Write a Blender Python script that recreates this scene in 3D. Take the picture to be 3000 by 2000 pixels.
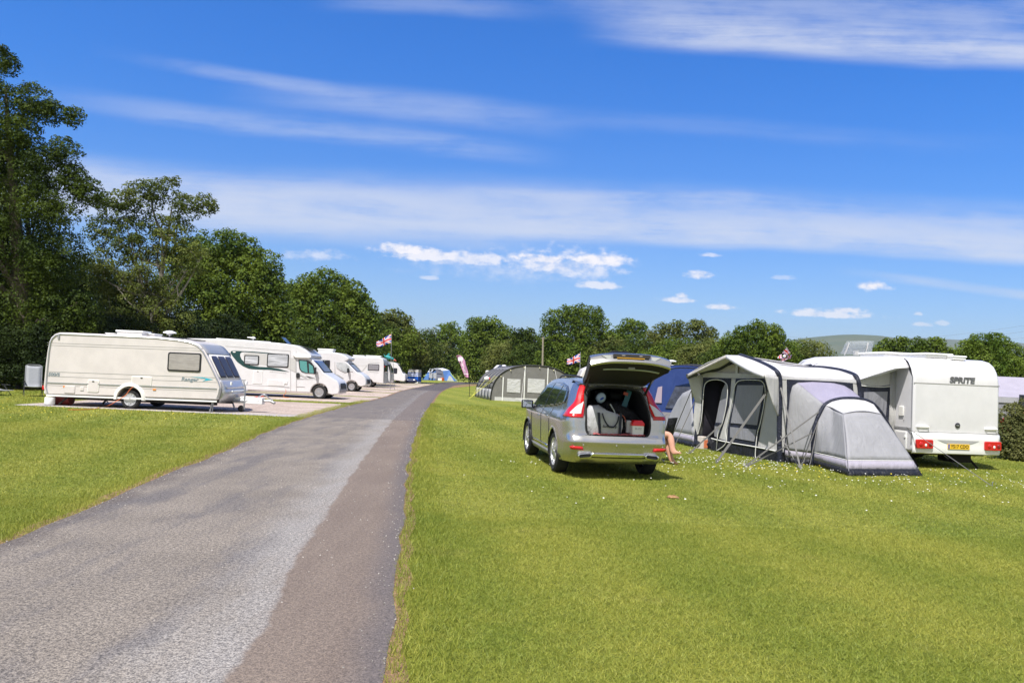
import bpy, math, random
import numpy as np
from mathutils import Vector, Matrix
R = math.radians
scene = bpy.context.scene
for o in list(bpy.data.objects): bpy.data.objects.remove(o)
col = scene.collection

# ------------------------------------------------------------------ camera
FPX, EYE = 2300.0, 1.72
PITCH, ROLL = R(2.31), R(2.5)
_r0 = Vector((1, 0, 0)); _f = Vector((0, math.cos(PITCH), math.sin(PITCH))); _u0 = Vector((0, -math.sin(PITCH), math.cos(PITCH)))
CR = _r0 * math.cos(ROLL) + _u0 * math.sin(ROLL); CU = -_r0 * math.sin(ROLL) + _u0 * math.cos(ROLL)
cd = bpy.data.cameras.new('camera'); cam = bpy.data.objects.new('camera', cd); col.objects.link(cam)
cd.sensor_width = 36; cd.lens = 36 * FPX / 3000; cd.clip_end = 20000; cd.clip_start = 0.05
m = Matrix((CR, CU, -_f)).transposed().to_4x4(); m.translation = Vector((0, 0, EYE)); cam.matrix_world = m
scene.camera = cam
def ray(px, py):
    return _f * FPX + CR * (px - 1500) - CU * (py - 1000)
def at(px, py, Y):
    d = ray(px, py); d = d * (Y / d.y); return Vector((d.x, d.y, d.z + EYE))
def G(px, py, z=0.0):
    d = ray(px, py); d = d * ((z - EYE) / d.z); return Vector((d.x, d.y, z))

# ------------------------------------------------------------------ light
scene.view_settings.view_transform = 'Standard'; scene.view_settings.look = 'None'
scene.view_settings.exposure = 0.62; scene.view_settings.gamma = 1.0
SUN = Vector((-0.22, -0.45, 0.865)).normalized()
sl = bpy.data.lights.new('sun', 'SUN'); so = bpy.data.objects.new('sun', sl); col.objects.link(so)
sl.energy = 4.4; sl.angle = R(0.55); sl.color = (1.0, 0.965, 0.92)
so.rotation_euler = (-SUN).to_track_quat('-Z', 'Y').to_euler(); so.location = (0, 0, 40)

class N:
    """tiny node-math language"""
    def __init__(s, nt): s.nt = nt
    def n(s, t, **k):
        o = s.nt.nodes.new(t)
        for a, b in k.items(): setattr(o, a, b)
        return o
    def put(s, sock, v):
        if isinstance(v, bpy.types.NodeSocket): s.nt.links.new(v, sock)
        elif isinstance(v, (tuple, list)) and sock.type == 'RGBA' and len(v) == 3: sock.default_value = (*v, 1)
        else: sock.default_value = v
    def m(s, op, a, b=0.0, c=0.0, clamp=False):
        o = s.n('ShaderNodeMath', operation=op, use_clamp=clamp)
        s.put(o.inputs[0], a); s.put(o.inputs[1], b); s.put(o.inputs[2], c); return o.outputs[0]
    def add(s, a, b): return s.m('ADD', a, b)
    def sub(s, a, b): return s.m('SUBTRACT', a, b)
    def mul(s, a, b): return s.m('MULTIPLY', a, b)
    def div(s, a, b): return s.m('DIVIDE', a, b)
    def mx(s, a, b): return s.m('MAXIMUM', a, b)
    def mn(s, a, b): return s.m('MINIMUM', a, b)
    def ss(s, v, a, b, x=0.0, y=1.0):
        o = s.n('ShaderNodeMapRange', interpolation_type='SMOOTHSTEP')
        for i, q in enumerate((v, a, b, x, y)): s.put(o.inputs[i], q)
        return o.outputs[0]
    def mix(s, f, a, b, bt='MIX'):
        o = s.n('ShaderNodeMix', data_type='RGBA', blend_type=bt)
        s.put(o.inputs[0], f); s.put(o.inputs[6], a); s.put(o.inputs[7], b); return o.outputs[2]
    def noise(s, vec, scale=1.0, det=3.0, rough=0.5, col=False, dist=0.0):
        o = s.n('ShaderNodeTexNoise'); s.put(o.inputs['Scale'], scale); s.put(o.inputs['Detail'], det); s.put(o.inputs['Roughness'], rough); s.put(o.inputs['Distortion'], dist)
        if vec is not None: s.put(o.inputs['Vector'], vec)
        return o.outputs[1 if col else 0]
    def xyz(s, a, b, c=0.0):
        o = s.n('ShaderNodeCombineXYZ'); s.put(o.inputs[0], a); s.put(o.inputs[1], b); s.put(o.inputs[2], c); return o.outputs[0]
    def sep(s, v):
        o = s.n('ShaderNodeSeparateXYZ'); s.put(o.inputs[0], v); return o.outputs
    def map(s, v, sc=(1, 1, 1), rot=(0, 0, 0), loc=(0, 0, 0)):
        o = s.n('ShaderNodeMapping'); s.put(o.inputs[0], v); o.inputs[1].default_value = loc; o.inputs[2].default_value = rot; o.inputs[3].default_value = sc; return o.outputs[0]

world = bpy.data.worlds.new('World'); scene.world = world; world.use_nodes = True
nt = world.node_tree; nt.nodes.clear(); W = N(nt)
sky = W.n('ShaderNodeTexSky'); sky.sky_type = 'NISHITA'; sky.sun_disc = False
sky.sun_elevation = math.asin(SUN.z); sky.sun_rotation = math.atan2(SUN.x, SUN.y); sky.air_density = 1.15; sky.dust_density = 0.4; sky.ozone_density = 1.5; sky.altitude = 50
tc = W.n('ShaderNodeTexCoord'); X, Yd, Z = W.sep(tc.outputs['Generated'])
yy = W.mx(Yd, 0.08); U = W.div(X, yy); V = W.div(Z, yy)
UV = W.xyz(U, V, 0)
wob = W.noise(UV, 2.2, 3, .5); streak = W.noise(W.map(UV, (1.6, 21, 1), (0, 0, R(-3.5))), 1.0, 8, .68, dist=.35)
fine = W.noise(W.map(UV, (9, 26, 1)), 1.0, 6, .62); puff = W.noise(W.map(UV, (1, 2.0, 1)), 13, 7, .66)
puff2 = W.noise(W.map(UV, (1, 1.6, 1)), 52, 5, .6)
def uvp(px, py):
    d = ray(px, py); return d.x / d.y, d.z / d.y
def band(p0, p1, wup, wdn, alpha, nz=0.5, e0=.06, e1=.06, wb=.03, endl=True, endr=True):
    (u0, v0), (u1, v1) = uvp(*p0), uvp(*p1)
    k = (v1 - v0) / (u1 - u0)
    dv = W.add(W.sub(V, W.add(W.mul(U, k), v0 - k * u0)), W.mul(W.sub(wob, .5), wb))
    a = W.mul(W.ss(dv, -wdn, -wdn * .15), W.ss(dv, wup, wup * .1))
    if endl: a = W.mul(a, W.ss(U, u0 - e0, u0 + e0))
    if endr: a = W.mul(a, W.ss(U, u1 + e1, u1 - e1))
    nn = W.add(W.mul(streak, .75), W.mul(fine, .4))
    return W.mul(a, W.mul(W.ss(nn, .44 - .10 * (1 - nz), .44 + .24, .10 + .28 * (1 - nz), 1), alpha))
bands = [
    band((150, 560), (1500, 640), .062, .055, 1.05, .25, endl=False, e1=.25),
    band((1150, 650), (3100, 740), .048, .022, 1.1, .35, endr=False, e0=.2),
    band((300, 560), (1500, 690), .05, .04, .55, .5, endl=False),
    band((1500, 605), (3100, 680), .05, .05, .62, .6, endr=False, e0=.1),
    band((1350, 575), (2250, 585), .014, .012, .55, .9),
    band((300, 300), (1480, 450), .024, .022, .42, .8, .16, .1),
    band((450, 170), (1000, 270), .014, .014, .4, .7, .1, .1),
    band((850, 280), (1550, 350), .03, .03, .42, .6, .12, .1),
    band((1850, 90), (3100, 165), .045, .030, 1.0, .5, .09, endr=False),
    band((1700, 10), (3100, 60), .06, .03, .5, .7, .1, endr=False),
    band((1000, 0), (1500, 30), .02, .02, .3, .8),
    band((1500, 330), (2800, 420), .02, .02, .14, .8, .2, .2),
    band((2550, 812), (3100, 870), .010, .009, .55, .5, endr=False),
]
ca = bands[0]
for b in bands[1:]: ca = W.sub(1.0, W.mul(W.sub(1.0, ca), W.m('SUBTRACT', 1.0, b, clamp=True)))
cirrus = W.m('MULTIPLY', ca, 0.72, clamp=True)
def blob(px, py, rx, ry, al=1.0, soft=.5):
    u, v = uvp(px, py); a, b = rx / FPX, ry / FPX
    du = W.div(W.sub(U, u), a); dv = W.div(W.sub(V, v), b)
    dv = W.mx(dv, W.mul(dv, -1.7))                       # flat base
    d = W.add(W.m('SQRT', W.add(W.mul(du, du), W.mul(dv, dv))), W.add(W.mul(W.sub(.5, puff), 1.9), W.mul(W.sub(.5, puff2), 2.0)))
    return W.mul(W.ss(d, 1.05, 1.05 - soft * 1.5), al * .92)
cums = [blob(*a) for a in [(1175, 735, 110, 28, 1, .6), (1270, 752, 160, 26, .9), (1390, 762, 120, 28, .8), (1500, 800, 330, 60, .45, 1.1), (1640, 782, 250, 66, .9, .8), (1330, 762, 150, 36, .7, .9), (1735, 765, 120, 34, 1, .6), (1600, 762, 110, 26, 1), (1745, 838, 66, 17, .75),
    (2050, 808, 48, 20, .9), (2555, 838, 68, 24, 1.15, .7), (1985, 880, 60, 13, .8), (2085, 748, 34, 10, .6), (2120, 900, 64, 13, .8), (2420, 922, 165, 16, .75), (2470, 910, 70, 14, .8), (2690, 920, 16, 8, .6),
    (2700, 952, 34, 9, .5), (2760, 948, 24, 9, .4), (920, 750, 120, 30, .55, .8), (1262, 815, 30, 9, .5), (2290, 815, 40, 10, .35), (2000, 868, 20, 12, .8)]]
cu = cums[0]
for b in cums[1:]: cu = W.mx(cu, b)
cu = W.m('MINIMUM', cu, 1.0)
# unseen broken cloud added behind the viewer as white fill on camera-facing sides
dirv = tc.outputs['Generated']
back = W.mul(W.ss(Yd, .25, -.25), W.ss(W.noise(dirv, 2.6, 5, .6), .34, .50)); back = W.mul(back, W.ss(Z, -.05, .08))
# camera-like blue: a little more saturated than the plain sky model
hs = W.n('ShaderNodeHueSaturation'); hs.inputs['Saturation'].default_value = 1.12; hs.inputs['Hue'].default_value = 0.5; W.put(hs.inputs['Color'], sky.outputs[0])
skyc = W.mix(1.0, hs.outputs[0], W.mix(W.ss(V, -.04, .46), (.45, .545, .79), (.115, .50, 1.02)), 'MULTIPLY')
k1 = W.mix(cirrus, skyc, (4.4, 4.6, 5.15))
cuc = W.mix(W.ss(W.add(W.mul(puff, .5), W.mul(puff2, .5)), .40, .56), (4.6, 4.8, 5.6), (6.4, 6.1, 6.1))
k2 = W.mix(back, W.mix(cu, k1, cuc), (3.6, 3.6, 3.75))
bg = W.n('ShaderNodeBackground'); W.put(bg.inputs[0], k2); bg.inputs[1].default_value = 0.115
W.nt.links.new(bg.outputs[0], W.n('ShaderNodeOutputWorld').inputs[0])

# ------------------------------------------------------------------ materials
def mat(name, color, rough=.6, metal=0., spec=.5, coat=0., trans=0., emit=None, nz=0.0, nzs=8., bump=0., bumps=30., alpha=1., sheen=0., stretch=(1, 1, 1), ior=1.45):
    mm = bpy.data.materials.new(name); mm.use_nodes = True; t = mm.node_tree; P = N(t); b = t.nodes['Principled BSDF']
    c = color
    if nz or bump:
        pos = P.n('ShaderNodeTexCoord').outputs['Object']
    if nz:
        f = P.noise(P.map(pos, stretch), nzs, 5, .6)
        f = P.ss(f, .3, .7, 1 - nz, 1 + nz * .5)
        c = P.mix(1.0, color, P.xyz(f, f, f), 'MULTIPLY')
    P.put(b.inputs['Base Color'], c)
    b.inputs['Roughness'].default_value = rough; b.inputs['Metallic'].default_value = metal
    b.inputs['Specular IOR Level'].default_value = spec; b.inputs['Coat Weight'].default_value = coat; b.inputs['Coat Roughness'].default_value = .05
    b.inputs['Transmission Weight'].default_value = trans; b.inputs['Alpha'].default_value = alpha; b.inputs['IOR'].default_value = ior
    if bump:
        bn = P.n('ShaderNodeBump'); bn.inputs['Strength'].default_value = min(1, bump); bn.inputs['Distance'].default_value = .02
        P.put(bn.inputs['Height'], P.noise(P.map(pos, stretch), bumps, 4, .6)); P.put(b.inputs['Normal'], bn.outputs[0])
    return mm
# ------------------------------------------------------------------ mesh builder
class MB:
    def __init__(s, off=None): s.v = []; s.f = []; s.uv = None; s.off = Vector(off) if off is not None else None
    def add(s, vs, fs):
        k = len(s.v); s.v += [tuple(v) for v in vs]; s.f += [tuple(i + k for i in f) for f in fs]; return s
    def box(s, c, d, rot=None, taper=1.0):
        c = Vector(c); h = [q / 2 for q in d]
        P = [Vector((sx * h[0] * (taper if sz > 0 else 1), sy * h[1] * (taper if sz > 0 else 1), sz * h[2])) for sz in (-1, 1) for sy in (-1, 1) for sx in (-1, 1)]
        if rot is not None:
            rm = rot if isinstance(rot, Matrix) else Matrix.Rotation(rot[2], 3, 'Z') @ Matrix.Rotation(rot[1], 3, 'Y') @ Matrix.Rotation(rot[0], 3, 'X')
            P = [rm @ p for p in P]
        return s.add([c + p for p in P], [(0, 2, 3, 1), (4, 5, 7, 6), (0, 1, 5, 4), (2, 6, 7, 3), (0, 4, 6, 2), (1, 3, 7, 5)])
    def grid(s, rows, closed=False, flip=False):
        n = len(rows[0]); vs = [p for r in rows for p in r]; fs = []
        for i in range(len(rows) - 1):
            for j in range(n if closed else n - 1):
                a, b = i * n + j, i * n + (j + 1) % n
                q = (a, b, b + n, a + n); fs.append(q[::-1] if flip else q)
        return s.add(vs, fs)
    def loft(s, rings, caps=True):
        k = len(s.v); n = len(rings[0]); s.grid(rings, True)
        if caps: s.f.append(tuple(k + j for j in range(n))[::-1]); s.f.append(tuple(k + (len(rings) - 1) * n + j for j in range(n)))
        return s
    def tube(s, pts, r, n=8, caps=True):
        pts = [Vector(p) for p in pts]; rs = r if isinstance(r, (list, tuple)) else [r] * len(pts); rings = []
        up = None
        for i, p in enumerate(pts):
            t = (pts[min(i + 1, len(pts) - 1)] - pts[max(i - 1, 0)])
            if t.length < 1e-9: t = Vector((0, 0, 1))
            t.normalize()
            if up is None: up = Vector((0, 0, 1)) if abs(t.z) < .9 else Vector((1, 0, 0))
            a = t.cross(up); a.normalize(); b = a.cross(t); up = b
            rings.append([p + (a * math.cos(q * 2 * math.pi / n) + b * math.sin(q * 2 * math.pi / n)) * rs[i] for q in range(n)])
        return s.loft(rings, caps)
    def strap(s, p, q, w, th=.004):
        p, q = Vector(p), Vector(q); t = (q - p).normalized(); a = t.cross(Vector((0, 1, 0))).normalized() * w / 2; b = t.cross(a).normalized() * th / 2
        return s.loft([[x + a + b, x - a + b, x - a - b, x + a - b] for x in (p, q)])
    def prism(s, poly, fn, t0, t1):
        n = len(poly); vs = [fn(a, b, t0) for a, b in poly] + [fn(a, b, t1) for a, b in poly]
        fs = [tuple(range(n))[::-1], tuple(range(n, 2 * n))] + [(i, (i + 1) % n, n + (i + 1) % n, n + i) for i in range(n)]
        return s.add(vs, fs)
    def lathe(s, prof, fn, n=28, closed=False):
        """prof = [(r, h)], fn(x, y, h) -> point"""
        rings = [[fn(r * math.cos(2 * math.pi * j / n), r * math.sin(2 * math.pi * j / n), h) for j in range(n)] for r, h in prof]
        if closed: rings.append(rings[0])
        return s.loft(rings, caps=not closed)
    def ell(s, c, r, nu=14, nv=9, rot=None):
        c = Vector(c); rings = []
        for i in range(nv + 1):
            th = math.pi * (i + .02) / (nv + .04); ring = []
            for j in range(nu):
                p = Vector((r[0] * math.sin(th) * math.cos(2 * math.pi * j / nu), r[1] * math.sin(th) * math.sin(2 * math.pi * j / nu), -r[2] * math.cos(th)))
                if rot is not None: p = rot @ p
                ring.append(c + p)
            rings.append(ring)
        return s.loft(rings)
    def build(s, name, material, parent=None, smooth=None, bevel=0., seg=2, solid=0., tag_=None, loc=None, rz=0., sub=0):
        me = bpy.data.meshes.new(name)
        vs = [Vector(v) - s.off for v in s.v] if s.off is not None else s.v
        me.from_pydata([tuple(v) for v in vs], [], s.f); me.validate(clean_customdata=False)
        if material is not None: me.materials.append(material)
        o = bpy.data.objects.new(name, me); col.objects.link(o)
        if parent is not None: o.parent = parent
        if loc is not None: o.location = loc
        o.rotation_euler.z = rz
        if smooth is not None:
            sm = math.cos(R(smooth)) if smooth < 180 else -2
            for p in me.polygons: p.use_smooth = True
            if smooth < 180:
                import bmesh
                bm = bmesh.new(); bm.from_mesh(me)
                bmesh.ops.recalc_face_normals(bm, faces=bm.faces)
                for e in bm.edges:
                    if len(e.link_faces) == 2 and e.link_faces[0].normal.dot(e.link_faces[1].normal) < sm: e.smooth = False
                bm.to_mesh(me); bm.free()
        if solid: q = o.modifiers.new('solid', 'SOLIDIFY'); q.thickness = solid; q.offset = 0
        if bevel:
            q = o.modifiers.new('bevel', 'BEVEL'); q.width = bevel; q.segments = seg; q.limit_method = 'ANGLE'; q.angle_limit = R(40); q.harden_normals = False
        if sub: q = o.modifiers.new('sub', 'SUBSURF'); q.levels = sub; q.render_levels = sub
        return o
def fast_mesh(name, V, F, material, k=4):
    me = bpy.data.meshes.new(name); V = np.asarray(V, np.float32); F = np.asarray(F, np.int32)
    me.vertices.add(len(V)); me.vertices.foreach_set('co', V.ravel())
    me.loops.add(F.size); me.loops.foreach_set('vertex_index', F.ravel())
    me.polygons.add(len(F)); me.polygons.foreach_set('loop_start', np.arange(0, F.size, k, dtype=np.int32)); me.polygons.foreach_set('loop_total', np.full(len(F), k, np.int32))
    me.update(calc_edges=True); me.materials.append(material); return me
def tag(o, label=None, cat=None, group=None, kind=None):
    for k, v in (('label', label), ('category', cat), ('group', group), ('kind', kind)):
        if v: o[k] = v
    return o
def empty(name, loc=(0, 0, 0), rz=0., label=None, cat=None, group=None):
    o = bpy.data.objects.new(name, None); col.objects.link(o); o.location = loc; o.rotation_euler.z = rz; o.empty_display_size = .2
    return tag(o, label, cat, group)
def copy_tree(o, parent=None):
    c = o.copy(); col.objects.link(c)
    if parent is not None: c.parent = parent
    for ch in list(o.children):
        if ch.name.split('.')[0]: copy_tree(ch, c)
    return c
def text(name, s, size, material, parent, M4, ext=.002, shear=0., bold=0., space=1.0, sx=1.0):
    cu_ = bpy.data.curves.new(name, 'FONT'); cu_.body = s; cu_.size = size; cu_.extrude = ext; cu_.shear = shear; cu_.offset = bold; cu_.space_character = space; cu_.align_x = 'CENTER'; cu_.align_y = 'CENTER'; cu_.resolution_u = 4
    t = bpy.data.objects.new('tmp', cu_); col.objects.link(t); bpy.context.view_layer.update()
    me = bpy.data.meshes.new_from_object(t.evaluated_get(bpy.context.evaluated_depsgraph_get())); bpy.data.objects.remove(t); bpy.data.curves.remove(cu_)
    me.name = name; me.transform(M4 @ Matrix.Diagonal((sx, 1, 1, 1))); me.materials.clear(); me.materials.append(material)
    o = bpy.data.objects.new(name, me); col.objects.link(o); o.parent = parent; return o
def frame(o, x, y):
    """matrix whose x / y axes are given, z = their cross"""
    x = Vector(x).normalized(); y = Vector(y).normalized(); z = x.cross(y); m4 = Matrix((x, y, z)).transposed().to_4x4(); m4.translation = Vector(o); return m4
def rrect(x0, z0, x1, z1, r, n=4):
    P = []
    for cx, cz, a in ((x1 - r, z1 - r, 0), (x0 + r, z1 - r, 90), (x0 + r, z0 + r, 180), (x1 - r, z0 + r, 270)):
        for i in range(n + 1): t = R(a + 90 * i / n); P.append((cx + r * math.cos(t), cz + r * math.sin(t)))
    return P
def smooth_line(P, n=6):
    """Catmull-Rom through points"""
    P = [Vector(p) for p in P]; out = []
    for i in range(len(P) - 1):
        p0, p1, p2, p3 = P[max(i - 1, 0)], P[i], P[i + 1], P[min(i + 2, len(P) - 1)]
        for j in range(n):
            t = j / n; out.append(.5 * ((2 * p1) + (p2 - p0) * t + (2 * p0 - 5 * p1 + 4 * p2 - p3) * t * t + (3 * p1 - p0 - 3 * p2 + p3) * t ** 3))
    return out + [P[-1]]
def resample(P, n):
    P = [Vector(p) for p in P]; L = [0]
    for a, b in zip(P, P[1:]): L.append(L[-1] + (b - a).length)
    out = []; k = 0
    for i in range(n):
        t = L[-1] * i / (n - 1)
        while k < len(L) - 2 and L[k + 1] < t: k += 1
        out.append(P[k].lerp(P[k + 1], (t - L[k]) / max(1e-9, L[k + 1] - L[k])))
    return out
def pip(x, y, poly):
    x = np.asarray(x); y = np.asarray(y); ins = np.zeros(x.shape, bool); n = len(poly)
    for i in range(n):
        (x1, y1), (x2, y2) = poly[i][:2], poly[(i + 1) % n][:2]
        c = ((y1 > y) != (y2 > y)); xi = (x2 - x1) * (y - y1) / ((y2 - y1) or 1e-9) + x1
        ins ^= c & (x < xi)
    return ins
# ================================================================== SETTING
rng = np.random.default_rng(7)
def ground_color(P, pos):
    sx, sy, sz = P.sep(pos); flat = P.xyz(sx, sy, 0)
    big = P.noise(flat, .35, 4, .6); mid = P.noise(flat, 2.2, 4, .6)
    stripe = P.m('SINE', P.add(P.mul(P.add(P.mul(sx, .97), P.mul(sy, .24)), 2.9), P.mul(big, 2.2)))
    f = P.add(P.mul(big, .9), P.add(P.mul(mid, .45), P.mul(stripe, .13)))
    c = P.mix(P.ss(f, .42, .92), (.208, .250, .037), (.296, .312, .056))
    dry = P.ss(P.noise(flat, .9, 5, .7), .56, .76)
    c = P.mix(P.mul(dry, .40), c, (.33, .30, .095))
    deep = P.ss(P.noise(P.map(flat, (1, 1, 1), (0, 0, 0), (9, 3, 0)), .8, 4, .6), .55, .74)
    return P.mix(P.mul(deep, .38), c, (.125, .195, .024)), flat
gm = bpy.data.materials.new('lawn'); gm.use_nodes = True; P = N(gm.node_tree); b = gm.node_tree.nodes['Principled BSDF']
pos = P.n('ShaderNodeNewGeometry').outputs['Position']; c, flat = ground_color(P, pos)
sp = P.noise(flat, 55, 3, .7); sp2 = P.noise(flat, 9, 5, .75)
c = P.mix(1.0, c, P.mix(P.ss(P.add(P.mul(sp, .6), P.mul(sp2, .5)), .38, .72), (.38, .42, .38), (1.32, 1.25, 1.2)), 'MULTIPLY')
P.put(b.inputs['Base Color'], c); b.inputs['Roughness'].default_value = .9; b.inputs['Specular IOR Level'].default_value = .15
bn = P.n('ShaderNodeBump'); bn.inputs['Distance'].default_value = .05; bn.inputs['Strength'].default_value = .8; P.put(bn.inputs['Height'], P.add(sp, P.mul(sp2, 1.5))); P.put(b.inputs['Normal'], bn.outputs[0])
# ground sheet: denser near, out to the horizon, gently rising valley floor far away
def dist_axis(): return [-6000, -2500, -900, -300, -120, -60, -30, -15, 0, 15, 30, 60, 120, 300, 900, 2500, 6000]
mb = MB(); mb.grid([[(x, y, 0) for x in dist_axis()] for y in [-60, -10, 0, 15, 30, 60, 120, 200, 400, 900, 2500, 7000]]); 
tag(mb.build('ground', gm), kind='structure')

# road edges measured on the ground
Lp = [G(638, 1333), G(791, 1263), G(906, 1222), G(1008, 1193), G(1085, 1174), G(1135, 1161), G(1186, 1143), G(1250, 1130), G(1306, 1119)]
left = [Vector((-4.1, -6, 0)), Vector((-4.45, 0, 0)), Vector((-4.55, 4.5, 0)), G(0, 1594), G(128, 1547), G(306, 1473), G(472, 1397)] + Lp + [Vector((-6.5, 122, 0)), Vector((0, 128, 0)), Vector((12, 131, 0))]
right = [Vector((-.3, -6, 0)), Vector((-.5, 0, 0)), G(1122, 2000), G(1143, 1880), G(1154, 1786), G(1167, 1633), G(1180, 1505), G(1193, 1378), G(1224, 1250), G(1256, 1193), G(1288, 1150), G(1320, 1134), Vector((-6.3, 95, 0)), Vector((-4.5, 109, 0)), Vector((1, 115, 0)), Vector((12, 118, 0))]
midl = [Vector((-1.6, -6, 0)), Vector((-1.55, 0, 0)), G(640, 2000), G(850, 1650), G(985, 1450), G(1085, 1310), G(1150, 1230), G(1205, 1180), G(1240, 1152), G(1290, 1129), Vector((-8.2, 100, 0)), Vector((-6, 114, 0)), Vector((0.5, 121, 0)), Vector((12, 124, 0))]
NR = 260
def edge(P, amp, seed):
    Q = resample(smooth_line(P, 8), NR); r = random.Random(seed)
    return [q + Vector((amp * (math.sin(i * 1.7 + seed) * .4 + r.uniform(-.6, .6)), 0, 0)) for i, q in enumerate(Q)]
EL, EM, ER = edge(left, .05, 1), edge(midl, .0, 2), edge(right, .05, 3)
road_poly = [(p.x, p.y) for p in EL] + [(p.x, p.y) for p in reversed(ER)]
rm = bpy.data.materials.new('tarmac'); rm.use_nodes = True; P = N(rm.node_tree); b = rm.node_tree.nodes['Principled BSDF']
uvn = P.n('ShaderNodeUVMap'); u, v, _ = P.sep(uvn.outputs[0]); pos = P.n('ShaderNodeNewGeometry').outputs['Position']; px_, py_, _z = P.sep(pos); flat = P.xyz(px_, py_, 0)
n1 = P.noise(flat, .8, 5, .6); n2 = P.noise(P.map(flat, (1.5, .35, 1)), 1.3, 5, .65); sp = P.noise(flat, 75, 2, .8); sp3 = P.noise(flat, 30, 3, .7)
uu = P.add(u, P.add(P.mul(P.sub(n1, .5), .12), P.mul(P.sub(P.noise(flat, 6, 4, .7), .5), .05)))
c = P.mix(P.ss(n1, .35, .65), (.185, .162, .138), (.228, .200, .170))
c = P.mix(P.mul(P.ss(n2, .45, .68), P.ss(u, .56, .42)), c, (.138, .126, .122))
right_c = P.mix(P.ss(n2, .35, .65), (.170, .134, .110), (.20, .160, .130))
c = P.mix(P.ss(uu, .475, .53), c, right_c)
c = P.mix(P.mul(P.ss(uu, .36, .49), P.mul(P.ss(uu, .535, .505), P.ss(n2, .25, .6, .2, .8))), c, (.285, .272, .26))
c = P.mix(P.ss(uu, .82, .99, 0, .8), c, (.118, .104, .104))
c = P.mix(P.mul(P.ss(uu, .06, .0), .7), c, (.105, .09, .085))
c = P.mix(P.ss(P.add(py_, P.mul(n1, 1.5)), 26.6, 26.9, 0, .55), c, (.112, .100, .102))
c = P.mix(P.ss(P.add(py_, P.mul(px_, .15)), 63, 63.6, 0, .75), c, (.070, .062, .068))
spk = P.mix(P.ss(P.add(P.mul(sp, .65), P.mul(sp3, .45)), .40, .72), (.36, .36, .37), (1.85, 1.8, 1.72))
c = P.mix(P.ss(uu, .50, .53, 1., .6), c, P.mix(1.0, c, spk, 'MULTIPLY'))
c = P.mix(P.ss(P.noise(flat, 38, 2, .5), .73, .76, 0, .8), c, (.42, .39, .35))
P.put(b.inputs['Base Color'], c); b.inputs['Roughness'].default_value = .85; b.inputs['Specular IOR Level'].default_value = .3
bn = P.n('ShaderNodeBump'); bn.inputs['Distance'].default_value = .012; bn.inputs['Strength'].default_value = .9; P.put(bn.inputs['Height'], P.add(sp, sp3)); P.put(b.inputs['Normal'], bn.outputs[0])
mb = MB(); K = 10; rows = []
for i in range(NR):
    a, mm_, q = EL[i], EM[i], ER[i]; row = []
    for j in range(K + 1):
        t = j / K; p = a.lerp(mm_, t * 2) if t <= .5 else mm_.lerp(q, t * 2 - 1)
        row.append((p.x, p.y, .014 - .02 * abs(t - .5) ** 2))
    rows.append(row)
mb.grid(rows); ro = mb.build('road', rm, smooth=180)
uvl = ro.data.uv_layers.new(name='UVMap')
for poly in ro.data.polygons:
    for li in poly.loop_indices:
        vi = ro.data.loops[li].vertex_index; uvl.data[li].uv = ((vi % (K + 1)) / K, vi // (K + 1) * .5)
tag(ro, kind='structure')
# bare soil along the edges (its own sheet under the tarmac)
soil = mat('soil', (.25, .15, .085), .95, nz=.5, nzs=14, bump=.6, bumps=60)
mb = MB(); r = random.Random(5)
sl_ = [[(p.x - .10 - r.random() * .09, p.y, .006), (p.x + .1, p.y, .006)] for p in EL]
sr_ = [[(p.x - .1, p.y, .006), (p.x + .06 + r.random() * .10, p.y, .006)] for p in ER]
mb.grid(sl_); mb.grid(sr_)
mb.grid([[(a, y, .005) for a in (x0, x1)] for (x0, x1, y) in ((-6.6, -6.2, 70), (-6.6, -5.6, 80), (-6.5, -4.8, 90), (-5, -3.4, 104), (-1, .2, 112), (4, 4.4, 115))])
tag(mb.build('soil_verge', soil), kind='structure')
# gravel pitches
gv = bpy.data.materials.new('gravel'); gv.use_nodes = True; P = N(gv.node_tree); b = gv.node_tree.nodes['Principled BSDF']
pos = P.n('ShaderNodeNewGeometry').outputs['Position']
g1 = P.noise(pos, .7, 5, .7); g2 = P.noise(pos, 14, 4, .8)
c = P.mix(P.ss(g1, .36, .66), (.44, .345, .285), (.58, .48, .41)); c = P.mix(P.ss(P.noise(P.map(pos, (.25, 1.6, 1)), 1.2, 4, .7), .58, .72, 0, .7), c, (.42, .27, .18))
sxx, syy, szz = P.sep(pos); c = P.mix(P.ss(P.add(syy, P.mul(g1, 1.0)), 27.6, 26.4, 0, .7), c, (.47, .46, .45))
c = P.mix(1.0, c, P.mix(P.ss(g2, .36, .66), (.55, .53, .52), (1.3, 1.3, 1.3)), 'MULTIPLY'); P.put(b.inputs['Base Color'], c); b.inputs['Roughness'].default_value = .9
bn = P.n('ShaderNodeBump'); bn.inputs['Distance'].default_value = .05; bn.inputs['Strength'].default_value = 1; P.put(bn.inputs['Height'], g2); P.put(b.inputs['Normal'], bn.outputs[0])
def road_x(y):
    for a, q in zip(EL, EL[1:]):
        if a.y <= y <= q.y: return a.x + (q.x - a.x) * (y - a.y) / (q.y - a.y)
    return EL[-1].x
pitch_polys = []
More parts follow.
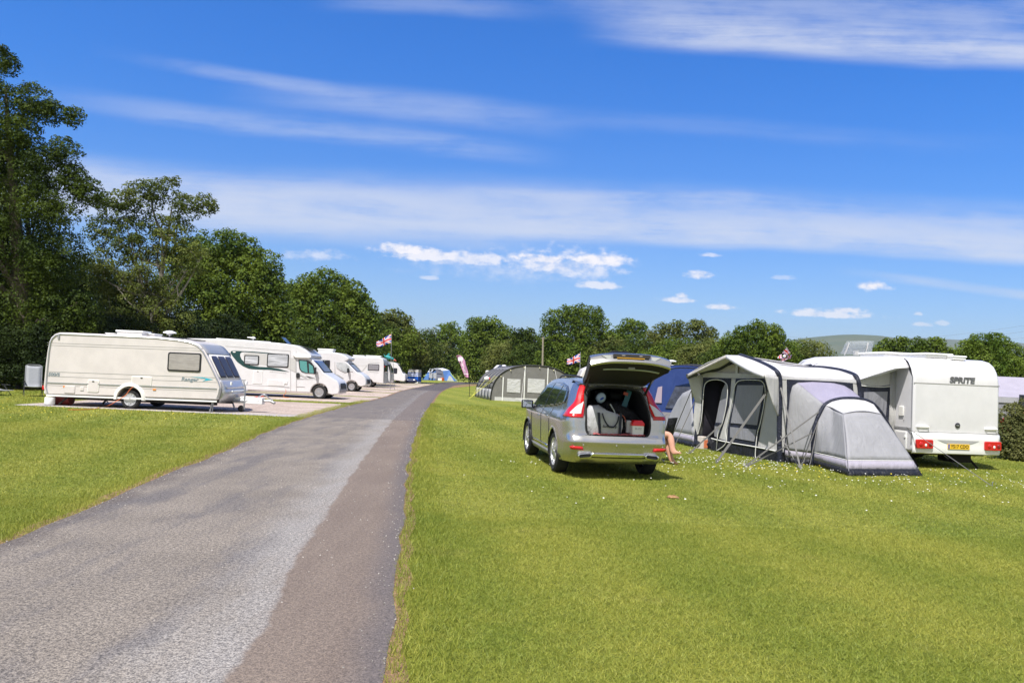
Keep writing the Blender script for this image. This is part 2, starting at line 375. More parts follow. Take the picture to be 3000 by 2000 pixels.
for i, (y0, y1, xl) in enumerate([(25.35, 35.3, -16.0), (37.0, 44.6, -17.5), (45.6, 53.4, -19), (54.4, 60.6, -19), (61.6, 71, -20), (72, 83, -21), (84.6, 92, -22), (94, 101, -22)]):
    n = 26; rr = random.Random(i); lo = []; hi = []
    for k in range(n + 1):
        t = k / n; x0 = xl; xr0 = road_x(y0 if i else 27.5) + .1; xr1 = road_x(y1) + .1
        ya = y0 + rr.uniform(-.07, .07); yb = y1 + rr.uniform(-.08, .08)
        if i == 0: ya += t * .15
        lo.append((x0 + (xr0 - x0) * t, ya, .004)); hi.append((x0 + (xr1 - x0) * t, yb, .004))
    mb = MB(); mb.grid([lo, hi]); tag(mb.build('gravel_pitch', gv), kind='structure'); pitch_polys.append([p[:2] for p in lo] + [p[:2] for p in reversed(hi)])

# hills
hm = bpy.data.materials.new('hillside'); hm.use_nodes = True; P = N(hm.node_tree); b = hm.node_tree.nodes['Principled BSDF']
pos = P.n('ShaderNodeNewGeometry').outputs['Position']; hx, hy, hz = P.sep(pos)
c = P.mix(P.ss(P.noise(pos, .004, 5, .6), .35, .65), (.060, .085, .035), (.085, .10, .05))
fld = P.n('ShaderNodeTexVoronoi'); fld.inputs['Scale'].default_value = .0035; P.put(fld.inputs['Vector'], P.map(pos, (1, .5, 2)))
fl = P.mix(P.ss(P.sep(fld.outputs[1])[0], .3, .7), (.085, .14, .03), (.14, .19, .05)); ve = P.n('ShaderNodeTexVoronoi'); ve.feature = 'DISTANCE_TO_EDGE'; ve.inputs['Scale'].default_value = .0035; P.put(ve.inputs['Vector'], P.map(pos, (1, .5, 2)))
fl = P.mix(P.ss(ve.outputs[0], .0, .05), (.03, .045, .02), fl)
c = P.mix(P.ss(hz, 70, 95), fl, c); P.put(b.inputs['Base Color'], c); b.inputs['Roughness'].default_value = .95
def ridge(name, pts, Y0, depth, base=-5, seed=3):
    crest = smooth_line([at(px, py, Y0) for px, py in pts], 10); rows = []; r = random.Random(seed); mb = MB()
    for k in range(15):
        t = k / 14; rows.append([(p.x, Y0 - depth * (1 - t), base + (p.z - base) * math.sin(t * math.pi / 2) ** 1.25 + (math.sin(p.x * .006 + k) * 5 + math.sin(p.x * .013 + k * 2) * 3) * math.sin(math.pi * t)) for p in crest])
    rows.append([(p.x, Y0 + 900, base) for p in crest]); mb.grid(rows); return tag(mb.build(name, hm, smooth=180), kind='structure')
ridge('hill', [(1850, 1100), (2000, 1062), (2180, 1020), (2300, 1000), (2345, 992), (2420, 984), (2460, 984), (2520, 992), (2580, 1008), (2640, 1022), (2720, 1045), (2900, 1090), (3100, 1140)], 3300, 1500)
ridge('hill', [(2250, 1090), (2500, 1030), (2560, 1004), (2620, 995), (2680, 990), (2800, 996), (3000, 1010), (3300, 1080)], 5200, 1200)
ridge('hill', [(300, 1060), (900, 1052), (1300, 1050), (1330, 1048), (1700, 1060), (2200, 1090)], 5200, 1200)

# ------------------------------------------------------------------ grass blades (short mown lawn)
bm_ = bpy.data.materials.new('grass_blades'); bm_.use_nodes = True; P = N(bm_.node_tree); b = bm_.node_tree.nodes['Principled BSDF']
geo = P.n('ShaderNodeNewGeometry'); c, flat = ground_color(P, geo.outputs['Position'])
rnd = geo.outputs['Random Per Island']
c = P.mix(P.ss(rnd, .0, 1.0, .15, 1), P.mix(1.0, c, (.85, .95, .8), 'MULTIPLY'), P.mix(1.0, c, (1.5, 1.36, 1.35), 'MULTIPLY'))
P.put(b.inputs['Base Color'], c); b.inputs['Roughness'].default_value = .55; b.inputs['Specular IOR Level'].default_value = .35
tr = P.n('ShaderNodeBsdfTranslucent'); P.put(tr.inputs[0], c); ms = P.n('ShaderNodeMixShader'); ms.inputs[0].default_value = .35
P.nt.links.new(b.outputs[0], ms.inputs[1]); P.nt.links.new(tr.outputs[0], ms.inputs[2]); P.nt.links.new(ms.outputs[0], P.nt.nodes['Material Output'].inputs[0])
def blades(n, y0, y1, h, w, jitter=.5, edge_only=False):
    if edge_only:
        E = [(p, s) for p in EL + ER for s in (0,)]; i = rng.integers(8, 215, n); side = rng.random(n) < .5
        ex = np.array([[p.x, p.y] for p in EL]); er = np.array([[p.x, p.y] for p in ER]); t = rng.random(n)[:, None]
        a = np.where(side[:, None], ex[i], er[i]) * (1 - t) + np.where(side[:, None], ex[i + 1], er[i + 1]) * t
        off = rng.random(n) ** 1.3 * .45 + .02; x = a[:, 0] + np.where(side, -off, off); y = a[:, 1]; keep = (y > y0) & (y < y1); x, y = x[keep], y[keep]
    else:
        y = np.sqrt(rng.random(n) * (y1 ** 2 - y0 ** 2) + y0 ** 2); x = (rng.random(n) * 2 - 1) * .78 * y; 
        kp = ~pip(x, y, road_poly)
        for q in pitch_polys: kp &= ~pip(x, y, q)
        x, y = x[kp], y[kp]
    n = len(x); a = rng.random(n) * 2 * np.pi; hh = h * (.5 + rng.random(n)) ; lean = jitter * hh * rng.random(n); la = rng.random(n) * 2 * np.pi
    sc = np.maximum(1, y / 9.0) if not edge_only else np.ones(n)
    ww = w * (.7 + .6 * rng.random(n)) * np.sqrt(sc)
    dx, dy = np.cos(a) * ww / 2, np.sin(a) * ww / 2
    V = np.empty((n, 3, 3), np.float32)
    V[:, 0] = np.stack([x - dx, y - dy, np.zeros(n)], 1); V[:, 1] = np.stack([x + dx, y + dy, np.zeros(n)], 1); V[:, 2] = np.stack([x + np.cos(la) * lean, y + np.sin(la) * lean, hh], 1)
    return V.reshape(-1, 3)
VV = np.concatenate([blades(520000, 4.0, 9.5, .020, .0052, 2.0), blades(360000, 9.5, 20, .024, .008, 1.9), blades(150000, 20, 40, .032, .016, 1.4), blades(90000, 3, 40, .06, .007, .9, True)])
me = fast_mesh('grass', VV, np.arange(len(VV)).reshape(-1, 3), bm_, 3); go = bpy.data.objects.new('grass', me); col.objects.link(go); tag(go, 'short mown green grass blades of the camping field', 'grass', kind='stuff')
# daisies and buttercups
dm = mat('daisy', (.62, .62, .56), .6); bm2 = mat('buttercup', (.8, .6, .03), .5)
def flowers(name, spots, material, r, label, cat):
    V = []; F = []
    for x, y in spots:
        k = len(V); z = .045 + random.random() * .02; rr = r * (.7 + .6 * random.random()); tl = random.uniform(-.3, .3)
        V.append((x, y, z + .004))
        for j in range(6): V.append((x + rr * math.cos(j * 1.047), y + rr * math.sin(j * 1.047), z + rr * tl * math.sin(j * 1.047) - rr * .35 * abs(math.sin(j * 1.047))))
        F += [(k, k + 1 + j, k + 1 + (j + 1) % 6) for j in range(6)]
    return tag(MB().add(V, F).build(name, material), label, cat, kind='stuff')
random.seed(4)
def scatter(c, sx, sy, n): return [(random.gauss(c.x, sx), random.gauss(c.y, sy)) for _ in range(n)]
sp_ = []
for (a, q, sx, sy, n) in ((2120, 1352, 1.0, .9, 120), (2230, 1372, .9, .5, 60), (2060, 1352, .9, 1.2, 90), (2790, 1420, 1.6, 1.0, 90), (2880, 1395, 1.5, .9, 60), (1545, 1355, .7, .8, 14), (2000, 1400, 2, 1.5, 24), (1640, 1460, .4, .3, 5), (2500, 1420, 2, .8, 30)): sp_ += scatter(G(a, q), sx, sy, n)
flowers('daisies', sp_, dm, .0135, 'tiny white daisies scattered in the lawn round the awning', 'daisies')
sp_ = []
for (a, q, sx, sy, n) in ((2330, 1380, 1.2, .6, 40), (2650, 1398, .8, .5, 25), (250, 1180, 4, 3, 160), (100, 1200, 3, 3, 120), (500, 1215, 3, .8, 30), (1300, 1200, 2, 4, 30)): sp_ += scatter(G(a, q), sx, sy, n)
sp_ = [q for q in sp_ if not any(pip(np.array([q[0]]), np.array([q[1]]), pp)[0] for pp in pitch_polys + [road_poly])]
flowers('buttercups', sp_, bm2, .014, 'tiny yellow buttercups dotted over the lawn', 'buttercups')
# soil clod
p = G(1972, 1459); mb = MB(); mb.ell((0, 0, .01), (.10, .06, .035), 10, 6)
rr = random.Random(2); mb.v = [(x + rr.uniform(-.012, .012), y + rr.uniform(-.012, .012), max(0, z + rr.uniform(-.01, .012))) for x, y, z in mb.v]
tag(mb.build('clod', mat('orange_soil', (.34, .19, .09), .95, nz=.4, nzs=40), loc=p), 'small orange brown clod of earth on the lawn near the silver car', 'clod')

# loose chippings along the road edges and in the worn strip
r = random.Random(12); V = []; F = []
for _ in range(5200):
    i = r.randint(20, 190); which = r.random(); t = r.random()
    base = (EL[i].lerp(EL[i + 1], t) + Vector((abs(r.gauss(0, .14)), 0, 0))) if which < .3 else (ER[i].lerp(ER[i + 1], t) - Vector((abs(r.gauss(0, .12)), 0, 0))) if which < .5 else EM[i].lerp(EM[i + 1], t) + Vector((r.gauss(-.35, .5), 0, 0))
    if base.y > 34: continue
    s_ = r.uniform(.003, .009) * (1 + base.y * .03); k = len(V); a = r.random() * 6
    for q in range(4): V.append((base.x + s_ * math.cos(a + q * 1.57) * r.uniform(.7, 1.3), base.y + s_ * math.sin(a + q * 1.57) * r.uniform(.7, 1.3), .013))
    V.append((base.x, base.y, .014 + s_ * 1.1)); F += [(k + q, k + (q + 1) % 4, k + 4) for q in range(4)]
tag(MB().add(V, F).build('chippings', mat('stone_chips', (.36, .33, .30), .9, nz=.6, nzs=60)), 'loose pale stone chippings lying on the tarmac', 'gravel', kind='stuff')
# ================================================================== TREES
def leaf_mat(name, dark, light, tl=.35, seed=0.):
    m_ = bpy.data.materials.new(name); m_.use_nodes = True; P = N(m_.node_tree); b = m_.node_tree.nodes['Principled BSDF']
    g = P.n('ShaderNodeNewGeometry'); big = P.noise(g.outputs['Position'], .55, 3, .6); r_ = g.outputs['Random Per Island']
    f = P.add(P.mul(P.ss(big, .35, .65), .55), P.mul(r_, .45)); c = P.mix(f, dark, light)
    P.put(b.inputs['Base Color'], c); b.inputs['Roughness'].default_value = .55; b.inputs['Specular IOR Level'].default_value = .1
    t_ = P.n('ShaderNodeBsdfTranslucent'); P.put(t_.inputs[0], P.mix(1.0, c, (1.3, 1.25, .6), 'MULTIPLY')); ms = P.n('ShaderNodeMixShader'); ms.inputs[0].default_value = tl
    P.nt.links.new(b.outputs[0], ms.inputs[1]); P.nt.links.new(t_.outputs[0], ms.inputs[2]); P.nt.links.new(ms.outputs[0], P.nt.nodes['Material Output'].inputs[0]); return m_
LM = {'deep': leaf_mat('leaf_painted_shade', (.010, .020, .006), (.034, .052, .011), .12), 'ash': leaf_mat('leaf_ash', (.034, .062, .012), (.190, .215, .050), .28), 'dark': leaf_mat('leaf_dark', (.011, .026, .005), (.092, .130, .017), .2), 'mid': leaf_mat('leaf_mid', (.026, .060, .009), (.165, .220, .030), .28), 'fresh': leaf_mat('leaf_fresh', (.05, .10, .014), (.17, .225, .035), .32),  # the deep leaf carries the shade under the trees in its colour
      'olive': leaf_mat('leaf_olive', (.058, .085, .018), (.175, .19, .05), .3), 'hedge': leaf_mat('leaf_hedge', (.045, .062, .018), (.19, .19, .07), .25), 'blossom': leaf_mat('leaf_blossom', (.30, .27, .14), (.62, .56, .36), .2)}
bark = mat('bark', (.13, .105, .08), .9, nz=.4, nzs=6, stretch=(3, 3, .6), bump=.6, bumps=14)
bark_pale = mat('bark_pale', (.25, .23, .19), .85, nz=.35, nzs=6, stretch=(3, 3, .6))
def fib(n, r):
    i = np.arange(n) + .5; ph = np.arccos(1 - 2 * i / n); th = np.pi * (1 + 5 ** .5) * i + r.random() * 6
    return np.stack([np.cos(th) * np.sin(ph), np.sin(th) * np.sin(ph), np.cos(ph)], 1)
def leaves(centers, radii, size, cover, r, squash=.8):
    """leaf sprays spread in shells round clump centres"""
    cover = cover * 1.45; C = np.asarray(centers); Rr = np.asarray(radii); n = np.maximum(8, (cover * 4 * np.pi * Rr ** 2 / size ** 2)).astype(int); idx = np.repeat(np.arange(len(C)), n); N_ = len(idx)
    d = r.normal(size=(N_, 3)); d /= np.linalg.norm(d, axis=1)[:, None]
    rj = r.random(N_); low = d[:, 2] < -.35; flipm = low & (r.random(N_) < .55); d[flipm, 2] *= -1
    rad = Rr[idx] * (.55 + .5 * r.random(N_) ** .6) * (1 + .16 * np.sin(d[:, 0] * 5 + idx) * np.cos(d[:, 1] * 6 + idx * 2))
    P0 = C[idx] + d * rad[:, None] * np.array([1, 1, squash])
    nrm = d * 1.0 + r.normal(size=(N_, 3)) * .42 + np.array([0, 0, .25]); nrm /= np.linalg.norm(nrm, axis=1)[:, None]
    t = np.cross(nrm, r.normal(size=(N_, 3))); t /= np.linalg.norm(t, axis=1)[:, None] + 1e-9; s_ = np.cross(nrm, t)
    L = size * (.55 + .7 * r.random(N_))[:, None]; Wd = L * (.45 + .2 * r.random(N_))[:, None]
    V = np.stack([P0 - t * L * .5, P0 + s_ * Wd * .5 + t * L * .05 - nrm * L * .08, P0 + t * L * .5, P0 - s_ * Wd * .5 + t * L * .05 - nrm * L * .08], 1)
    return V.reshape(-1, 3)
def make_tree(name, label, cat, blobs, Y, mt='mid', size=None, cover=.95, sub=1.0, trunk=True, base=None, clump=.36, group=None, limbs=9, tr=.22, barkm=None, zmin=.25, seed=None, depth=.9, fill=.5, twigs=0):
    """blobs = (px, py, radius px) describing the crown seen at distance Y"""
    seed = seed if seed is not None else int(abs(blobs[0][0] * 7 + Y)); r = np.random.default_rng(seed); size = size or max(.105, .0030 * Y)
    cs = []; rs = []; big = []
    for b_ in blobs:
        px, py, rp = b_[:3]; dy = b_[3] if len(b_) > 3 else 0; yb = Y + dy; c_ = at(px, py, yb); Rb = rp * yb / FPX; big.append((c_, Rb)); nsub = max(7, int(sub * 26)); dirs = fib(nsub, r)
        dirs = dirs[dirs[:, 1] < .75]
        for d in dirs:
            k = clump * (.65 + .7 * r.random()); rr_ = Rb * k; q = np.array(c_) + d * (Rb - rr_ * .75) * np.array([1, depth, 1]) * (.9 + .22 * r.random())
            if q[2] - rr_ * .5 < zmin: q[2] = zmin + rr_ * .5
            cs.append(q); rs.append(rr_)
        for _ in range(int(nsub * fill)):
            d = r.normal(size=3); d /= np.linalg.norm(d); q = np.array(c_) + d * Rb * .5 * r.random(); q[2] = max(q[2], zmin + Rb * .2); cs.append(q); rs.append(Rb * .33)
    V = leaves(cs, rs, size, cover, r); V = V.reshape(-1, 4, 3); V = V[V[:, :, 2].min(1) > .03]; V = V.reshape(-1, 3)
    cx = np.mean([c_.x for c_, _ in big]); B = base if base is not None else Vector((cx, Y + .3, 0)); root = empty(name, B, 0, label, cat, group)
    V = V - np.array(B, dtype=np.float32); me = fast_mesh('crown', V, np.arange(len(V)).reshape(-1, 4), LM[mt]); o = bpy.data.objects.new('crown', me); col.objects.link(o); o.parent = root
    if trunk:
        mb = MB(off=B); rnd_ = random.Random(seed); topc = Vector(max(big, key=lambda q: q[0].z)[0]); fork = B.lerp(Vector((topc.x, topc.y, topc.z)), .42)
        mb.tube(smooth_line([B + Vector((0, 0, -.1)), B.lerp(fork, .5) + Vector((rnd_.uniform(-.15, .15), 0, 0)), fork, fork.lerp(topc, .45), fork.lerp(topc, .82)]), [tr * (1.25 - 1.15 * i / 24) for i in range(25)], 8)
        order = sorted(range(len(cs)), key=lambda i: -rs[i] * rnd_.random())[:limbs]
        for i in order:
            e = Vector(cs[i]); t = rnd_.uniform(.3, .9); s = B.lerp(topc, min(.8, t * min(.9, e.z / max(.1, topc.z))))
            mid = s.lerp(e, .5) + Vector((rnd_.uniform(-.3, .3), rnd_.uniform(-.2, .2), -.25 * (e - s).length * .3)); L_ = smooth_line([s, mid, e], 4); mb.tube(L_, [tr * (.5 - .42 * k / 8) for k in range(9)], 5)
            for _ in range(twigs):
                s2 = L_[rnd_.randint(4, 8)]; e2 = s2 + Vector((rnd_.uniform(-1, 1), rnd_.uniform(-.6, .6), rnd_.uniform(.1, 1.3))) * rs[i] * 1.5; mb.tube(smooth_line([s2, s2.lerp(e2, .5) + Vector((0, 0, .12)), e2], 3), [tr * (.16 - .13 * k / 6) for k in range(7)], 4)
        mb.build('trunk', barkm or bark, root, smooth=60)
    return root
GL = 'tall trees standing behind the row of caravans'; GF = 'trees along the far edge of the field'; GR = 'trees standing behind the white caravan on the right'
# --- left side, near to far
make_tree('oak_tree', 'tallest dark oak at the left edge, its crown reaching highest in the sky', 'tree', [(-60, 330, 130), (20, 190, 42, 1), (8, 150, 20), (95, 300, 62), (150, 330, 45), (215, 345, 36), (60, 400, 70), (-20, 520, 150, 1), (185, 450, 55), (120, 500, 75), (215, 520, 45), (-10, 680, 160, 1), (150, 600, 95), (255, 560, 45), (290, 590, 28), (10, 850, 170, 1.5), (160, 760, 100, .5), (40, 1010, 150, 1.5), (190, 930, 110, 1)], 36, 'dark', .12, .76, sub=1.1, tr=.42, limbs=26, base=Vector((-22.6, 37.0, 0)), clump=.34, fill=.35)
make_tree('ash_tree', 'loose grey green ash with bare twigs and sky showing through its thin crown', 'tree', [(350, 610, 62), (420, 580, 62), (480, 560, 45), (515, 530, 16), (545, 610, 50), (600, 600, 36), (625, 612, 18), (300, 680, 55), (400, 700, 75), (500, 690, 70), (330, 800, 85), (450, 820, 95), (560, 760, 60), (360, 920, 90), (480, 950, 90)], 43, 'ash', .14, .85, sub=.85, tr=.22, limbs=40, barkm=bark_pale, clump=.30, fill=.25, twigs=4, base=Vector((-20.0, 43.2, 0)))
make_tree('round_tree', 'rounded dense tree right of the thin ash, above the motorhome', 'tree', [(640, 760, 95), (700, 745, 72), (760, 800, 75), (800, 850, 52), (580, 850, 120), (700, 880, 125), (800, 930, 70), (560, 760, 70), (640, 990, 110), (780, 1000, 90)], 55, 'mid', .22, .8, sub=1.2, clump=.32, tr=.35)
make_tree('round_tree', 'broad domed tree with a yellowish foot between the dense tree and the union flag', 'tree', [(960, 850, 68), (900, 860, 60), (1020, 870, 60), (1060, 910, 48), (880, 920, 75), (990, 930, 100), (1070, 960, 55), (900, 1000, 80), (1030, 1010, 85), (860, 860, 35)], 72, 'mid', .28, .85, sub=1.2, clump=.32, tr=.35, seed=21)
make_tree('hawthorn', 'uneven grey green tree directly behind the union flag on its pole', 'tree', [(1150, 940, 42), (1120, 950, 40), (1190, 945, 25), (1180, 985, 45), (1130, 1000, 55), (1205, 1010, 40), (1225, 1040, 42)], 95, 'olive', .36, .8, tr=.22, clump=.33)
make_tree('elder_bush', 'bush in cream blossom behind the last caravans of the row', 'bush', [(1150, 1045, 22), (1178, 1058, 26), (1200, 1075, 24), (1150, 1075, 25)], 100, 'hedge', .33, .9, trunk=False)
mb_ = make_tree('elder_blossom', 'cream flower heads on the bush behind the last caravans', 'blossom', [(1150, 1042, 15), (1172, 1052, 16)], 98, 'blossom', .26, .3, trunk=False, fill=0)
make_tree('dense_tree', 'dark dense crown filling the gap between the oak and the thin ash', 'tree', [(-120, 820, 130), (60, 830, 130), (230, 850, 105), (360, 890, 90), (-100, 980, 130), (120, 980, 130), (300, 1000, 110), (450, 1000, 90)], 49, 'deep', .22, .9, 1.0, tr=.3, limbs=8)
make_tree('dense_tree', 'dense dark tree outside the left edge of the view', 'tree', [(-420, 700, 190), (-300, 850, 190), (-560, 860, 200), (-420, 980, 190)], 38, 'dark', .22, .8, 1.0, tr=.4, limbs=10)
# --- undergrowth below the left row
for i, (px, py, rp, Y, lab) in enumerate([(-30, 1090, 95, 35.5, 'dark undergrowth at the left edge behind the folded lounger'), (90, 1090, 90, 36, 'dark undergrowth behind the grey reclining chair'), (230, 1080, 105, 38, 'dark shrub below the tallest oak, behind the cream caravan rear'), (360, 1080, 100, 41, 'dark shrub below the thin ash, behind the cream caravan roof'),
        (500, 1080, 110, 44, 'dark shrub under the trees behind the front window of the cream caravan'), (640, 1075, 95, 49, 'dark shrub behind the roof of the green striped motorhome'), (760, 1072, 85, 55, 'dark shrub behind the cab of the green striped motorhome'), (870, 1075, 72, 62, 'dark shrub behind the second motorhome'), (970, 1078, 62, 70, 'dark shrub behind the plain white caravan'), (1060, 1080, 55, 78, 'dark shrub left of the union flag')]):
    make_tree('shrub', lab, 'shrub', [(px, py, rp), (px + 30, py - rp * .9, rp * .75), (px - 35, py - rp * .8, rp * .7)], Y, 'deep' if i < 7 else 'dark', None, .85, .8, trunk=False, clump=.4, fill=.6)  # nearest shrubs get the leaf colour with tree shade painted in
# --- far row, left to right
F_ = [('slender_tree', 'thin pale tree with bare stems left of the pink feather flag', [(1265, 985, 26), (1290, 1010, 32), (1255, 1030, 32)], 150, 'olive', .4), ('round_tree', 'small bright green tree above the feather flag, lower than its right neighbour', [(1300, 970, 28), (1325, 965, 25), (1345, 990, 30), (1310, 1000, 34)], 150, 'fresh', .7),
      ('round_tree', 'domed tree right of the pink feather flag', [(1395, 960, 34), (1440, 955, 34), (1420, 990, 52), (1475, 985, 38), (1380, 1010, 42), (1460, 1030, 45), (1500, 1010, 30)], 112, 'mid', .85),
      ('shrubby_tree', 'low dark tree behind the wooden pole, left of the tallest far tree', [(1520, 985, 26), (1550, 980, 22), (1530, 1020, 40), (1570, 1010, 34)], 100, 'dark', .85),
      ('oak_tree', 'tallest tree of the far row, right behind the wooden pole', [(1620, 945, 42), (1660, 920, 30), (1700, 915, 30), (1740, 925, 32), (1690, 950, 48), (1750, 955, 38), (1620, 990, 48), (1710, 1000, 58), (1776, 985, 28), (1650, 1030, 45)], 95, 'mid', .72),
      ('round_tree', 'small rounded tree above the open car tailgate', [(1840, 955, 26), (1870, 965, 28), (1820, 985, 34), (1790, 1010, 40), (1850, 1020, 50)], 98, 'fresh', .85), ('round_tree', 'wide olive tree right of the open tailgate', [(1940, 975, 32), (1985, 965, 32), (2040, 965, 34), (2080, 980, 26), (1920, 1010, 40), (1990, 1020, 50), (2060, 1020, 45), (1905, 985, 18)], 92, 'olive', .8),
      ('round_tree', 'broad domed tree rising behind the peak of the grey awning', [(2180, 985, 36), (2220, 970, 36), (2265, 985, 38), (2150, 1010, 42), (2230, 1030, 60), (2300, 1030, 40), (2330, 1055, 26), (2120, 1030, 36), (2290, 990, 10)], 78, 'mid', .85)]
for nm, lab, bl, Y, mt, cov in F_: make_tree(nm, lab, 'tree', bl, Y, mt, None, cov, .9, tr=.28, limbs=12, clump=.36)
for i, (px, Y, lab) in enumerate([(1130, 104, 'low bushes right of the union flag pole foot'), (1250, 158, 'low bushes directly behind the small blue tent, left half'), (1330, 158, 'low bushes directly behind the small blue tent, right half'), (1420, 122, 'low bushes behind the foot of the feather flag'), (1500, 112, 'dark low bushes behind the left end of the grey tunnel tent'), (1580, 108, 'dark low bushes behind the top of the grey tunnel tent'), (1660, 105, 'low bushes behind the union flag beside the car'), (1750, 105, 'low bushes hidden behind the open tailgate'), (1850, 103, 'low bushes behind the right end of the tailgate'), (1950, 100, 'low bushes behind the satellite dish'), (2050, 98, 'low bushes left of the awning peak'), (2150, 92, 'low bushes behind the awning peak'), (2250, 92, 'low bushes behind the flower windmill'), (2340, 92, 'low bushes at the foot of the hill, left of the raised roof hatch'), (1190, 110, 'low bushes above the blue windbreak')]):
    rp = 4.6 * FPX / Y; hy = 1093 + (px - 1500) * .0437; make_tree('shrub', lab, 'shrub', [(px, hy + 8 - rp * .3, rp * .8), (px - 30, hy - rp * .3, rp * .7), (px + 35, hy - rp * .5, rp * .75)], Y - 10, ('mid', 'olive', 'dark')[i % 3], None, .85, .7, trunk=False, clump=.4)
# --- right
for lab, bl, Y, mt in [('low rounded tree behind the left part of the caravan roof vents', [(2600, 1020, 30), (2640, 1010, 28), (2575, 1050, 40), (2640, 1060, 45)], 60, 'mid'), ('middle tree behind the SPRITE caravan roof, lower than its right neighbour', [(2690, 1015, 30), (2740, 1015, 32), (2700, 1060, 50), (2780, 1060, 50)], 58, 'mid'),
        ('largest domed tree at the right edge, above the SPRITE caravan', [(2880, 1020, 50), (2920, 1010, 40), (2840, 1030, 40), (2960, 1050, 50), (2900, 1090, 85), (3000, 1080, 45), (3030, 1130, 60), (2960, 1170, 70), (2850, 1130, 50)], 50, 'fresh')]:
    make_tree('round_tree', lab, 'tree', bl, Y, mt, None, .9, 1.1, tr=.25, limbs=12, clump=.34, group=GR)
make_tree('round_tree', 'rounded tree outside the right edge of the view', 'tree', [(3180, 1040, 90), (3300, 1060, 90), (3420, 1060, 80), (3240, 1120, 90), (3380, 1140, 90)], 52, 'mid', .28, .85, 1.0, tr=.25, limbs=8, group=GR)
make_tree('hedge', 'pale variegated hedge right of the SPRITE caravan', 'hedge', [(2960, 1235, 55), (3010, 1225, 60), (2950, 1300, 55, -.3), (3010, 1310, 65, -.6), (3060, 1280, 80), (2990, 1345, 36, -.8)], 21.5, 'hedge', .075, .85, 1.3, trunk=False, clump=.28, zmin=.05)

print('QUADS', sum(len(m.polygons) for m in bpy.data.meshes))
# ================================================================== SHARED MATERIALS
white = mat('white_panel', (.655, .645, .655), .32, coat=.3, nz=.05, nzs=2.5); cream = mat('cream_panel', (.66, .61, .595), .38, coat=.2, nz=.06, nzs=2.0); white_pl = mat('white_plastic', (.80, .80, .78), .4)
cream_pl = mat('cream_plastic', (.78, .76, .71), .4); black_pl = mat('black_plastic', (.018, .018, .020), .5); grey_pl = mat('grey_plastic', (.30, .30, .31), .5); rubber = mat('tyre_rubber', (.022, .022, .023), .85, nz=.3, nzs=20)
glass_d = mat('dark_glass', (.026, .028, .036), .08, spec=.5, coat=.25); glass_g = mat('greenish_glass', (.10, .30, .28), .08, spec=.7, coat=.5); alu = mat('aluminium', (.62, .62, .63), .35, metal=.85); alloy = mat('alloy', (.60, .60, .62), .3, metal=.8)
red_l = mat('red_lens', (.55, .012, .015), .15, coat=.6); amber = mat('amber_lens', (.85, .25, .02), .25); steel = mat('galvanised', (.40, .41, .42), .45, metal=.7, nz=.2, nzs=20); silver_pl = mat('silver_grey_panel', (.42, .42, .43), .35, metal=.3)
blind = mat('blind', (.36, .33, .31), .3, coat=.8, nz=.15, nzs=4, stretch=(1, 1, 5)); line_g = mat('groove_grey', (.40, .39, .38), .6); dgreen = mat('dark_green_vinyl', (.012, .050, .048), .25, coat=.4); lgrey = mat('light_grey_vinyl', (.50, .49, .475), .35)
teal = mat('teal_vinyl', (.03, .42, .55), .35); txtgrey = mat('grey_lettering', (.22, .27, .30), .4); under = mat('underbody', (.030, .026, .025), .9); orange_c = mat('orange_cable', (.70, .17, .05), .5); chrome = mat('chrome', (.75, .75, .76), .12, metal=1)
def wheel(parent, c, r_, w, side, rimr=.62, spokes=9, rim_m=None, hub=black_pl):
    """tyre with rim; axle along y; side = -1 outer face looks to -y"""
    cx, cy, cz = c; fn = lambda a, b_, h: (cx + a, cy + h * side, cz + b_); ri = r_ * rimr; h = w / 2
    mb = MB(); mb.lathe([(ri, -h * .8), (r_ * .88, -h), (r_ * .97, -h * .8), (r_, -h * .45), (r_, h * .45), (r_ * .97, h * .8), (r_ * .86, h), (ri * 1.04, h * .86), (ri, h * .7)], fn, 32, closed=True)
    wh = mb.build('wheel', rubber, parent, smooth=40)
    mb = MB(); mb.lathe([(ri * 1.03, h * .62), (ri * 1.02, h * .92), (ri * .93, h * .86), (ri * .90, h * .55), (ri * .88, -h * .3), (.02, -h * .3)], fn, 28)
    mb.lathe([(ri * .20, h * .3), (ri * .20, h * .86), (ri * .12, h * .93), (.004, h * .93)], fn, 14)
    for k in range(spokes):
        a = 2 * math.pi * k / spokes; d = Vector((math.cos(a), 0, math.sin(a))); n_ = Vector((-math.sin(a), 0, math.cos(a))); p0 = Vector((cx, cy + side * h * .84, cz)) + d * ri * .12; p1 = Vector((cx, cy + side * h * .80, cz)) + d * ri * .95
        w0, w1 = ri * (.13 if spokes < 8 else .10), ri * (.17 if spokes < 8 else .15); t_ = Vector((0, -side * .02, 0))
        mb.loft([[p + n_ * q, p - n_ * q, p - n_ * q + t_, p + n_ * q + t_] for p, q in ((p0, w0), (p1, w1))])
    rm_ = mb.build('rim', rim_m or alloy, wh, smooth=35)
    mb = MB(); mb.lathe([(ri * .88, h * .02), (.01, h * .02)], fn, 24); mb.build('brake_disc', under, wh)
    return wh
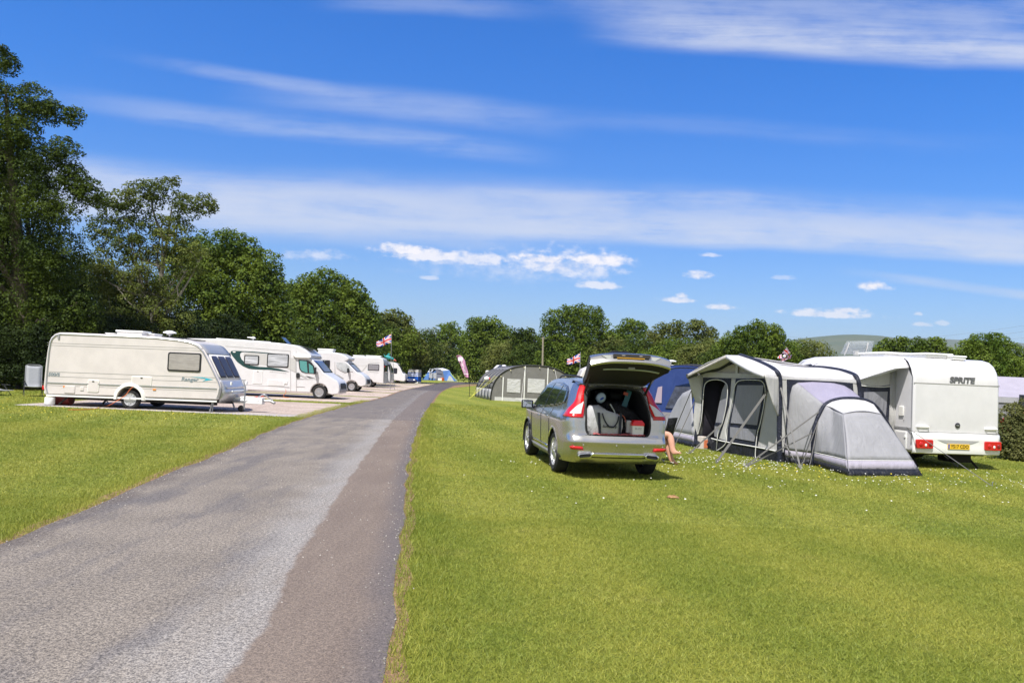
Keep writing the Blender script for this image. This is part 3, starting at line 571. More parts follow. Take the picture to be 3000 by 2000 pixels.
class Van:
    """box-shaped vehicle: side profile (x, z) closed polygon, extruded over its width; x forward, y left"""
    def __init__(s, name, label, cat, loc, rz, profile, w, material, bevel=.05, group=None, body='body', taper=None):
        s.root = empty(name, loc, rz, label, cat, group); s.P = profile; s.w = w; s.loc = Vector(loc); mb = MB(); s.taper = taper
        f = (lambda a, b_, t: (a, t * (taper(a) if taper else 1), b_)); mb.prism(profile, f, -w / 2, w / 2)
        s.body = mb.build(body, material, s.root, smooth=32, bevel=bevel, seg=3)
    def xs(s, z, front=True):
        X_ = []
        n = len(s.P)
        for i in range(n):
            (x1, z1), (x2, z2) = s.P[i], s.P[(i + 1) % n]
            if (z1 - z) * (z2 - z) <= 0 and z1 != z2: X_.append(x1 + (x2 - x1) * (z - z1) / (z2 - z1))
        return max(X_) if front else min(X_)
    def side(s, name, poly, m_, off=.004, th=.004, side=-1, parent=None, bevel=0.):
        y = side * s.w / 2; mb = MB(); f = lambda a, b_, t: (a, (y * (s.taper(a) if s.taper else 1)) + side * t, b_)
        mb.prism(poly, f, off - th, off); return mb.build(name, m_, parent or s.root, smooth=30, bevel=bevel)
    def end(s, name, z0, z1, y0, y1, m_, off=.006, front=True, parent=None, n=8, r=0., bow=0.):
        rows = []; mb = MB(); sg = 1 if front else -1
        for i in range(n + 1):
            z = z0 + (z1 - z0) * i / n; ins = 0
            if r:
                d = min(z - z0, z1 - z); ins = r - math.sqrt(max(0, r * r - (r - min(d, r)) ** 2))
            a, b_ = y0 + ins, y1 - ins; x_ = s.xs(z, front) + sg * off
            rows.append([(x_ - sg * bow * (2 * (a + (b_ - a) * j / 6) / s.w) ** 2, a + (b_ - a) * j / 6, z) for j in range(7)])
        mb.grid(rows); return mb.build(name, m_, parent or s.root, smooth=180, solid=.008)
    def window(s, poly_fn, x0, z0, x1, z1, r=.06, side=-1, name='window', fr=.05, gl=None, label=None, frm=None):
        w_ = s.side(name, rrect(x0, z0, x1, z1, r), frm or black_pl, .022, .026, side, bevel=.006); tag(w_, label)
        s.side('pane', rrect(x0 + fr, z0 + fr, x1 - fr, z1 - fr, r * .6), gl or blind, .030, .012, side, parent=w_, bevel=.003); return w_
def trace(zp, ox, oy, k, Y, rx):
    out = []
    for a, b_ in zp: p = at(ox + a * k, oy + b_ * k, Y); out.append((p.x - rx, max(p.z, .01)))
    return out
def arch(cx, cz, r_, z, n=10):
    """profile points of a wheel arch from right to left at sill height z"""
    a0 = math.asin(max(-1, min(1, (z - cz) / r_))); return [(cx + r_ * math.cos(t), cz + r_ * math.sin(t)) for t in [a0 + (math.pi - 2 * a0) * i / n for i in range(n + 1)]]
def roof_dome(parent, c, sx, sy, sz, m_=None, name='roof_vent'):
    mb = MB(); mb.box((c[0], c[1], c[2] + sz * .3), (sx, sy, sz * .6)); mb.box((c[0], c[1], c[2] + sz * .8), (sx * 1.1, sy * 1.1, sz * .4)); return mb.build(name, m_ or white_pl, parent, smooth=40, bevel=.02)
def aerial(parent, x, y, z, h=.22, r_=.16, m_=None, name='aerial'):
    mb = MB(); mb.tube([(x, y, z), (x, y, z + h)], .02, 8); mb.lathe([(.02, 0), (r_, .02), (r_ * .9, .06), (r_ * .4, .1), (.01, .11)], lambda a, b_, q: (x + a, y + b_, z + h - .02 + q), 18); return mb.build(name, m_ or white_pl, parent, smooth=50)

# ================================================================== CREAM CARAVAN (left)
YN = 25.9; RW = 2.2; rx = at(395, 1170, YN).x; K2 = (40, 940, .2976)
zp = [(315, 722), (300, 690), (292, 640), (300, 560), (312, 430), (330, 290), (348, 205), (368, 160), (405, 128), (450, 113), (560, 115), (1000, 134), (1400, 152), (1640, 178), (1750, 200), (1830, 236), (1878, 290), (1920, 365), (1980, 490), (2030, 600), (2044, 650), (2030, 720), (2010, 776)]
prof = trace(zp, *K2, YN, rx); wc = trace([(1140, 778)], *K2, YN, rx)[0]; wc = (wc[0], .33); zs = trace([(1400, 757)], *K2, YN, rx)[0][1]
zb0, zb1 = prof[0][1], prof[-1][1]; prof = prof + arch(wc[0], wc[1], .42, zs)
V1 = Van('caravan', 'cream touring caravan lettered Ranger with silver nose, nearest on the left', 'caravan', (rx, YN + RW / 2, 0), 0, prof, RW, cream, bevel=.035, group='caravans and motorhomes parked in the left row')
T1 = lambda pts: trace(pts, *K2, YN - .01, rx)
# edge rails
def rail(v, pts, r_, m_, name='corner_rail', side=-1):
    y = side * (v.w / 2 + .004); mb = MB(); mb.tube([(a, y, b_) for a, b_ in pts], r_, 6); return mb.build(name, m_, v.root, smooth=60)
rail(V1, T1([(335, 712), (318, 650), (330, 500), (350, 300), (365, 210), (382, 172), (415, 142), (455, 128), (560, 130), (1000, 148), (1400, 166), (1640, 192), (1745, 213), (1815, 248), (1865, 305)]), .026, alu)
rail(V1, T1([(1865, 305), (1905, 380), (1965, 500), (2015, 605), (2030, 655), (2016, 720), (1996, 770)]), .026, alu)
for zz, th, mm_ in ((212, 3, line_g), (235, 3, line_g), (494, 4, line_g), (540, 3, line_g), (600, 9, alu), (628, 3, line_g), (722, 16, white_pl), (735, 4, line_g)):
    x0 = 330 if zz < 300 else 320; x1 = 1860 if zz < 300 else 2000; dz = (x1 - x0) * .0365
    V1.side('groove' if mm_ is line_g else 'trim_strip', T1([(x0, zz), (x1, zz + dz), (x1, zz + dz + th), (x0, zz + th)]), mm_, .006 if mm_ is line_g else .018, .012)
q = T1([(1522, 305), (1840, 505)]); V1.window(None, q[0][0], q[1][1], q[1][0], q[0][1], .07, fr=.05, label='brown tinted side window with a drawn blind')
def hatch(v, T, x0, z0, x1, z1, m_, name='locker_door', r_=.03, fr=.022, side=-1, handle=True, cent=None):
    q = T([(x0, z0), (x1, z1)]); a, b_, c_, d = q[0][0], q[1][1], q[1][0], q[0][1]
    f = v.side(name, rrect(a, b_, c_, d, r_), m_, .018, .02, side, bevel=.004); v.side('panel', rrect(a + fr, b_ + fr, c_ - fr, d - fr, r_ * .7), v.body.data.materials[0], .021, .01, side, parent=f, bevel=.003)
    if handle: h = v.side('handle', rrect((a + c_) / 2 - .035, d - fr * 2.4, (a + c_) / 2 + .035, d - fr * 1.2, .008), black_pl, .03, .014, side, parent=f)
    return f
hatch(V1, T1, 730, 576, 835, 702, cream_pl, 'toilet_hatch', .05, .03); hatch(V1, T1, 1162, 540, 1356, 642, cream_pl, 'battery_locker', .03, .03); hatch(V1, T1, 500, 635, 600, 712, cream, 'gas_flap', .03, .012, handle=False); hatch(V1, T1, 655, 645, 688, 685, cream_pl, 'water_inlet', .01, .012, handle=False)
for a, b_ in ((488, 638), (1370, 666)): q = T1([(a, b_), (a + 30, b_ + 15)]); V1.side('marker_lamp', rrect(q[0][0], q[1][1], q[1][0], q[0][1], .01), amber, .02, .02)
# wheel arch trim, wheels
mb = MB(); rows = [[(wc[0] + rr_ * math.cos(t), -RW / 2 - yo, wc[1] + rr_ * math.sin(t)) for t in [R(-4 + 188 * i / 22) for i in range(23)]] for rr_, yo in ((.415, .0), (.415, .05), (.50, .05), (.53, .0))]; mb.grid(rows); mb.build('wheel_arch', cream_pl, V1.root, smooth=60)
wheel(V1.root, (wc[0], -RW / 2 + .12, .31), .315, .19, -1, .64, 12, mat('wheel_trim', (.62, .62, .64), .35, metal=.4)); wheel(V1.root, (wc[0], RW / 2 - .12, .31), .315, .19, 1, .64, 12)
# chassis
mb = MB(); x_l, x_r = prof[0][0], T1([(2010, 776)])[0][0]
for sy in (-.75, .75): mb.box(((x_l + x_r) / 2 + .3, sy, .30), (x_r - x_l - .9, .06, .16))
mb.box((wc[0], 0, .31), (.08, 1.9, .08)); mb.box(((x_l + x_r) / 2, 0, .40), (x_r - x_l - .12, 2.0, .05)); mb.build('chassis', under, V1.root)
# nose: grey upper, three panes, silver locker
fz = lambda py: T1([(1990, py)])[0][1]
zt, zw1, zw0 = fz(210), fz(330), fz(565); zl = fz(700)
V1.end('front_cap', fz(330), fz(228), -1.07, 1.07, silver_pl, .012)
wf = V1.end('front_window', fz(575), fz(332), -1.0, 1.0, cream_pl, .015, r=.08)
smoked = mat('smoked_pane', (.045, .042, .06), .35, spec=.3)
for y0, y1 in ((-.92, -.36), (-.32, .32), (.36, .92)): V1.end('pane', fz(560), fz(345), y0, y1, smoked, .035, parent=wf, r=.06)
rows = []; mb = MB()
for z_, out, in_ in ((fz(578), .02, 0), (fz(600), .10, 0), (fz(650), .16, 0), (fz(668), .15, 0), (fz(676), .20, 0), (fz(712), .26, 0), (fz(750), .24, 0), (fz(800), .12, 0)):
    b_ = V1.xs(max(z_, zb1 + .01)); rows.append([(b_ + out * (1 - (abs(y_) / 1.05) ** 4), y_ * 1.0, z_) for y_ in [-1.03 + 2.06 * j / 16 for j in range(17)]])
mb.grid(rows); gl_ = mb.build('gas_locker', mat('silver_locker', (.50, .50, .52), .28, metal=.5), V1.root, smooth=35, solid=.01)
nx = V1.xs(fz(690)) + .24
for sy in (-.75, .75): mb = MB(); mb.box((nx - .02, sy, fz(612)), (.05, .09, .11)); mb.build('marker_lamp', white_pl, V1.root, bevel=.01)
mb = MB(); mb.box((nx + .02, 0, fz(690)), (.05, 1.5, .05)); mb.build('grab_rail', white_pl, V1.root, bevel=.015)
# hitch
mb = MB(); hx0 = nx - .3; hx1 = T1([(2400, 780)])[0][0] - .35
for sy in (-1, 1): mb.tube([(hx0 - 1, sy * .55, .33), (hx1, sy * .05, .40)], .04, 4)
mb.build('a_frame', steel, V1.root)
mb = MB(); hx1 = hx0 + 1.15; mb.prism([(hx0 + .15, .30), (hx1, .28), (hx1, .50), (hx0 + .45, .53), (hx0 + .15, .47)], lambda a, b_, t: (a, t, b_), -.16, .16); cvr = mb.build('hitch_cover', white_pl, V1.root, bevel=.02)
text('cover_lettering', '/A', .12, mat('lg', (.55, .55, .56), .5), cvr, frame((hx1 - .14, -.163, .39), (1, 0, 0), (0, 0, 1)), .002)
mb = MB(); mb.tube([(hx1, 0, .40), (hx1 + .22, 0, .41), (hx1 + .34, 0, .36)], [.035, .04, .05], 8); mb.ell((hx1 + .36, 0, .35), (.06, .05, .05), 10, 6); mb.build('coupling', steel, V1.root, smooth=50)
mb = MB(); mb.tube(smooth_line([(hx1 - .2, 0, .52), (hx1 + .02, -.02, .62), (hx1 + .2, 0, .5), (hx1 + .32, 0, .44)], 5), .022, 6); mb.build('hitch_handle', steel, V1.root, smooth=60); mb = MB(); mb.tube(smooth_line([(hx1 - .35, .02, .50), (hx1 - .12, 0, .55), (hx1 + .0, 0, .57)], 5), .02, 6); mb.build('brake_lever', mat('red_plastic', (.6, .04, .04), .4), V1.root, smooth=60)
mb = MB(); jx = hx0 + .55; mb.tube([(jx, -.16, .1), (jx, -.16, .86), (jx - .05, -.16, .98), (jx - .06, -.16, 1.06)], [.03, .03, .02, .02], 8); mb.box((jx - .06, -.16, 1.08), (.12, .03, .03)); jw = mb.build('jockey_wheel', steel, V1.root, smooth=50)
mb = MB(); mb.lathe([(.02, -.035), (.10, -.035), (.115, 0), (.10, .035), (.02, .035)], lambda a, b_, h: (jx - .1 + a, -.16 + h, .115 + b_), 18); mb.build('jockey_tyre', rubber, jw, smooth=60)
def steady(v, x, y, z, lean, side_=1):
    mb = MB(); mb.box((x + lean / 2, y, z / 2), (.05, .04, math.hypot(lean, z)), rot=(0, math.atan2(-lean, z) * -1, 0)); mb.box((x + lean, y, .02), (.12, .12, .02)); return mb.build('corner_steady', steel, v.root)
def strut(v, a, b_, w_=.045, m_=None, name='corner_steady'): mb = MB(); mb.tube([a, b_], w_, 4); return mb.build(name, m_ or steel, v.root)
xs_ = T1([(1930, 800), (1915, 885), (2070, 800), (2085, 855), (410, 845), (530, 735), (590, 800), (680, 735)])
strut(V1, (xs_[0][0] + .03, -.95, .38), (xs_[1][0], -.98, .02), .028); strut(V1, (xs_[0][0] + .03, -.86, .38), (xs_[1][0] + .04, -.88, .02), .022)
strut(V1, (xs_[0][0], .9, .38), (xs_[0][0] + .12, .95, .02), .03); strut(V1, (xs_[4][0], -.95, .02), (xs_[5][0], -.9, .40), .03, under); strut(V1, (xs_[6][0], .75, .02), (xs_[7][0], .8, .40), .035, under); strut(V1, (xs_[6][0] - .2, .8, .36), (xs_[7][0] - .1, .75, .08), .02, under)
# rear lamp column and bumper
mb = MB(); zr = T1([(280, 655)])[0]; mb.box((V1.xs(zr[1], False) - .04, -.95, zr[1]), (.10, .18, .14)); mb.build('tail_lamp', red_l, V1.root, bevel=.015)
mb = MB(); mb.box((V1.xs(zr[1] - .2, False) - .02, 0, zr[1] - .13), (.14, 2.1, .16)); mb.build('rear_bumper', white_pl, V1.root, bevel=.04)
q = T1([(440, 135), (452, 178)]); V1.side('awning_light', rrect(q[0][0] - .01, q[1][1], q[1][0], q[0][1], .01), grey_pl, .03, .03)
# roof things
for zx, sz, y_, nm in ((825, .05, 0, 'roof_vent'), (1035, .16, -.1, 'roof_light'), (1190, .10, .3, 'roof_light')):
    q = T1([(zx, 133)])[0]; roof_dome(V1.root, (q[0], y_, V1_z if False else 2.44 - .0 * zx), .85 if sz > .1 else .3, .6, sz, name=nm)
zr_ = max(p[1] for p in prof)
q = T1([(1430, 150), (1335, 148)]); aerial(V1.root, q[0][0], -.3, q[0][1] - .04, .18, .22); aerial(V1.root, q[1][0], .4, q[1][1] - .04, .16, .10, grey_pl)
mb = MB(); mb.box((q[0][0] + .35, .1, q[0][1] - .01), (1.1, .9, .03), rot=(0, R(4), 0)); mb.build('solar_panel', glass_d, V1.root)
# lettering and swoosh
q = T1([(1732, 575), (395, 527)]); c_ = V1.w / 2 + .006
text('lettering', 'Ranger', .17, txtgrey, V1.root, frame((q[0][0], -c_, q[0][1]), (1, 0, 0), (0, 0, 1)), .003, .15, .004, 1.05, 1.1); text('lettering', '500/5', .15, txtgrey, V1.root, frame((q[1][0], -c_, q[1][1]), (1, 0, 0), (0, 0, 1)), .003, .15, .004, 1.02, 1.1)
V1.side('swoosh', T1([(1745, 550), (1850, 553), (1960, 576), (1860, 592), (1885, 580), (1890, 568), (1830, 560)]), teal, .008, .008)
V1.side('swoosh', T1([(1745, 550), (1820, 556), (1885, 570), (1885, 576), (1810, 562)]), lgrey, .006, .006)
# red barrel, white bucket, cable
def barrel(name, label, cat, p, r_, h, m_, rim_m, lie=False):
    mb = MB(); mb.lathe([(.01, 0), (r_ * .92, 0), (r_, .03), (r_, h * .9), (r_ * .9, h), (.01, h)], lambda a, b_, q: (a, b_, q), 24); o = mb.build(name, m_, None, smooth=40, loc=p); tag(o, label, cat)
    mb = MB(); mb.lathe([(r_ * 1.0, h * .10), (r_ * 1.04, h * .12), (r_ * 1.04, h * .17), (r_, h * .19)], lambda a, b_, q: (a, b_, q), 24); mb.build('hoop', rim_m, o, smooth=60); return o
p = G(145, 1187); barrel('waste_bucket', 'white bucket standing under the rear corner of the cream caravan', 'bucket', p, .155, .27, white_pl, grey_pl)
p = G(185, 1192); p.y += 1.0; p.x = at(185, 1180, p.y).x; mb = MB(); mb.lathe([(.01, -.28), (.22, -.28), (.24, -.2), (.24, .2), (.22, .28), (.01, .28)], lambda a, b_, q: (q, a, .24 + b_), 24); o = mb.build('water_barrel', mat('dark_red_plastic', (.20, .025, .02), .5, nz=.3, nzs=6), None, smooth=40, loc=p); tag(o, 'dark red water barrel lying under the rear of the cream caravan', 'barrel')
mb = MB(); a = Vector((at(391, 1132, 25.85).x, 25.85, .72)); g0 = G(352, 1170); pts = [at(391, 1131, 25.82), at(378, 1144, 25.80), at(368, 1157, 25.78), at(345, 1172, 25.75), at(325, 1184, 25.72), G(305, 1191), G(282, 1196, .02), G(255, 1199, .02), G(200, 1200, .02)]
tag(mb.tube(smooth_line([Vector(q) - pts[-1] for q in pts], 5), .011, 6).build('power_cable', orange_c, None, smooth=60, loc=pts[-1]), 'orange hook-up cable hanging from the locker of the cream caravan', 'cable')
# ------------------------------------------------ recliner and folded lounger
mesh_grey = mat('grey_mesh_fabric', (.30, .31, .33), .75, nz=.12, nzs=30); tube_d = mat('dark_frame', (.03, .03, .033), .45)
def recliner(loc, rz, back, label, low=False):
    root = empty('reclining_chair', loc, rz, label, 'camping chair'); L_ = .62
    sh = .38 if not low else .2
    prof_ = [(-.05, sh), (.42, sh + .02)] ; bx, bz = math.cos(back), math.sin(back)
    mb = MB(); rows = []
    for (x, z) in [(.5, sh + .02), (.25, sh - .015), (0, sh)] + [(-bx * t, sh + bz * t) for t in (.15, .35, .55, .75, .86)]: rows.append([(x, y, z - .02 * (1 - (y / .26) ** 2)) for y in (-.26, -.13, 0, .13, .26)])
    mb.grid(rows); sling = mb.build('sling', mesh_grey, root, smooth=180, solid=.012)
    mb = MB()
    for sy in (-.28, .28): mb.tube(smooth_line([(.52, sy, sh + .02), (.25, sy, sh), (0, sy, sh), (-bx * .5, sy, sh + bz * .5), (-bx * .85, sy, sh + bz * .85)], 4), .013, 6)
    mb.tube([(-bx * .85, -.28, sh + bz * .85), (-bx * .9, -.2, sh + bz * .9), (-bx * .9, .2, sh + bz * .9), (-bx * .85, .28, sh + bz * .85)], .013, 6); mb.build('frame', mesh_grey, root, smooth=60)
    for sy in (-.31, .31):
        mb = MB(); mb.tube([(.38, sy, .01), (-.08, sy, sh + .2)], .012, 6); mb.build('leg', tube_d, root); mb = MB(); mb.tube([(-.38, sy, .01), (.12, sy, sh + .1)], .012, 6); mb.build('leg', tube_d, root)
        mb = MB(); mb.box((.05, sy, sh + .21), (.46, .05, .025)); mb.build('armrest', tube_d, root, bevel=.01)
    return root
p = at(95, 1165, 31); p.z = 0; recliner(p, R(-55), R(70), 'grey mesh reclining chair standing on the lawn behind the cream caravan')
p = at(-10, 1170, 30.5); p.z = 0; recliner(p, R(-20), R(8), 'low grey lounger laid flat on the lawn at the left edge', True)

# ================================================================== MOTORHOME with green stripe
YN = 39.6; RW = 2.25; rx = at(770, 1150, YN).x; K4 = (660, 980, .1446)
zp = [(-860, 1075), (-900, 900), (-900, 200), (-860, 90), (-780, 72), (0, 88), (700, 135), (1200, 182), (1420, 215), (1600, 290), (1720, 390), (1745, 440), (1700, 470), (1760, 505), (1860, 610), (1985, 770), (2150, 880), (2250, 940), (2290, 1010), (2300, 1120), (2280, 1205), (2150, 1222)]
prof = trace(zp, *K4, YN, rx); wc = trace([(1895, 1165)], *K4, YN, rx)[0]; zs = trace([(1400, 1165)], *K4, YN, rx)[0][1]; rwx = trace([(-300, 1100)], *K4, YN, rx)[0][0]
prof = prof + arch(wc[0], .34, .43, zs) + [trace([(1000, 1150)], *K4, YN, rx)[0]] + arch(rwx, .34, .43, trace([(-300, 1085)], *K4, YN, rx)[0][1])
xm = trace([(1420, 0)], *K4, YN, rx)[0][0]; xe = max(p_[0] for p_ in prof)
V2 = Van('motorhome', 'white motorhome with dark green swoosh and raised roof hatch, second in the left row', 'motorhome', (rx, YN + RW / 2, 0), 0, prof, RW, white, bevel=.05, group='caravans and motorhomes parked in the left row', taper=lambda x: 1 - .17 * max(0, (x - xm) / (xe - xm)) ** 2.2)
T2 = lambda pts: trace(pts, *K4, YN - .01, rx)
for x0, x1, zt_, zb_ in ((375, 680, 422, 606), (838, 1280, 396, 650), (-70, 100, 370, 560)):
    q = T2([(x0, zb_), (x1, zb_), (x1, zt_), (x0, zt_)]); V2.window(None, q[0][0], min(q[0][1], q[1][1]), q[1][0], q[2][1], .07, fr=.055, gl=glass_d if x0 < 0 else mat('venetian_blind', (.52, .53, .56), .2, coat=.8, nz=.6, nzs=3, stretch=(.5, .5, 14)), label='tinted side window')
V2.side('stripe', T2([(112, 335), (160, 325), (300, 330), (600, 345), (900, 370), (1100, 392), (1080, 402), (700, 372), (400, 350), (330, 352), (300, 385), (300, 430), (330, 500), (400, 570), (520, 625), (680, 650), (900, 662), (1080, 690), (1290, 750), (1100, 735), (900, 712), (600, 705), (480, 690), (360, 640), (240, 550), (150, 440), (105, 370)]), dgreen, .007, .007)
V2.side('stripe', T2([(370, 405), (380, 370), (460, 365), (700, 385), (840, 400), (1290, 450), (1330, 470), (1330, 715), (1240, 670), (1060, 640), (850, 615), (700, 605), (420, 600), (380, 560)]), lgrey, .005, .005); V2.side('stripe', T2([(1325, 470), (1425, 480), (1425, 760), (1325, 715)]), lgrey, .005, .005)
V2.side('stripe', T2([(1500, 770), (1650, 870), (1600, 860), (1510, 820)]), lgrey, .008, .008); V2.side('stripe', T2([(1620, 830), (1810, 880), (1700, 872)]), black_pl, .008, .008)
for a, b_ in (((0, 228), (1320, 328)), ((280, 1005), (1300, 1060)), ((1440, 890), (1840, 900)), ((1440, 1045), (1610, 1055))): V2.side('groove', T2([a, b_, (b_[0], b_[1] + 7), (a[0], a[1] + 7)]), line_g, .006, .01)
for x_ in (1315, 1430): V2.side('groove', T2([(x_, 330), (x_ + 6, 330), (x_ + 12, 1150), (x_ + 5, 1150)]), line_g, .006, .01)
hatch(V2, T2, 570, 720, 740, 1000, white_pl, 'locker_door', .03, .03); hatch(V2, T2, 862, 905, 1190, 1040, white_pl, 'locker_door', .03, .03, handle=False); hatch(V2, T2, 1195, 930, 1255, 1000, white_pl, 'hookup_box', .02, .02, handle=False)
q = T2([(180, 350)])[0]; V2.side('emblem', rrect(q[0] - .07, q[1] - .03, q[0] + .07, q[1] + .03, .029), white_pl, .012, .006)
for k in range(9): q = T2([(900 + k * 38, 745 + k * 4)])[0]; V2.side('lettering', rrect(q[0], q[1] - .02, q[0] + .07, q[1] + .015, .008), lgrey, .006, .004)
dw = V2.side('cab_window', T2([(1480, 505), (1660, 520), (1740, 560), (1800, 640), (1815, 790), (1620, 775), (1540, 745), (1500, 690)]), black_pl, .014, .014); V2.side('pane', T2([(1505, 525), (1650, 540), (1668, 770), (1625, 765), (1550, 732), (1518, 680)]), glass_g, .02, .008, parent=dw); V2.side('pane', T2([(1690, 580), (1770, 640), (1795, 780), (1700, 772)]), glass_g, .02, .008, parent=dw)
q = T2([(1472, 825)])[0]; V2.side('door_handle', rrect(q[0] - .09, q[1] - .13, q[0] + .09, q[1] + .13, .07), black_pl, .03, .03)
z1_, z0_ = T2([(1760, 512)])[0][1], T2([(1985, 765)])[0][1]
ws = V2.end('windscreen', z0_ + .0, z1_ - .02, -1.02, 1.02, glass_d, .012, bow=-.0); V2.end('windscreen_top_band', z1_ - .12, z1_ - .03, -1.0, 1.0, mat('blue_tint', (.02, .05, .18), .1), .016, parent=ws)  # plain blue band across the top of the windscreen
zz_ = [T2([(2200, a)])[0][1] for a in (905, 1000, 1120)]
lampg = mat('lamp_glass', (.45, .47, .5), .1, coat=.8, metal=.3)
for sy in (-1, 1): mb = MB(); mb.ell((V2.xs(zz_[0]) - .25, sy * .78, zz_[0] - .05), (.28, .16, .13), 14, 8, rot=Matrix.Rotation(R(25), 3, 'Y')); mb.build('headlight', lampg, V2.root, smooth=60)
V2.end('grille', zz_[2] - .06, zz_[1] + .04, -.6, .6, black_pl, .02, r=.1)
V2.end('bumper_grille', .36, .52, -.75, .75, grey_pl, .02)
q = T2([(1830, 740)])[0]
for sy in (-1, 1): mb = MB(); mb.box((q[0], sy * 1.25, q[1] + .03), (.10, .22, .34)); mb.box((q[0] - .02, sy * 1.12, q[1] - .1), (.08, .2, .07)); mb.build('door_mirror', black_pl, V2.root, bevel=.03, smooth=40)
wheel(V2.root, (wc[0], -RW / 2 + .17, .345), .355, .24, -1, .62, 8, alloy); wheel(V2.root, (wc[0], RW / 2 - .17, .345), .355, .24, 1, .62, 8, alloy); wheel(V2.root, (rwx, -RW / 2 + .15, .345), .355, .24, -1, .62, 8); wheel(V2.root, (rwx, RW / 2 - .15, .345), .355, .24, 1, .62, 8)
mb = MB(); mb.box((wc[0] - 2.8, 0, .42), (6.0, 1.7, .10)); mb.build('chassis', under, V2.root)
q = T2([(440, 120)])[0]; aerial(V2.root, q[0], -.2, q[1] - .05, .2, .13); mb = MB(); mb.box((q[0] - .13, -.2, q[1] + .19), (.35, .05, .05)); mb.build('aerial_arm', white_pl, V2.root, bevel=.01)
q = T2([(1165, 165), (950, 32)]); mb = MB(); a, b_ = q; mb.loft([[(a[0], -.35, a[1]), (a[0], .35, a[1]), (a[0] - .03, .35, a[1] + .03), (a[0] - .03, -.35, a[1] + .03)], [(b_[0] + .25, -.35, b_[1]), (b_[0] + .25, .35, b_[1]), (b_[0] + .2, .35, b_[1] + .02), (b_[0] + .2, -.35, b_[1] + .02)]]); mb.build('raised_hatch', glass_d, V2.root, bevel=.01)
mb = MB(); q = T2([(-200, 95), (900, 170)]); mb.tube([(q[0][0], -RW / 2 + .12, q[0][1]), (q[1][0], -RW / 2 + .12, q[1][1])], .07, 8); mb.build('awning_case', white_pl, V2.root, smooth=60)
q = T2([(1480, 240), (1690, 330)]); mb = MB(); mb.grid([[(q[0][0], y_, q[0][1] + .05) for y_ in (-.8, .8)], [(q[1][0], y_, q[1][1] + .10) for y_ in (-.75, .75)]]); mb.build('roof_window', glass_d, V2.root, solid=.02)
V2.side('cab_pod_lip', T2([(1370, 410), (1440, 400), (1740, 440), (1745, 465), (1700, 478), (1430, 470)]), white_pl, .10, .12, bevel=.03); V2.side('cab_pod_lip', T2([(1370, 410), (1440, 400), (1740, 440), (1745, 465), (1700, 478), (1430, 470)]), white_pl, .10, .12, side=1, bevel=.03)
o = MB().tube(smooth_line([(0, 0, .42), (.02, -.02, .25), (-.08, -.03, .12), (-.04, -.04, .02), (.2, -.1, .015)], 5), .012, 6).build('power_cable', orange_c, None, smooth=60, loc=(at(838, 1140, 39.5).x, 39.45, 0)); tag(o, 'orange hook-up cable below the motorhome with green swoosh', 'cable')

# ================================================================== SECOND MOTORHOME
K5 = (880, 960, .1531)
def simple_van(name, label, cat, YN, RW, zp, refpx, wheels, m_, K, taper_from=None, tk=.17, sill=None, bevel=.06, wr=.34):
    rx = at(refpx, 1120, YN).x; prof = trace(zp, *K, YN, rx); arcs = []
    for w_ in wheels:
        x_ = trace([(w_, 1080)], *K, YN, rx)[0][0]; arcs.append(x_)
    for x_ in sorted(arcs, reverse=True): prof = prof + arch(x_, wr - .01, wr * 1.22, sill)
    tp = None
    if taper_from is not None: xm = trace([(taper_from, 0)], *K, YN, rx)[0][0]; xe = max(p_[0] for p_ in prof); tp = lambda x: 1 - tk * max(0, (x - xm) / (xe - xm)) ** 2
    v = Van(name, label, cat, (rx, YN + RW / 2, 0), 0, prof, RW, m_, bevel=bevel, group='caravans and motorhomes parked in the left row', taper=tp)
    for x_ in arcs:
        for sd in (-1, 1): wheel(v.root, (x_, sd * (RW / 2 - .16), wr), wr, .22, sd, .62, 8)
    return v, (lambda pts: trace(pts, *K, YN - .01, rx)), prof
V3, T3, pr = simple_van('motorhome', 'white motorhome with flared cab, third vehicle in the left row', 'motorhome', 53.4, 2.2, [(-330, 1130), (-380, 1000), (-380, 560), (-350, 470), (-300, 455), (220, 462), (640, 470), (760, 490), (860, 535), (930, 590), (900, 625), (860, 640), (900, 670), (1070, 840), (1180, 900), (1235, 960), (1250, 1040), (1245, 1105), (1150, 1128)], 985, [978, -150], white, K5, 800, sill=.42)
q = T3([(368, 612), (560, 775)]); V3.window(None, q[0][0], q[1][1], q[1][0], q[0][1], .05, fr=.05, gl=glass_d); V3.side('stripe', T3([(680, 700), (730, 740), (850, 830), (840, 850), (740, 800), (690, 760)]), lgrey, .006, .006)
V3.side('cab_window', T3([(690, 660), (860, 670), (940, 740), (1000, 830), (850, 850), (740, 800), (690, 740)]), mat('covered_glass', (.55, .57, .58), .15, coat=.7, nz=.3, nzs=3), .01, .01)
V3.end('windscreen', T3([(1050, 840)])[0][1], T3([(900, 680)])[0][1], -.95, .95, glass_d, .014); V3.end('grille', .55, .85, -.5, .5, black_pl, .02)
q = T3([(1110, 900)])[0]
for sy in (-1, 1): mb = MB(); mb.ell((q[0], sy * .82, q[1]), (.30, .12, .10), 12, 7, rot=Matrix.Rotation(R(25), 3, 'Y')); mb.build('headlight', glass_d, V3.root, smooth=60)
q = T3([(920, 815)])[0]
for sy in (-1, 1): mb = MB(); mb.box((q[0], sy * 1.22, q[1]), (.12, .22, .32)); mb.box((q[0], sy * 1.08, q[1] - .08), (.06, .24, .06)); mb.build('door_mirror', black_pl, V3.root, bevel=.03)
q = T3([(430, 440)])[0]; roof_dome(V3.root, (q[0], 0, q[1] - .06), 1.0, .7, .22, name='roof_vent')
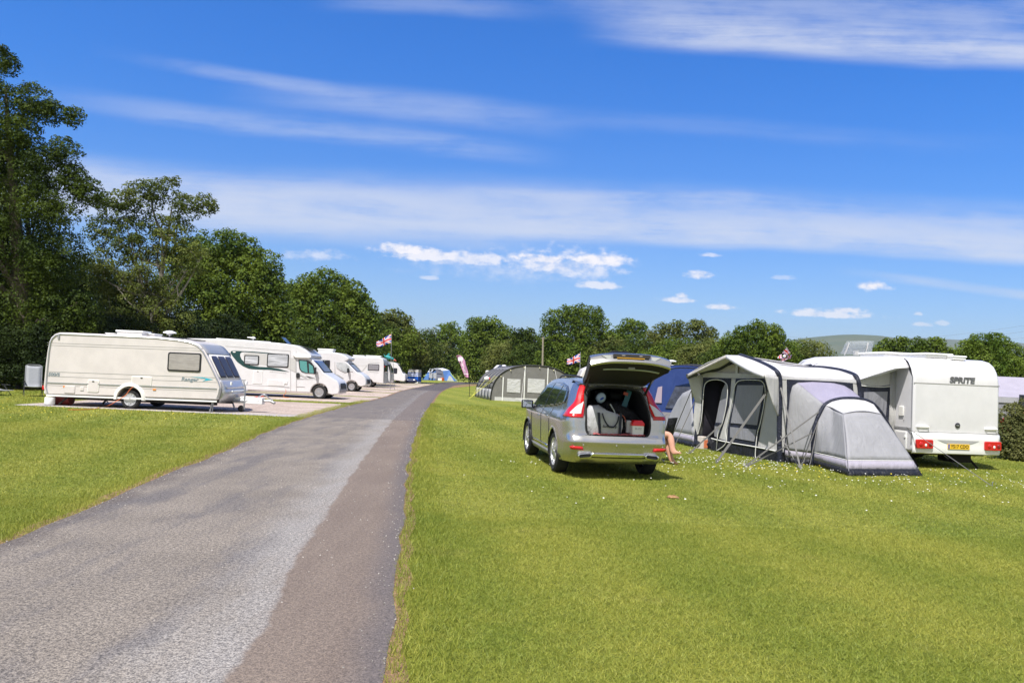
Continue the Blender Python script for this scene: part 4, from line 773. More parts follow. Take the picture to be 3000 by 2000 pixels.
V3.side('stripe', T3([(640, 870), (720, 900), (830, 965), (810, 975), (700, 930)]), grey_pl, .006, .006); V3.side('groove', T3([(655, 650), (662, 650), (665, 1090), (658, 1090)]), line_g, .006, .01)
# ================================================================== PLAIN CARAVAN etc.
V4, T4, pr = simple_van('caravan', 'plain white caravan with one grey side window, fourth in the left row', 'caravan', 66.5, 2.2, [(520, 1065), (480, 900), (490, 620), (540, 560), (600, 545), (950, 548), (1500, 560), (1570, 585), (1596, 640), (1598, 800), (1592, 1070)], 1060, [1300], white, K5, sill=.44, wr=.33)
q = T4([(1296, 690), (1505, 820)]); V4.window(None, q[0][0], q[1][1], q[1][0], q[0][1], .06, fr=.05, gl=mat('grey_pane', (.25, .24, .26), .15, coat=.8)); V4.side('stripe', T4([(1010, 720), (1290, 715), (1200, 835), (1120, 830), (1180, 815), (1260, 725)]), lgrey, .006, .006); V4.side('stripe', T4([(1280, 805), (1420, 775), (1420, 785), (1300, 815)]), teal, .008, .008)
V4.side('groove', T4([(1320, 662), (1515, 668), (1515, 674), (1320, 668)]), line_g, .006, .01); V4.side('groove', T4([(1320, 838), (1495, 852), (1495, 860), (1320, 846)]), line_g, .006, .01)
z_a, z_b = T4([(1600, 680)])[0][1], T4([(1600, 1030)])[0][1]; V4.end('end_window', z_b + .8, z_a - .1, -.9, .9, glass_d, .012, r=.1); V4.end('end_trim', z_b, z_a + .25, -1.1, -1.0, black_pl, .012); V4.end('end_trim', z_b, z_a + .25, 1.0, 1.1, black_pl, .012)
mb = MB(); mb.box((V4.xs(1.8) + .05, -.98, 1.82), (.06, .12, .12)); mb.build('marker_lamp', red_l, V4.root); q = T4([(1080, 545), (1365, 552)]); roof_dome(V4.root, (q[0][0], 0, q[0][1] - .05), .9, .6, .16); roof_dome(V4.root, (q[1][0], 0, q[1][1] - .05), 1.2, .6, .16)
mb = MB(); mb.box((pr[-1][0] - 2.5, 0, .40), (4.8, 1.9, .1)); mb.build('chassis', under, V4.root)
V5, T5, pr = simple_van('caravan', 'white caravan with curved dark edged front, fifth in the left row', 'caravan', 77.5, 2.2, [(1000, 1050), (1000, 640), (1080, 610), (1560, 612), (1640, 640), (1690, 730), (1722, 860), (1724, 1000), (1715, 1052)], 1100, [1300], white, K5, sill=.44, wr=.33)
V5.end('front_window', 1.15, 2.05, -.95, .95, glass_d, .012, r=.1); rail(V5, [(a + .02, b_) for a, b_ in T5([(1640, 645), (1690, 735), (1722, 862), (1724, 1000)])], .05, black_pl, 'edge_strip'); mb = MB(); mb.box((pr[8][0] - 2.5, 0, .40), (4.8, 1.9, .1)); mb.build('chassis', under, V5.root)
V6, T6, pr = simple_van('caravan', 'white caravan with sloping dark front window, last in the left row', 'caravan', 88.5, 2.2, [(1250, 1035), (1250, 700), (1330, 650), (1650, 650), (1780, 660), (1850, 690), (1900, 750), (1950, 850), (1965, 880), (2005, 890), (2010, 990), (1985, 1025)], 1130, [1560], white, K5, sill=.44, wr=.33)
q = T6([(1720, 765), (1850, 875)]); V6.window(None, q[0][0], q[1][1], q[1][0], q[0][1], .08, fr=.05, gl=glass_d); V6.end('front_window', T6([(1955, 860)])[0][1], T6([(1830, 685)])[0][1], -.9, .9, glass_d, .015, r=.1)
mb = MB(); mb.box((pr[8][0] - 2.5, 0, .40), (4.8, 1.9, .1)); mb.build('chassis', under, V6.root); mb = MB(); mb.tube([(pr[9][0] - .2, 0, .42), (pr[9][0] + 1.0, 0, .45)], .07, 6); mb.build('a_frame', steel, V6.root)
# dark hitch cover / car bonnet beyond the last caravan
p = at(1205, 1112, 90); mb = MB(); mb.ell((0, 0, .35), (.75, .6, .28), 14, 8); tag(mb.build('hitch_cover', mat('navy_cover', (.02, .03, .08), .6), None, smooth=60, loc=(p.x, 90, 0)), 'dark blue fabric cover on the drawbar of the last caravan', 'cover')
# ================================================================== SPRITE CARAVAN (right)
YAW = R(9.0); c0 = G(2672, 1325, .35); cdir = Vector((-math.sin(YAW), math.cos(YAW), 0)); rdir = Vector((math.cos(YAW), math.sin(YAW), 0))
SW = 2.17; sroot = c0 + rdir * SW / 2; sroot.z = 0
prof = [(5.5, .40), (.10, .35), (.03, .38), (0, .46), (0, 1.00), (.005, 1.9), (.02, 2.05), (.07, 2.20), (.16, 2.34), (.30, 2.44), (.5, 2.49), (.9, 2.51), (4.2, 2.53), (4.8, 2.46), (5.3, 2.25), (5.75, 1.75), (5.95, 1.2), (5.95, .8), (5.8, .45)]
wx = 2.6; prof = arch(wx, .34, .42, .37)[::-1] + [] and prof
S = Van('caravan', 'white caravan lettered SPRITE seen from behind, with the grey awning on its side', 'caravan', sroot, YAW + R(90), prof, SW, white, bevel=.06)
S.side('trim_strip', [(.03, .86), (.03, .90), (1.6, .90), (1.6, .86)], grey_pl, .015, .015, 1)
def rb(name, z0, z1, y0, y1, m_, off=.006, **k): return S.end(name, z0, z1, y0, y1, m_, off, front=False, **k)
rb('groove', 1.895, 1.915, -1.075, 1.075, line_g, .002); rb('groove', .815, .825, -1.07, 1.07, line_g, .002)
mb = MB(); rows = []      # moulded rear bumper
for z_, o_ in ((.80, .0), (.79, .035), (.70, .05), (.66, .05), (.60, .045), (.50, .045), (.42, .05), (.36, .04), (.34, 0)): rows.append([(-o_ - .02 * (1 - (abs(y_) / 1.05) ** 6) * (o_ > 0) + (.03 if abs(y_) > 1.06 else 0), y_, z_) for y_ in [-1.09 + 2.18 * j / 24 for j in range(25)]])
mb.grid(rows); bp = mb.build('rear_bumper', white_pl, S.root, smooth=50, solid=.01)
mb = MB(); mb.prism([(-.52, .655), (.52, .655), (.36, .60), (.26, .575), (-.26, .575), (-.36, .60)], lambda a, b_, t: (t, a, b_), -.078, -.06); mb.build('plate_recess', mat('recess_grey', (.38, .38, .38), .5), bp)
mb = MB(); mb.prism(rrect(-.27, .46, .27, .575, .01), lambda a, b_, t: (t, a, b_), -.090, -.07); pl_ = mb.build('number_plate', mat('yellow_plate', (.80, .50, .03), .35), S.root)
fr_ = frame((-.093, 0.0, .518), (0, -1, 0), (0, 0, 1)); text('plate_lettering', 'YS17 CDO', .105, black_pl, pl_, Matrix.Translation((0, -.02, 0)) @ fr_, .001, 0, .0012, 1.0, .92)
mb = MB(); mb.box((-.091, .247, .518), (.003, .035, .10)); mb.build('plate_band', mat('blue_band', (.02, .08, .45), .4), pl_)
for sy in (-1, 1):
    mb = MB(); yc = sy * .85; mb.prism(rrect(yc - .205, .455, yc + .205, .655, .03), lambda a, b_, t: (t - .02 * 0, a, b_), -.11, -.05); tl = mb.build('tail_lamp', red_l, S.root, bevel=.012)
    for dy, mm_ in ((-.10, red_l), (.02, white_pl), (.13, mat('dark_red_lens', (.25, .01, .012), .2, coat=.5))): mb = MB(); mb.ell((-.112, yc - dy * 1.0, .55 - (.02 if dy == .02 else 0)), (.012, .045 if dy != .02 else .028, .05 if dy != .02 else .035), 12, 7); mb.build('lamp_lens', mm_, tl, smooth=80)
    mb = MB(); hy = sy * .85; mb.tube([(-.01, hy - .13, .93), (-.07, hy - .12, .93), (-.07, hy + .12, .93), (-.01, hy + .13, .93)], .018, 8); mb.prism(rrect(hy - .15, .905, hy + .15, .955, .02), lambda a, b_, t: (t, a, b_), -.02, 0); mb.build('grab_handle', white_pl, S.root, smooth=50)
text('lettering', 'SPRITE', .19, mat('dark_lettering', (.12, .12, .13), .35), S.root, frame((.004, -.12, 1.995), (0, -1, 0), (0, 0, 1)), .004, .12, .007, 1.0, 1.12)
mb = MB(); mb.lathe([(.01, 0), (.062, 0), (.062, .012), (.05, .016), (.01, .016)], lambda a, b_, h: (-.004 - h, a - .02, .985 + b_), 24); bd = mb.build('badge', mat('badge_black', (.03, .03, .035), .2, coat=.6), S.root, smooth=40)
mb = MB(); mb.box((-.022, -.02, .985), (.004, .07, .018)); mb.build('badge_bar', alu, bd)
# side details: door seam, hatch, latch
S.side('edge_rail', [(.02, .55), (.045, .55), (.045, 2.05), (.09, 2.22), (.19, 2.37), (.33, 2.455), (.33, 2.43), (.21, 2.345), (.115, 2.2), (.02, 2.03)], alu, .012, .014, 1)
S.side('window', rrect(.30, 1.14, .46, 1.36, .02), cream_pl, .03, .03, 1, bevel=.01).name = 'socket_hatch'
f_ = S.side('service_door', rrect(.18, .40, .60, .80, .03), white_pl, .02, .02, 1, bevel=.006); S.side('panel', rrect(.21, .43, .57, .77, .02), white, .024, .01, 1, parent=f_); S.side('latch', rrect(.20, .66, .24, .72, .01), white_pl, .04, .03, 1, parent=f_)
for sd in (-1, 1): wheel(S.root, (2.6, sd * (SW / 2 - .16), .33), .33, .2, sd, .62, 8)
mb = MB(); mb.box((2.9, 0, .34), (5.2, 1.9, .10)); mb.box((.5, 0, .30), (.06, 1.8, .06)); mb.build('chassis', under, S.root)
strut(S, (.6, -.7, .32), (.25, -.75, .02), .03, under); strut(S, (.6, .7, .32), (.25, .75, .02), .03, under)
mb = MB(); mb.box((.62, -.45, .21), (.5, .5, .18)); mb.build('spare_wheel_carrier', under, S.root, bevel=.03)
roof_dome(S.root, (2.1, .35, 2.51), 1.0, .75, .13, name='roof_light'); roof_dome(S.root, (.95, .1, 2.50), .9, .65, .11, name='roof_light'); roof_dome(S.root, (.5, -.3, 2.47), .35, .35, .10, name='roof_vent')
# big raised clear hatch with arms
smoky = mat('smoky_acrylic', (.50, .54, .58), .06, alpha=.42, coat=.5)
q0 = at(2462, 1036, 20.6); q1 = at(2552, 1038, 20.6); q2 = at(2560, 999, 20.2); q3 = at(2480, 1000, 20.2)
mb = MB(off=sroot)
S.root.rotation_euler.z = 0; S.root.rotation_euler.z = YAW + R(90)
inv = (Matrix.Translation(sroot) @ Matrix.Rotation(YAW + R(90), 4, 'Z')).inverted()
L = lambda p: inv @ Vector(p)
mb = MB(); a_, b_, c_, d_ = [L(q) for q in (q0, q1, q2, q3)]; mb.grid([[a_.lerp(b_, t) for t in (0, .25, .5, .75, 1)], [d_.lerp(c_, t) + Vector((0, .04 if 0 < t < 1 else 0, 0)) for t in (0, .25, .5, .75, 1)]]); hh = mb.build('raised_hatch', smoky, S.root, smooth=180, solid=.01)
for t in (.12, .8): mb = MB(); p0_ = a_.lerp(b_, t) + Vector((-.02, 0, -.03)); mb.tube([p0_, p0_.lerp(d_.lerp(c_, t), .25), p0_.lerp(d_.lerp(c_, t), .85)], .018, 6); mb.build('hatch_arm', cream_pl, hh)
mb = MB(); mb.box(a_.lerp(b_, .5) + Vector((-.02, 0, .03)), (.08, .12, .12)); mb.build('hatch_catch', cream_pl, hh)

# ================================================================== BIG GREY AWNING
def fabric(name, col_, st=(3, 3, 1.2), amp=.5, tl=.12, rough=.75):
    m_ = bpy.data.materials.new(name); m_.use_nodes = True; P = N(m_.node_tree); b = m_.node_tree.nodes['Principled BSDF']; ps = P.n('ShaderNodeNewGeometry').outputs['Position']
    n1 = P.noise(P.map(ps, st, (R(20), R(10), R(15))), 1.6, 4, .55, dist=1.2); n2 = P.noise(P.map(ps, (1, 1, 1)), 3.2, 3, .5)
    P.put(b.inputs['Base Color'], P.mix(P.ss(n2, .3, .7), tuple(c * .95 for c in col_), tuple(min(1, c * 1.04) for c in col_))); b.inputs['Roughness'].default_value = rough; b.inputs['Specular IOR Level'].default_value = .3
    bn = P.n('ShaderNodeBump'); bn.inputs['Strength'].default_value = amp; bn.inputs['Distance'].default_value = .10; P.put(bn.inputs['Height'], n1); P.put(b.inputs['Normal'], bn.outputs[0])
    if tl:
        t_ = P.n('ShaderNodeBsdfTranslucent'); P.put(t_.inputs[0], col_); ms = P.n('ShaderNodeMixShader'); ms.inputs[0].default_value = tl
        P.nt.links.new(b.outputs[0], ms.inputs[1]); P.nt.links.new(t_.outputs[0], ms.inputs[2]); P.nt.links.new(ms.outputs[0], P.nt.nodes['Material Output'].inputs[0])
    return m_
f_roof = fabric('awning_roof_cloth', (.62, .61, .63), (1.2, 1.2, 2), .18); f_wall = fabric('awning_wall_cloth', (.58, .57, .555), (3.5, 3.5, .8), .35, .2); f_pod = fabric('annexe_cloth', (.35, .35, .37), (3.2, 3.2, .7), .26, .18)
f_lav = fabric('lavender_cloth', (.33, .31, .42), (2, 2, 1.5), .3, .15); f_blk = fabric('navy_trim_cloth', (.020, .023, .040), (3, 3, 3), .5, 0, .55); f_skirt = fabric('black_skirt_cloth', (.016, .017, .023), (4, 4, 1.5), .9, 0, .5); f_mesh = fabric('window_film', (.27, .27, .30), (3, 3, .8), .5, .1, .35); piping = mat('white_piping', (.75, .74, .71), .5); f_strap = mat('strap_webbing', (.16, .155, .15), .8)
f_lav2 = fabric('pale_lavender_cloth', (.38, .355, .42), (3, 3, 1.5), .4, .1); f_buff = fabric('buff_lining_cloth', (.44, .41, .37), (2, 2, 2), .4, .1)
z4 = lambda x, y: (1960 + x * .32313, 980 + y * .32313)
z5 = lambda x, y: (2300 + x * .29762, 960 + y * .29762)
def onplane(px, py, A, B):
    n = Vector((B.y - A.y, A.x - B.x, 0)); d = ray(px, py); e = Vector((0, 0, EYE)); t = (Vector((A.x, A.y, 0)) - e).dot(n) / d.dot(n); return e + d * t
A1n = G(*z4(1008, 1158)); A1f = G(*z4(240, 1025)); outd = (Vector((A1f.y - A1n.y, A1n.x - A1f.x, 0)).normalized()) * -1
if outd.x > 0: outd = -outd
A2n = A1n - rdir.lerp(rdir, 1) * -1.86; A2n = Vector((A1n.x + rdir.x * 1.86, A1n.y + rdir.y * 1.86, 0)); A2f = A2n + (A1f - A1n)
AO = A1n.copy(); AW = empty('awning', AO, 0, 'large grey inflatable awning with porch gable and sleeping annexe, fixed to the SPRITE caravan', 'awning')
def sheet(name, rows, m_, sol=.012, sm=180, parent=None):
    mb = MB(off=AO); mb.grid(rows); return mb.build(name, m_, parent or AW, smooth=sm, solid=sol)
def ruled(name, C1, C2, m_, n=24, k=8, sag=0., **q):
    a, b_ = resample(C1, n), resample(C2, n); return sheet(name, [[a[i].lerp(b_[i], j / k) - Vector((0, 0, sag * math.sin(math.pi * j / k))) for j in range(k + 1)] for i in range(n)], m_, **q)
def beam(pts, r_, m_, name='air_beam', n=8, sm_=5, parent=None):
    mb = MB(off=AO); mb.tube(smooth_line(pts, sm_), r_, n); return mb.build(name, m_, parent or AW, smooth=70)
top1 = lambda x, y: at(*z4(x, y), 17.3)
# arch 1 (near leg vertical over A1n)
leg1 = [onplane(*z4(a, b_), A1n, A2n) for a, b_ in ((1003, 1150), (1000, 900), (1003, 650), (1006, 450), (1000, 385))]
YP = (A1n.y + A1f.y) / 2; peak1 = at(*z4(645, 190), YP)
sh1 = [at(*z4(975, 335), 17.55), at(*z4(905, 290), 17.95), at(*z4(785, 236), 18.5), peak1]
arch1 = leg1 + sh1; far1 = [peak1 + (A1f - A1n) * .22 + Vector((0, 0, -.30)), A1f + Vector((.05, -.2, 1.95)), A1f + Vector((.02, 0, 1.7)), A1f.copy()]
beam(arch1, .058, f_blk); beam([peak1] + far1, .05, f_blk)
peak2 = peak1 + (A2n - A1n) + Vector((0, 0, -.17))
leg2 = [onplane(*z4(a, b_), A1n, A2n) for a, b_ in ((1745, 1100), (1742, 900), (1738, 700), (1728, 500), (1712, 415))]; leg2[0].z = 0
sh2 = [at(*z4(1680, 368), 17.95), at(*z4(1560, 326), 18.5), at(*z4(1400, 302), 19.0), at(*z4(1215, 296), 19.4), peak2]
beam(leg2 + sh2, .055, f_blk); far2 = [q + (A2n - A1n) for q in far1]; beam([peak2] + far2, .05, f_blk)
# roof between the arches
up1, up2 = leg1[4:] + sh1, leg2[4:] + sh2
ruled('roof', up1, up2, f_roof, 24, 12, .05); ruled('roof_far_side', [peak1] + far1[:3], [peak2] + far2[:3], f_roof, 10, 6)
# porch canopy
PF = at(*z4(520, 186), YP - .15); CRn = at(*z4(862, 358), 17.15); CLf = at(*z4(165, 362), A1f.y - .15)
ed = [CRn, at(*z4(760, 318), 17.5), at(*z4(650, 262), 18.0), PF]
ruled('porch_roof', [leg1[4] + Vector((0, 0, -.03))] + sh1, ed, f_roof, 20, 6); ruled('porch_roof', [peak1] + far1[:2], [PF, PF.lerp(CLf, .5) + Vector((0, 0, .05)), CLf], f_roof, 16, 6)
mb = MB(off=AO); 
for a, b_ in zip(resample(smooth_line(ed, 4), 14), resample(smooth_line(ed, 4), 14)[1:]): pass
vv = resample(smooth_line(ed, 4), 20); sheet('porch_valance', [[p for p in vv], [p + Vector((-.01, 0, -.085)) for p in vv]], f_roof); vv = resample([PF, CLf], 16); sheet('porch_valance', [[p for p in vv], [p + Vector((-.01, 0, -.08)) for p in vv]], f_buff)
beam([CLf + Vector((0, 0, -.05)), at(*z4(265, 352), A1f.y - .1)], .07, fabric('rolled_grey_cloth', (.12, .12, .13), amp=.6, tl=0), 'rolled_blind', sm_=2)
# front face (gable end) pieces, each traced on the vertical plane of the face
def face(name, pts, m_, off=0., A=A1n, B=A1f, th=.010, parent=None, bulge=0):
    n = Vector((B.y - A.y, A.x - B.x, 0)).normalized()
    if n.y > 0: n = -n
    P_ = [onplane(*z4(a, b_), A, B) + n * off for a, b_ in pts]; mb = MB(off=AO); k = len(P_)
    mb.add(P_ + [p - n * th for p in P_], [tuple(range(k)), tuple(range(k, 2 * k))[::-1]] + [(i, (i + 1) % k, k + (i + 1) % k, k + i) for i in range(k)]); return mb.build(name, m_, parent or AW)
for pts in ([(255, 372), (312, 388), (300, 640), (262, 900), (232, 960), (232, 850), (228, 700), (240, 560)],          # left of door
            [(262, 372), (300, 335), (450, 345), (600, 350), (855, 362), (880, 430), (880, 396), (605, 396), (565, 396), (310, 390)],
            [(565, 396), (608, 398), (590, 560), (570, 700), (530, 960), (500, 955), (455, 940), (500, 800), (540, 620)],
            [(880, 396), (905, 470), (960, 650), (1000, 745), (992, 1055), (805, 1010), (825, 880), (868, 640), (890, 480)]): face('front_panel', pts, f_wall, .0)
face('gable_panel', [(300, 335), (600, 262), (640, 275), (855, 362), (600, 350)], f_buff, -.05)
face('gable_strut', [(600, 255), (622, 258), (622, 350), (600, 350)], f_wall, .0)
face('front_skirt', [(452, 940), (530, 965), (800, 1012), (990, 1058), (1000, 1165), (800, 1132), (600, 1100), (420, 1080), (380, 1062), (390, 980)], f_skirt, .015)
face('front_skirt', [(232, 960), (262, 900), (275, 960), (262, 1032), (240, 1026)], f_skirt, .012)
pipe_ = [(390, 940), (530, 972), (800, 1018), (1000, 1060)]
beam([onplane(*z4(*p), A1n, A1f) + Vector((-.02, -.02, 0)) for p in pipe_], .014, piping, 'piping', 6)
# left door: navy frame with dark opening, right door: closed panel with film windows
face('door_frame', [(312, 388), (565, 395), (548, 640), (500, 800), (455, 940), (440, 935), (490, 790), (528, 620), (538, 470), (515, 430), (460, 412), (380, 414), (340, 440), (322, 500), (312, 640), (285, 850), (262, 905), (290, 750), (300, 560)], f_blk, .012)
face('door_flap', [(500, 440), (532, 480), (524, 620), (490, 780), (468, 800), (410, 795), (440, 640), (470, 500)], f_mesh, -.04); face('door_flap', [(410, 795), (470, 800), (462, 830), (404, 824)], f_blk, -.03); face('door_flap', [(404, 824), (460, 832), (440, 935), (400, 920)], f_mesh, -.035)
beam([onplane(*z4(*p), A1n, A1f) + Vector((-.03, -.03, 0)) for p in [(270, 900), (300, 780), (316, 600), (326, 480), (345, 435), (390, 412), (460, 410), (515, 432), (538, 480), (530, 620), (495, 790), (455, 880), (440, 1010), (436, 1040)]], .010, piping, 'zip', 6)
face('door_panel', [(608, 398), (880, 400), (892, 480), (868, 650), (828, 880), (805, 1010), (530, 960), (535, 850), (590, 600)], f_blk, .012)
face('door_window', [(628, 458), (866, 458), (840, 640), (806, 820), (568, 800), (600, 620)], f_mesh, .028); face('door_window', [(562, 835), (800, 860), (782, 968), (560, 930)], f_mesh, .028)
beam([onplane(*z4(*p), A1n, A1f) + Vector((-.03, -.03, 0)) for p in [(440, 1050), (500, 1010), (528, 960), (524, 860), (560, 700), (592, 520), (622, 435), (680, 412), (800, 412), (850, 425), (878, 480), (874, 600), (835, 800), (808, 900), (790, 1080), (798, 1130)]], .010, piping, 'zip', 6)
# wings between canopy corner and legs
cw = [CRn, at(*z4(895, 480), 17.2), at(*z4(945, 640), 17.25), onplane(*z4(988, 745), A1n, A2n)]
ruled('side_wing', [leg1[4], leg1[3], leg1[2], onplane(*z4(1002, 760), A1n, A2n)], cw, f_wall, 14, 6)
cwl = [CLf, at(*z4(195, 480), A1f.y - .1), at(*z4(236, 600), A1f.y), at(*z4(222, 750), A1f.y), at(*z4(228, 900), A1f.y)]
ruled('side_wing', [onplane(*z4(*p), A1n, A1f) for p in ((300, 340), (302, 500), (296, 650), (275, 800), (240, 960))], cwl, f_wall, 14, 6)
# near side panel (faces the viewer)
sd = lambda name, pts, m_, off=0., **k: face(name, pts, m_, off, A=A1n, B=A2n, **k)
sd('side_panel', [(1000, 385), (1062, 402), (1070, 600), (1055, 900), (1035, 1100), (1028, 1165), (1000, 1160)], f_wall); sd('side_panel', [(1665, 425), (1715, 420), (1738, 700), (1700, 640), (1672, 500)], f_wall)
sd('side_band', [(1000, 380), (1715, 412), (1715, 440), (1665, 438), (1500, 424), (1300, 414), (1065, 405), (1000, 400)], f_roof, .01)
sd('annexe_frame', [(1065, 405), (1300, 414), (1500, 424), (1665, 438), (1668, 510), (1600, 470), (1500, 440), (1300, 425), (1170, 432), (1120, 460), (1095, 540), (1080, 700), (1065, 900), (1048, 1100), (1042, 1168), (1028, 1165), (1035, 1100), (1055, 900), (1070, 600)], f_blk, .012)
sd('side_skirt', [(1000, 1062), (1048, 1065), (1044, 1170), (1000, 1165)], f_skirt, .016)
# annexe: tunnel wall + roof, then the pod
Ocv = [onplane(*z4(*p), A1n, A2n) for p in [(1048, 1120), (1060, 900), (1078, 700), (1092, 560), (1112, 470), (1160, 436)]]; Otop = [onplane(*z4(*p), A1n, A2n) for p in [(1160, 436), (1300, 427), (1480, 436), (1580, 458), (1660, 505), (1745, 580)]]
NL = G(*z4(1310, 1186)); NR = NL + rdir * 2.15 + Vector((0, .05, 0)); on = lambda pts: [onplane(*z4(*p), NL, NR) for p in pts]
Nleft = on([(1306, 1120), (1304, 1000), (1312, 880), (1338, 780), (1372, 700), (1412, 640)]); Ntop = on([(1412, 640), (1470, 604), (1560, 582), (1680, 580), (1770, 592), (1850, 628)]); Nright = on([(1850, 628), (1930, 720), (2010, 860), (2080, 1000)]) + [NR.copy()]
Ocv[0].z = 0.28; Nleft[0].z = .28
ruled('annexe_wall', Ocv, Nleft, f_pod, 20, 8); ruled('annexe_roof', Otop, Ntop, f_lav, 20, 8, .03)
def drop(p, z): return Vector((p.x, p.y, z))
g1_, g2_ = Vector((Ocv[0].x, Ocv[0].y, 0)), NL.copy()
sheet('lavender_band', [[g1_.lerp(g2_, t) + Vector((0, 0, z_)) for t in (0, .25, .5, .75, 1)] for z_ in (.12, .29)], f_lav2); sheet('annexe_skirt', [[g1_.lerp(g2_, t) + Vector((.0, -.03 * (z_ < .05), z_)) for t in (0, .25, .5, .75, 1)] for z_ in (.0, .125)], f_skirt)
beam([NL] + Nleft[1:] + Ntop[1:] + Nright[1:], .045, f_blk, sm_=4)
B1 = G(*z4(1625, 1282)); C1 = G(*z4(2300, 1282)); S1 = at(*z4(1580, 716), 16.45); S2 = at(*z4(1922, 722), 16.85)
NLb = NL.copy()
def wallsplit(nm, top, g0, g1, m_, n=18, k=8, bow=0.):
    """panel from a top curve down to a ground line, with lavender band and black skirt"""
    T = resample(top, n); B_ = [g0.lerp(g1, i / (n - 1)) for i in range(n)]; rows = {m_: [], 'lav': [], 'blk': []}; h1, h2 = .29, .13
    for t, g in zip(T, B_):
        f1 = min(.9, h1 / max(.31, t.z)); f2 = min(.8, h2 / max(.31, t.z)); nn = Vector((g.y, -g.x, 0)) * 0
        at_ = lambda f: g.lerp(t, f) + Vector((0, -bow * math.sin(math.pi * min(1, f)), 0))
        rows[m_].append([at_(f1 + (1 - f1) * j / k) for j in range(k + 1)]); rows['lav'].append([at_(f2), at_((f1 + f2) / 2), at_(f1)]); rows['blk'].append([at_(0) + Vector((0, -.02, 0)), at_(f2)])
    sheet(nm, rows[m_], m_); sheet('lavender_band', rows['lav'], f_lav2); sheet('annexe_skirt', rows['blk'], f_skirt)
    beam([r_[0] + Vector((-.004, -.008, 0)) for r_ in rows[m_]][::3] + [rows[m_][-1][0] + Vector((-.004, -.008, 0))], .008, piping, 'piping', 5, 2)
Nl2 = [drop(NL, .02)] + Nleft[1:]
# left pod panel: from N left leg to the seam S1-B1
T_ = [NL.lerp(NL, 0) + Vector((0, 0, .30))] ; seam = [B1, S1]
Lc = resample([NL, Nleft[2], Nleft[3], Nleft[4], Nleft[5], on([(1432, 652)])[0]], 24)
wallsplit('annexe_side', [Nleft[1] + Vector((0, 0, .02)), Nleft[3], Nleft[5], on([(1450, 640)])[0].lerp(S1, .25), S1], NL, B1, f_pod, 26, 10, -.0)
wallsplit('annexe_front', [S1, S1.lerp(S2, .33) + Vector((0, 0, .05)), S1.lerp(S2, .66) + Vector((0, 0, .05)), S2], B1, C1, f_pod, 22, 10, .05)
wallsplit('annexe_side', [S2, Nright[0], Nright[1]], C1, NR, f_pod, 12, 8)
ruled('annexe_top', Ntop + [Nright[0]], [on([(1440, 640)])[0].lerp(S1, .3), S1, S1.lerp(S2, .5) + Vector((0, 0, .06)), S2, S2.lerp(Nright[0], .5), Nright[0]], f_roof, 20, 6)
beam([S1, S1.lerp(S2, .33) + Vector((0, -.01, .055)), S1.lerp(S2, .66) + Vector((0, -.01, .055)), S2], .014, f_mesh, 'flap_edge', 6, 4); beam([on([(1440, 645)])[0], S1], .012, f_mesh, 'flap_edge', 6, 3); beam([S1 + Vector((-.005, -.01, 0)), B1 + Vector((0, -.02, .1))], .006, f_mesh, 'seam', 5, 3)
# cowl to the caravan
rl = [L_ for L_ in [at(*z4(2195, 212), sroot.y), ]]
side_pt = lambda x, z: Vector((sroot.x, sroot.y, 0)) - rdir * (SW / 2 + .01) + cdir * x + Vector((0, 0, z))
railc = [side_pt(.18, 2.28), side_pt(.30, 2.42), side_pt(.5, 2.475), side_pt(1.2, 2.50), side_pt(2.4, 2.52), side_pt(4.0, 2.52), side_pt(4.7, 2.40)]
A_ = leg2[3:] + sh2; ruled('cowl', A_[1:] + [far2[0]], railc, f_roof, 28, 10, .03)
hem = [leg2[4], at(*z4(1800, 385), 17.75), at(*z4(1900, 350), 17.7), at(*z4(2060, 305), 17.62), side_pt(.16, 2.22)]
ruled('cowl_hem', hem, [A_[1], A_[1].lerp(railc[0], .3) + Vector((0, 0, .04)), A_[1].lerp(railc[0], .6) + Vector((0, 0, .06)), railc[0].lerp(A_[1], .12) + Vector((0, 0, .06)), railc[0]], f_roof, 18, 4)
# curtain panel between arch 2 and the caravan, with film window
CP = side_pt(.62, 0); cp = lambda name, pts, m_, off=0., **k: face(name, pts, m_, off, A=A2n, B=CP, **k)
cp('cowl_panel', [(1720, 400), (1900, 352), (2090, 300), (2085, 460), (2085, 900), (1990, 800), (2000, 470), (1745, 460)], f_wall)
cp('cowl_panel', [(1745, 640), (2000, 700), (2080, 900), (2080, 1150), (1745, 1150)], f_wall); cp('cowl_window_frame', [(1735, 455), (1900, 468), (2005, 455), (2000, 600), (1985, 790), (1960, 760), (1745, 600)], f_blk, .012); cp('cowl_window', [(1762, 520), (1975, 515), (1958, 740), (1930, 700), (1760, 590)], f_mesh, .028)
mb = MB(off=AO); rows = []
for i in range(33):
    t = i / 32; a = onplane(*z4(2005 + 85 * t, 330 - 20 * t), A2n, CP); b_ = Vector((a.x, a.y, .1)); wv = Vector((.0, -.022 * math.sin(t * 40), 0)); rows.append([a + wv, a.lerp(b_, .5) + wv * 1.2, b_ + wv])
mb.grid(rows); mb.build('curtain', f_wall, AW, smooth=180, solid=.006)
beam([onplane(*z4(*p), A2n, CP) + Vector((0, -.02, 0)) for p in ((1740, 462), (1900, 474), (2000, 468))], .012, piping, 'piping', 6, 3); beam([onplane(*z4(*p), A2n, CP) + Vector((0, -.03, 0)) for p in ((2083, 300), (2078, 600), (2050, 880))], .012, f_mesh, 'zip', 6, 3)
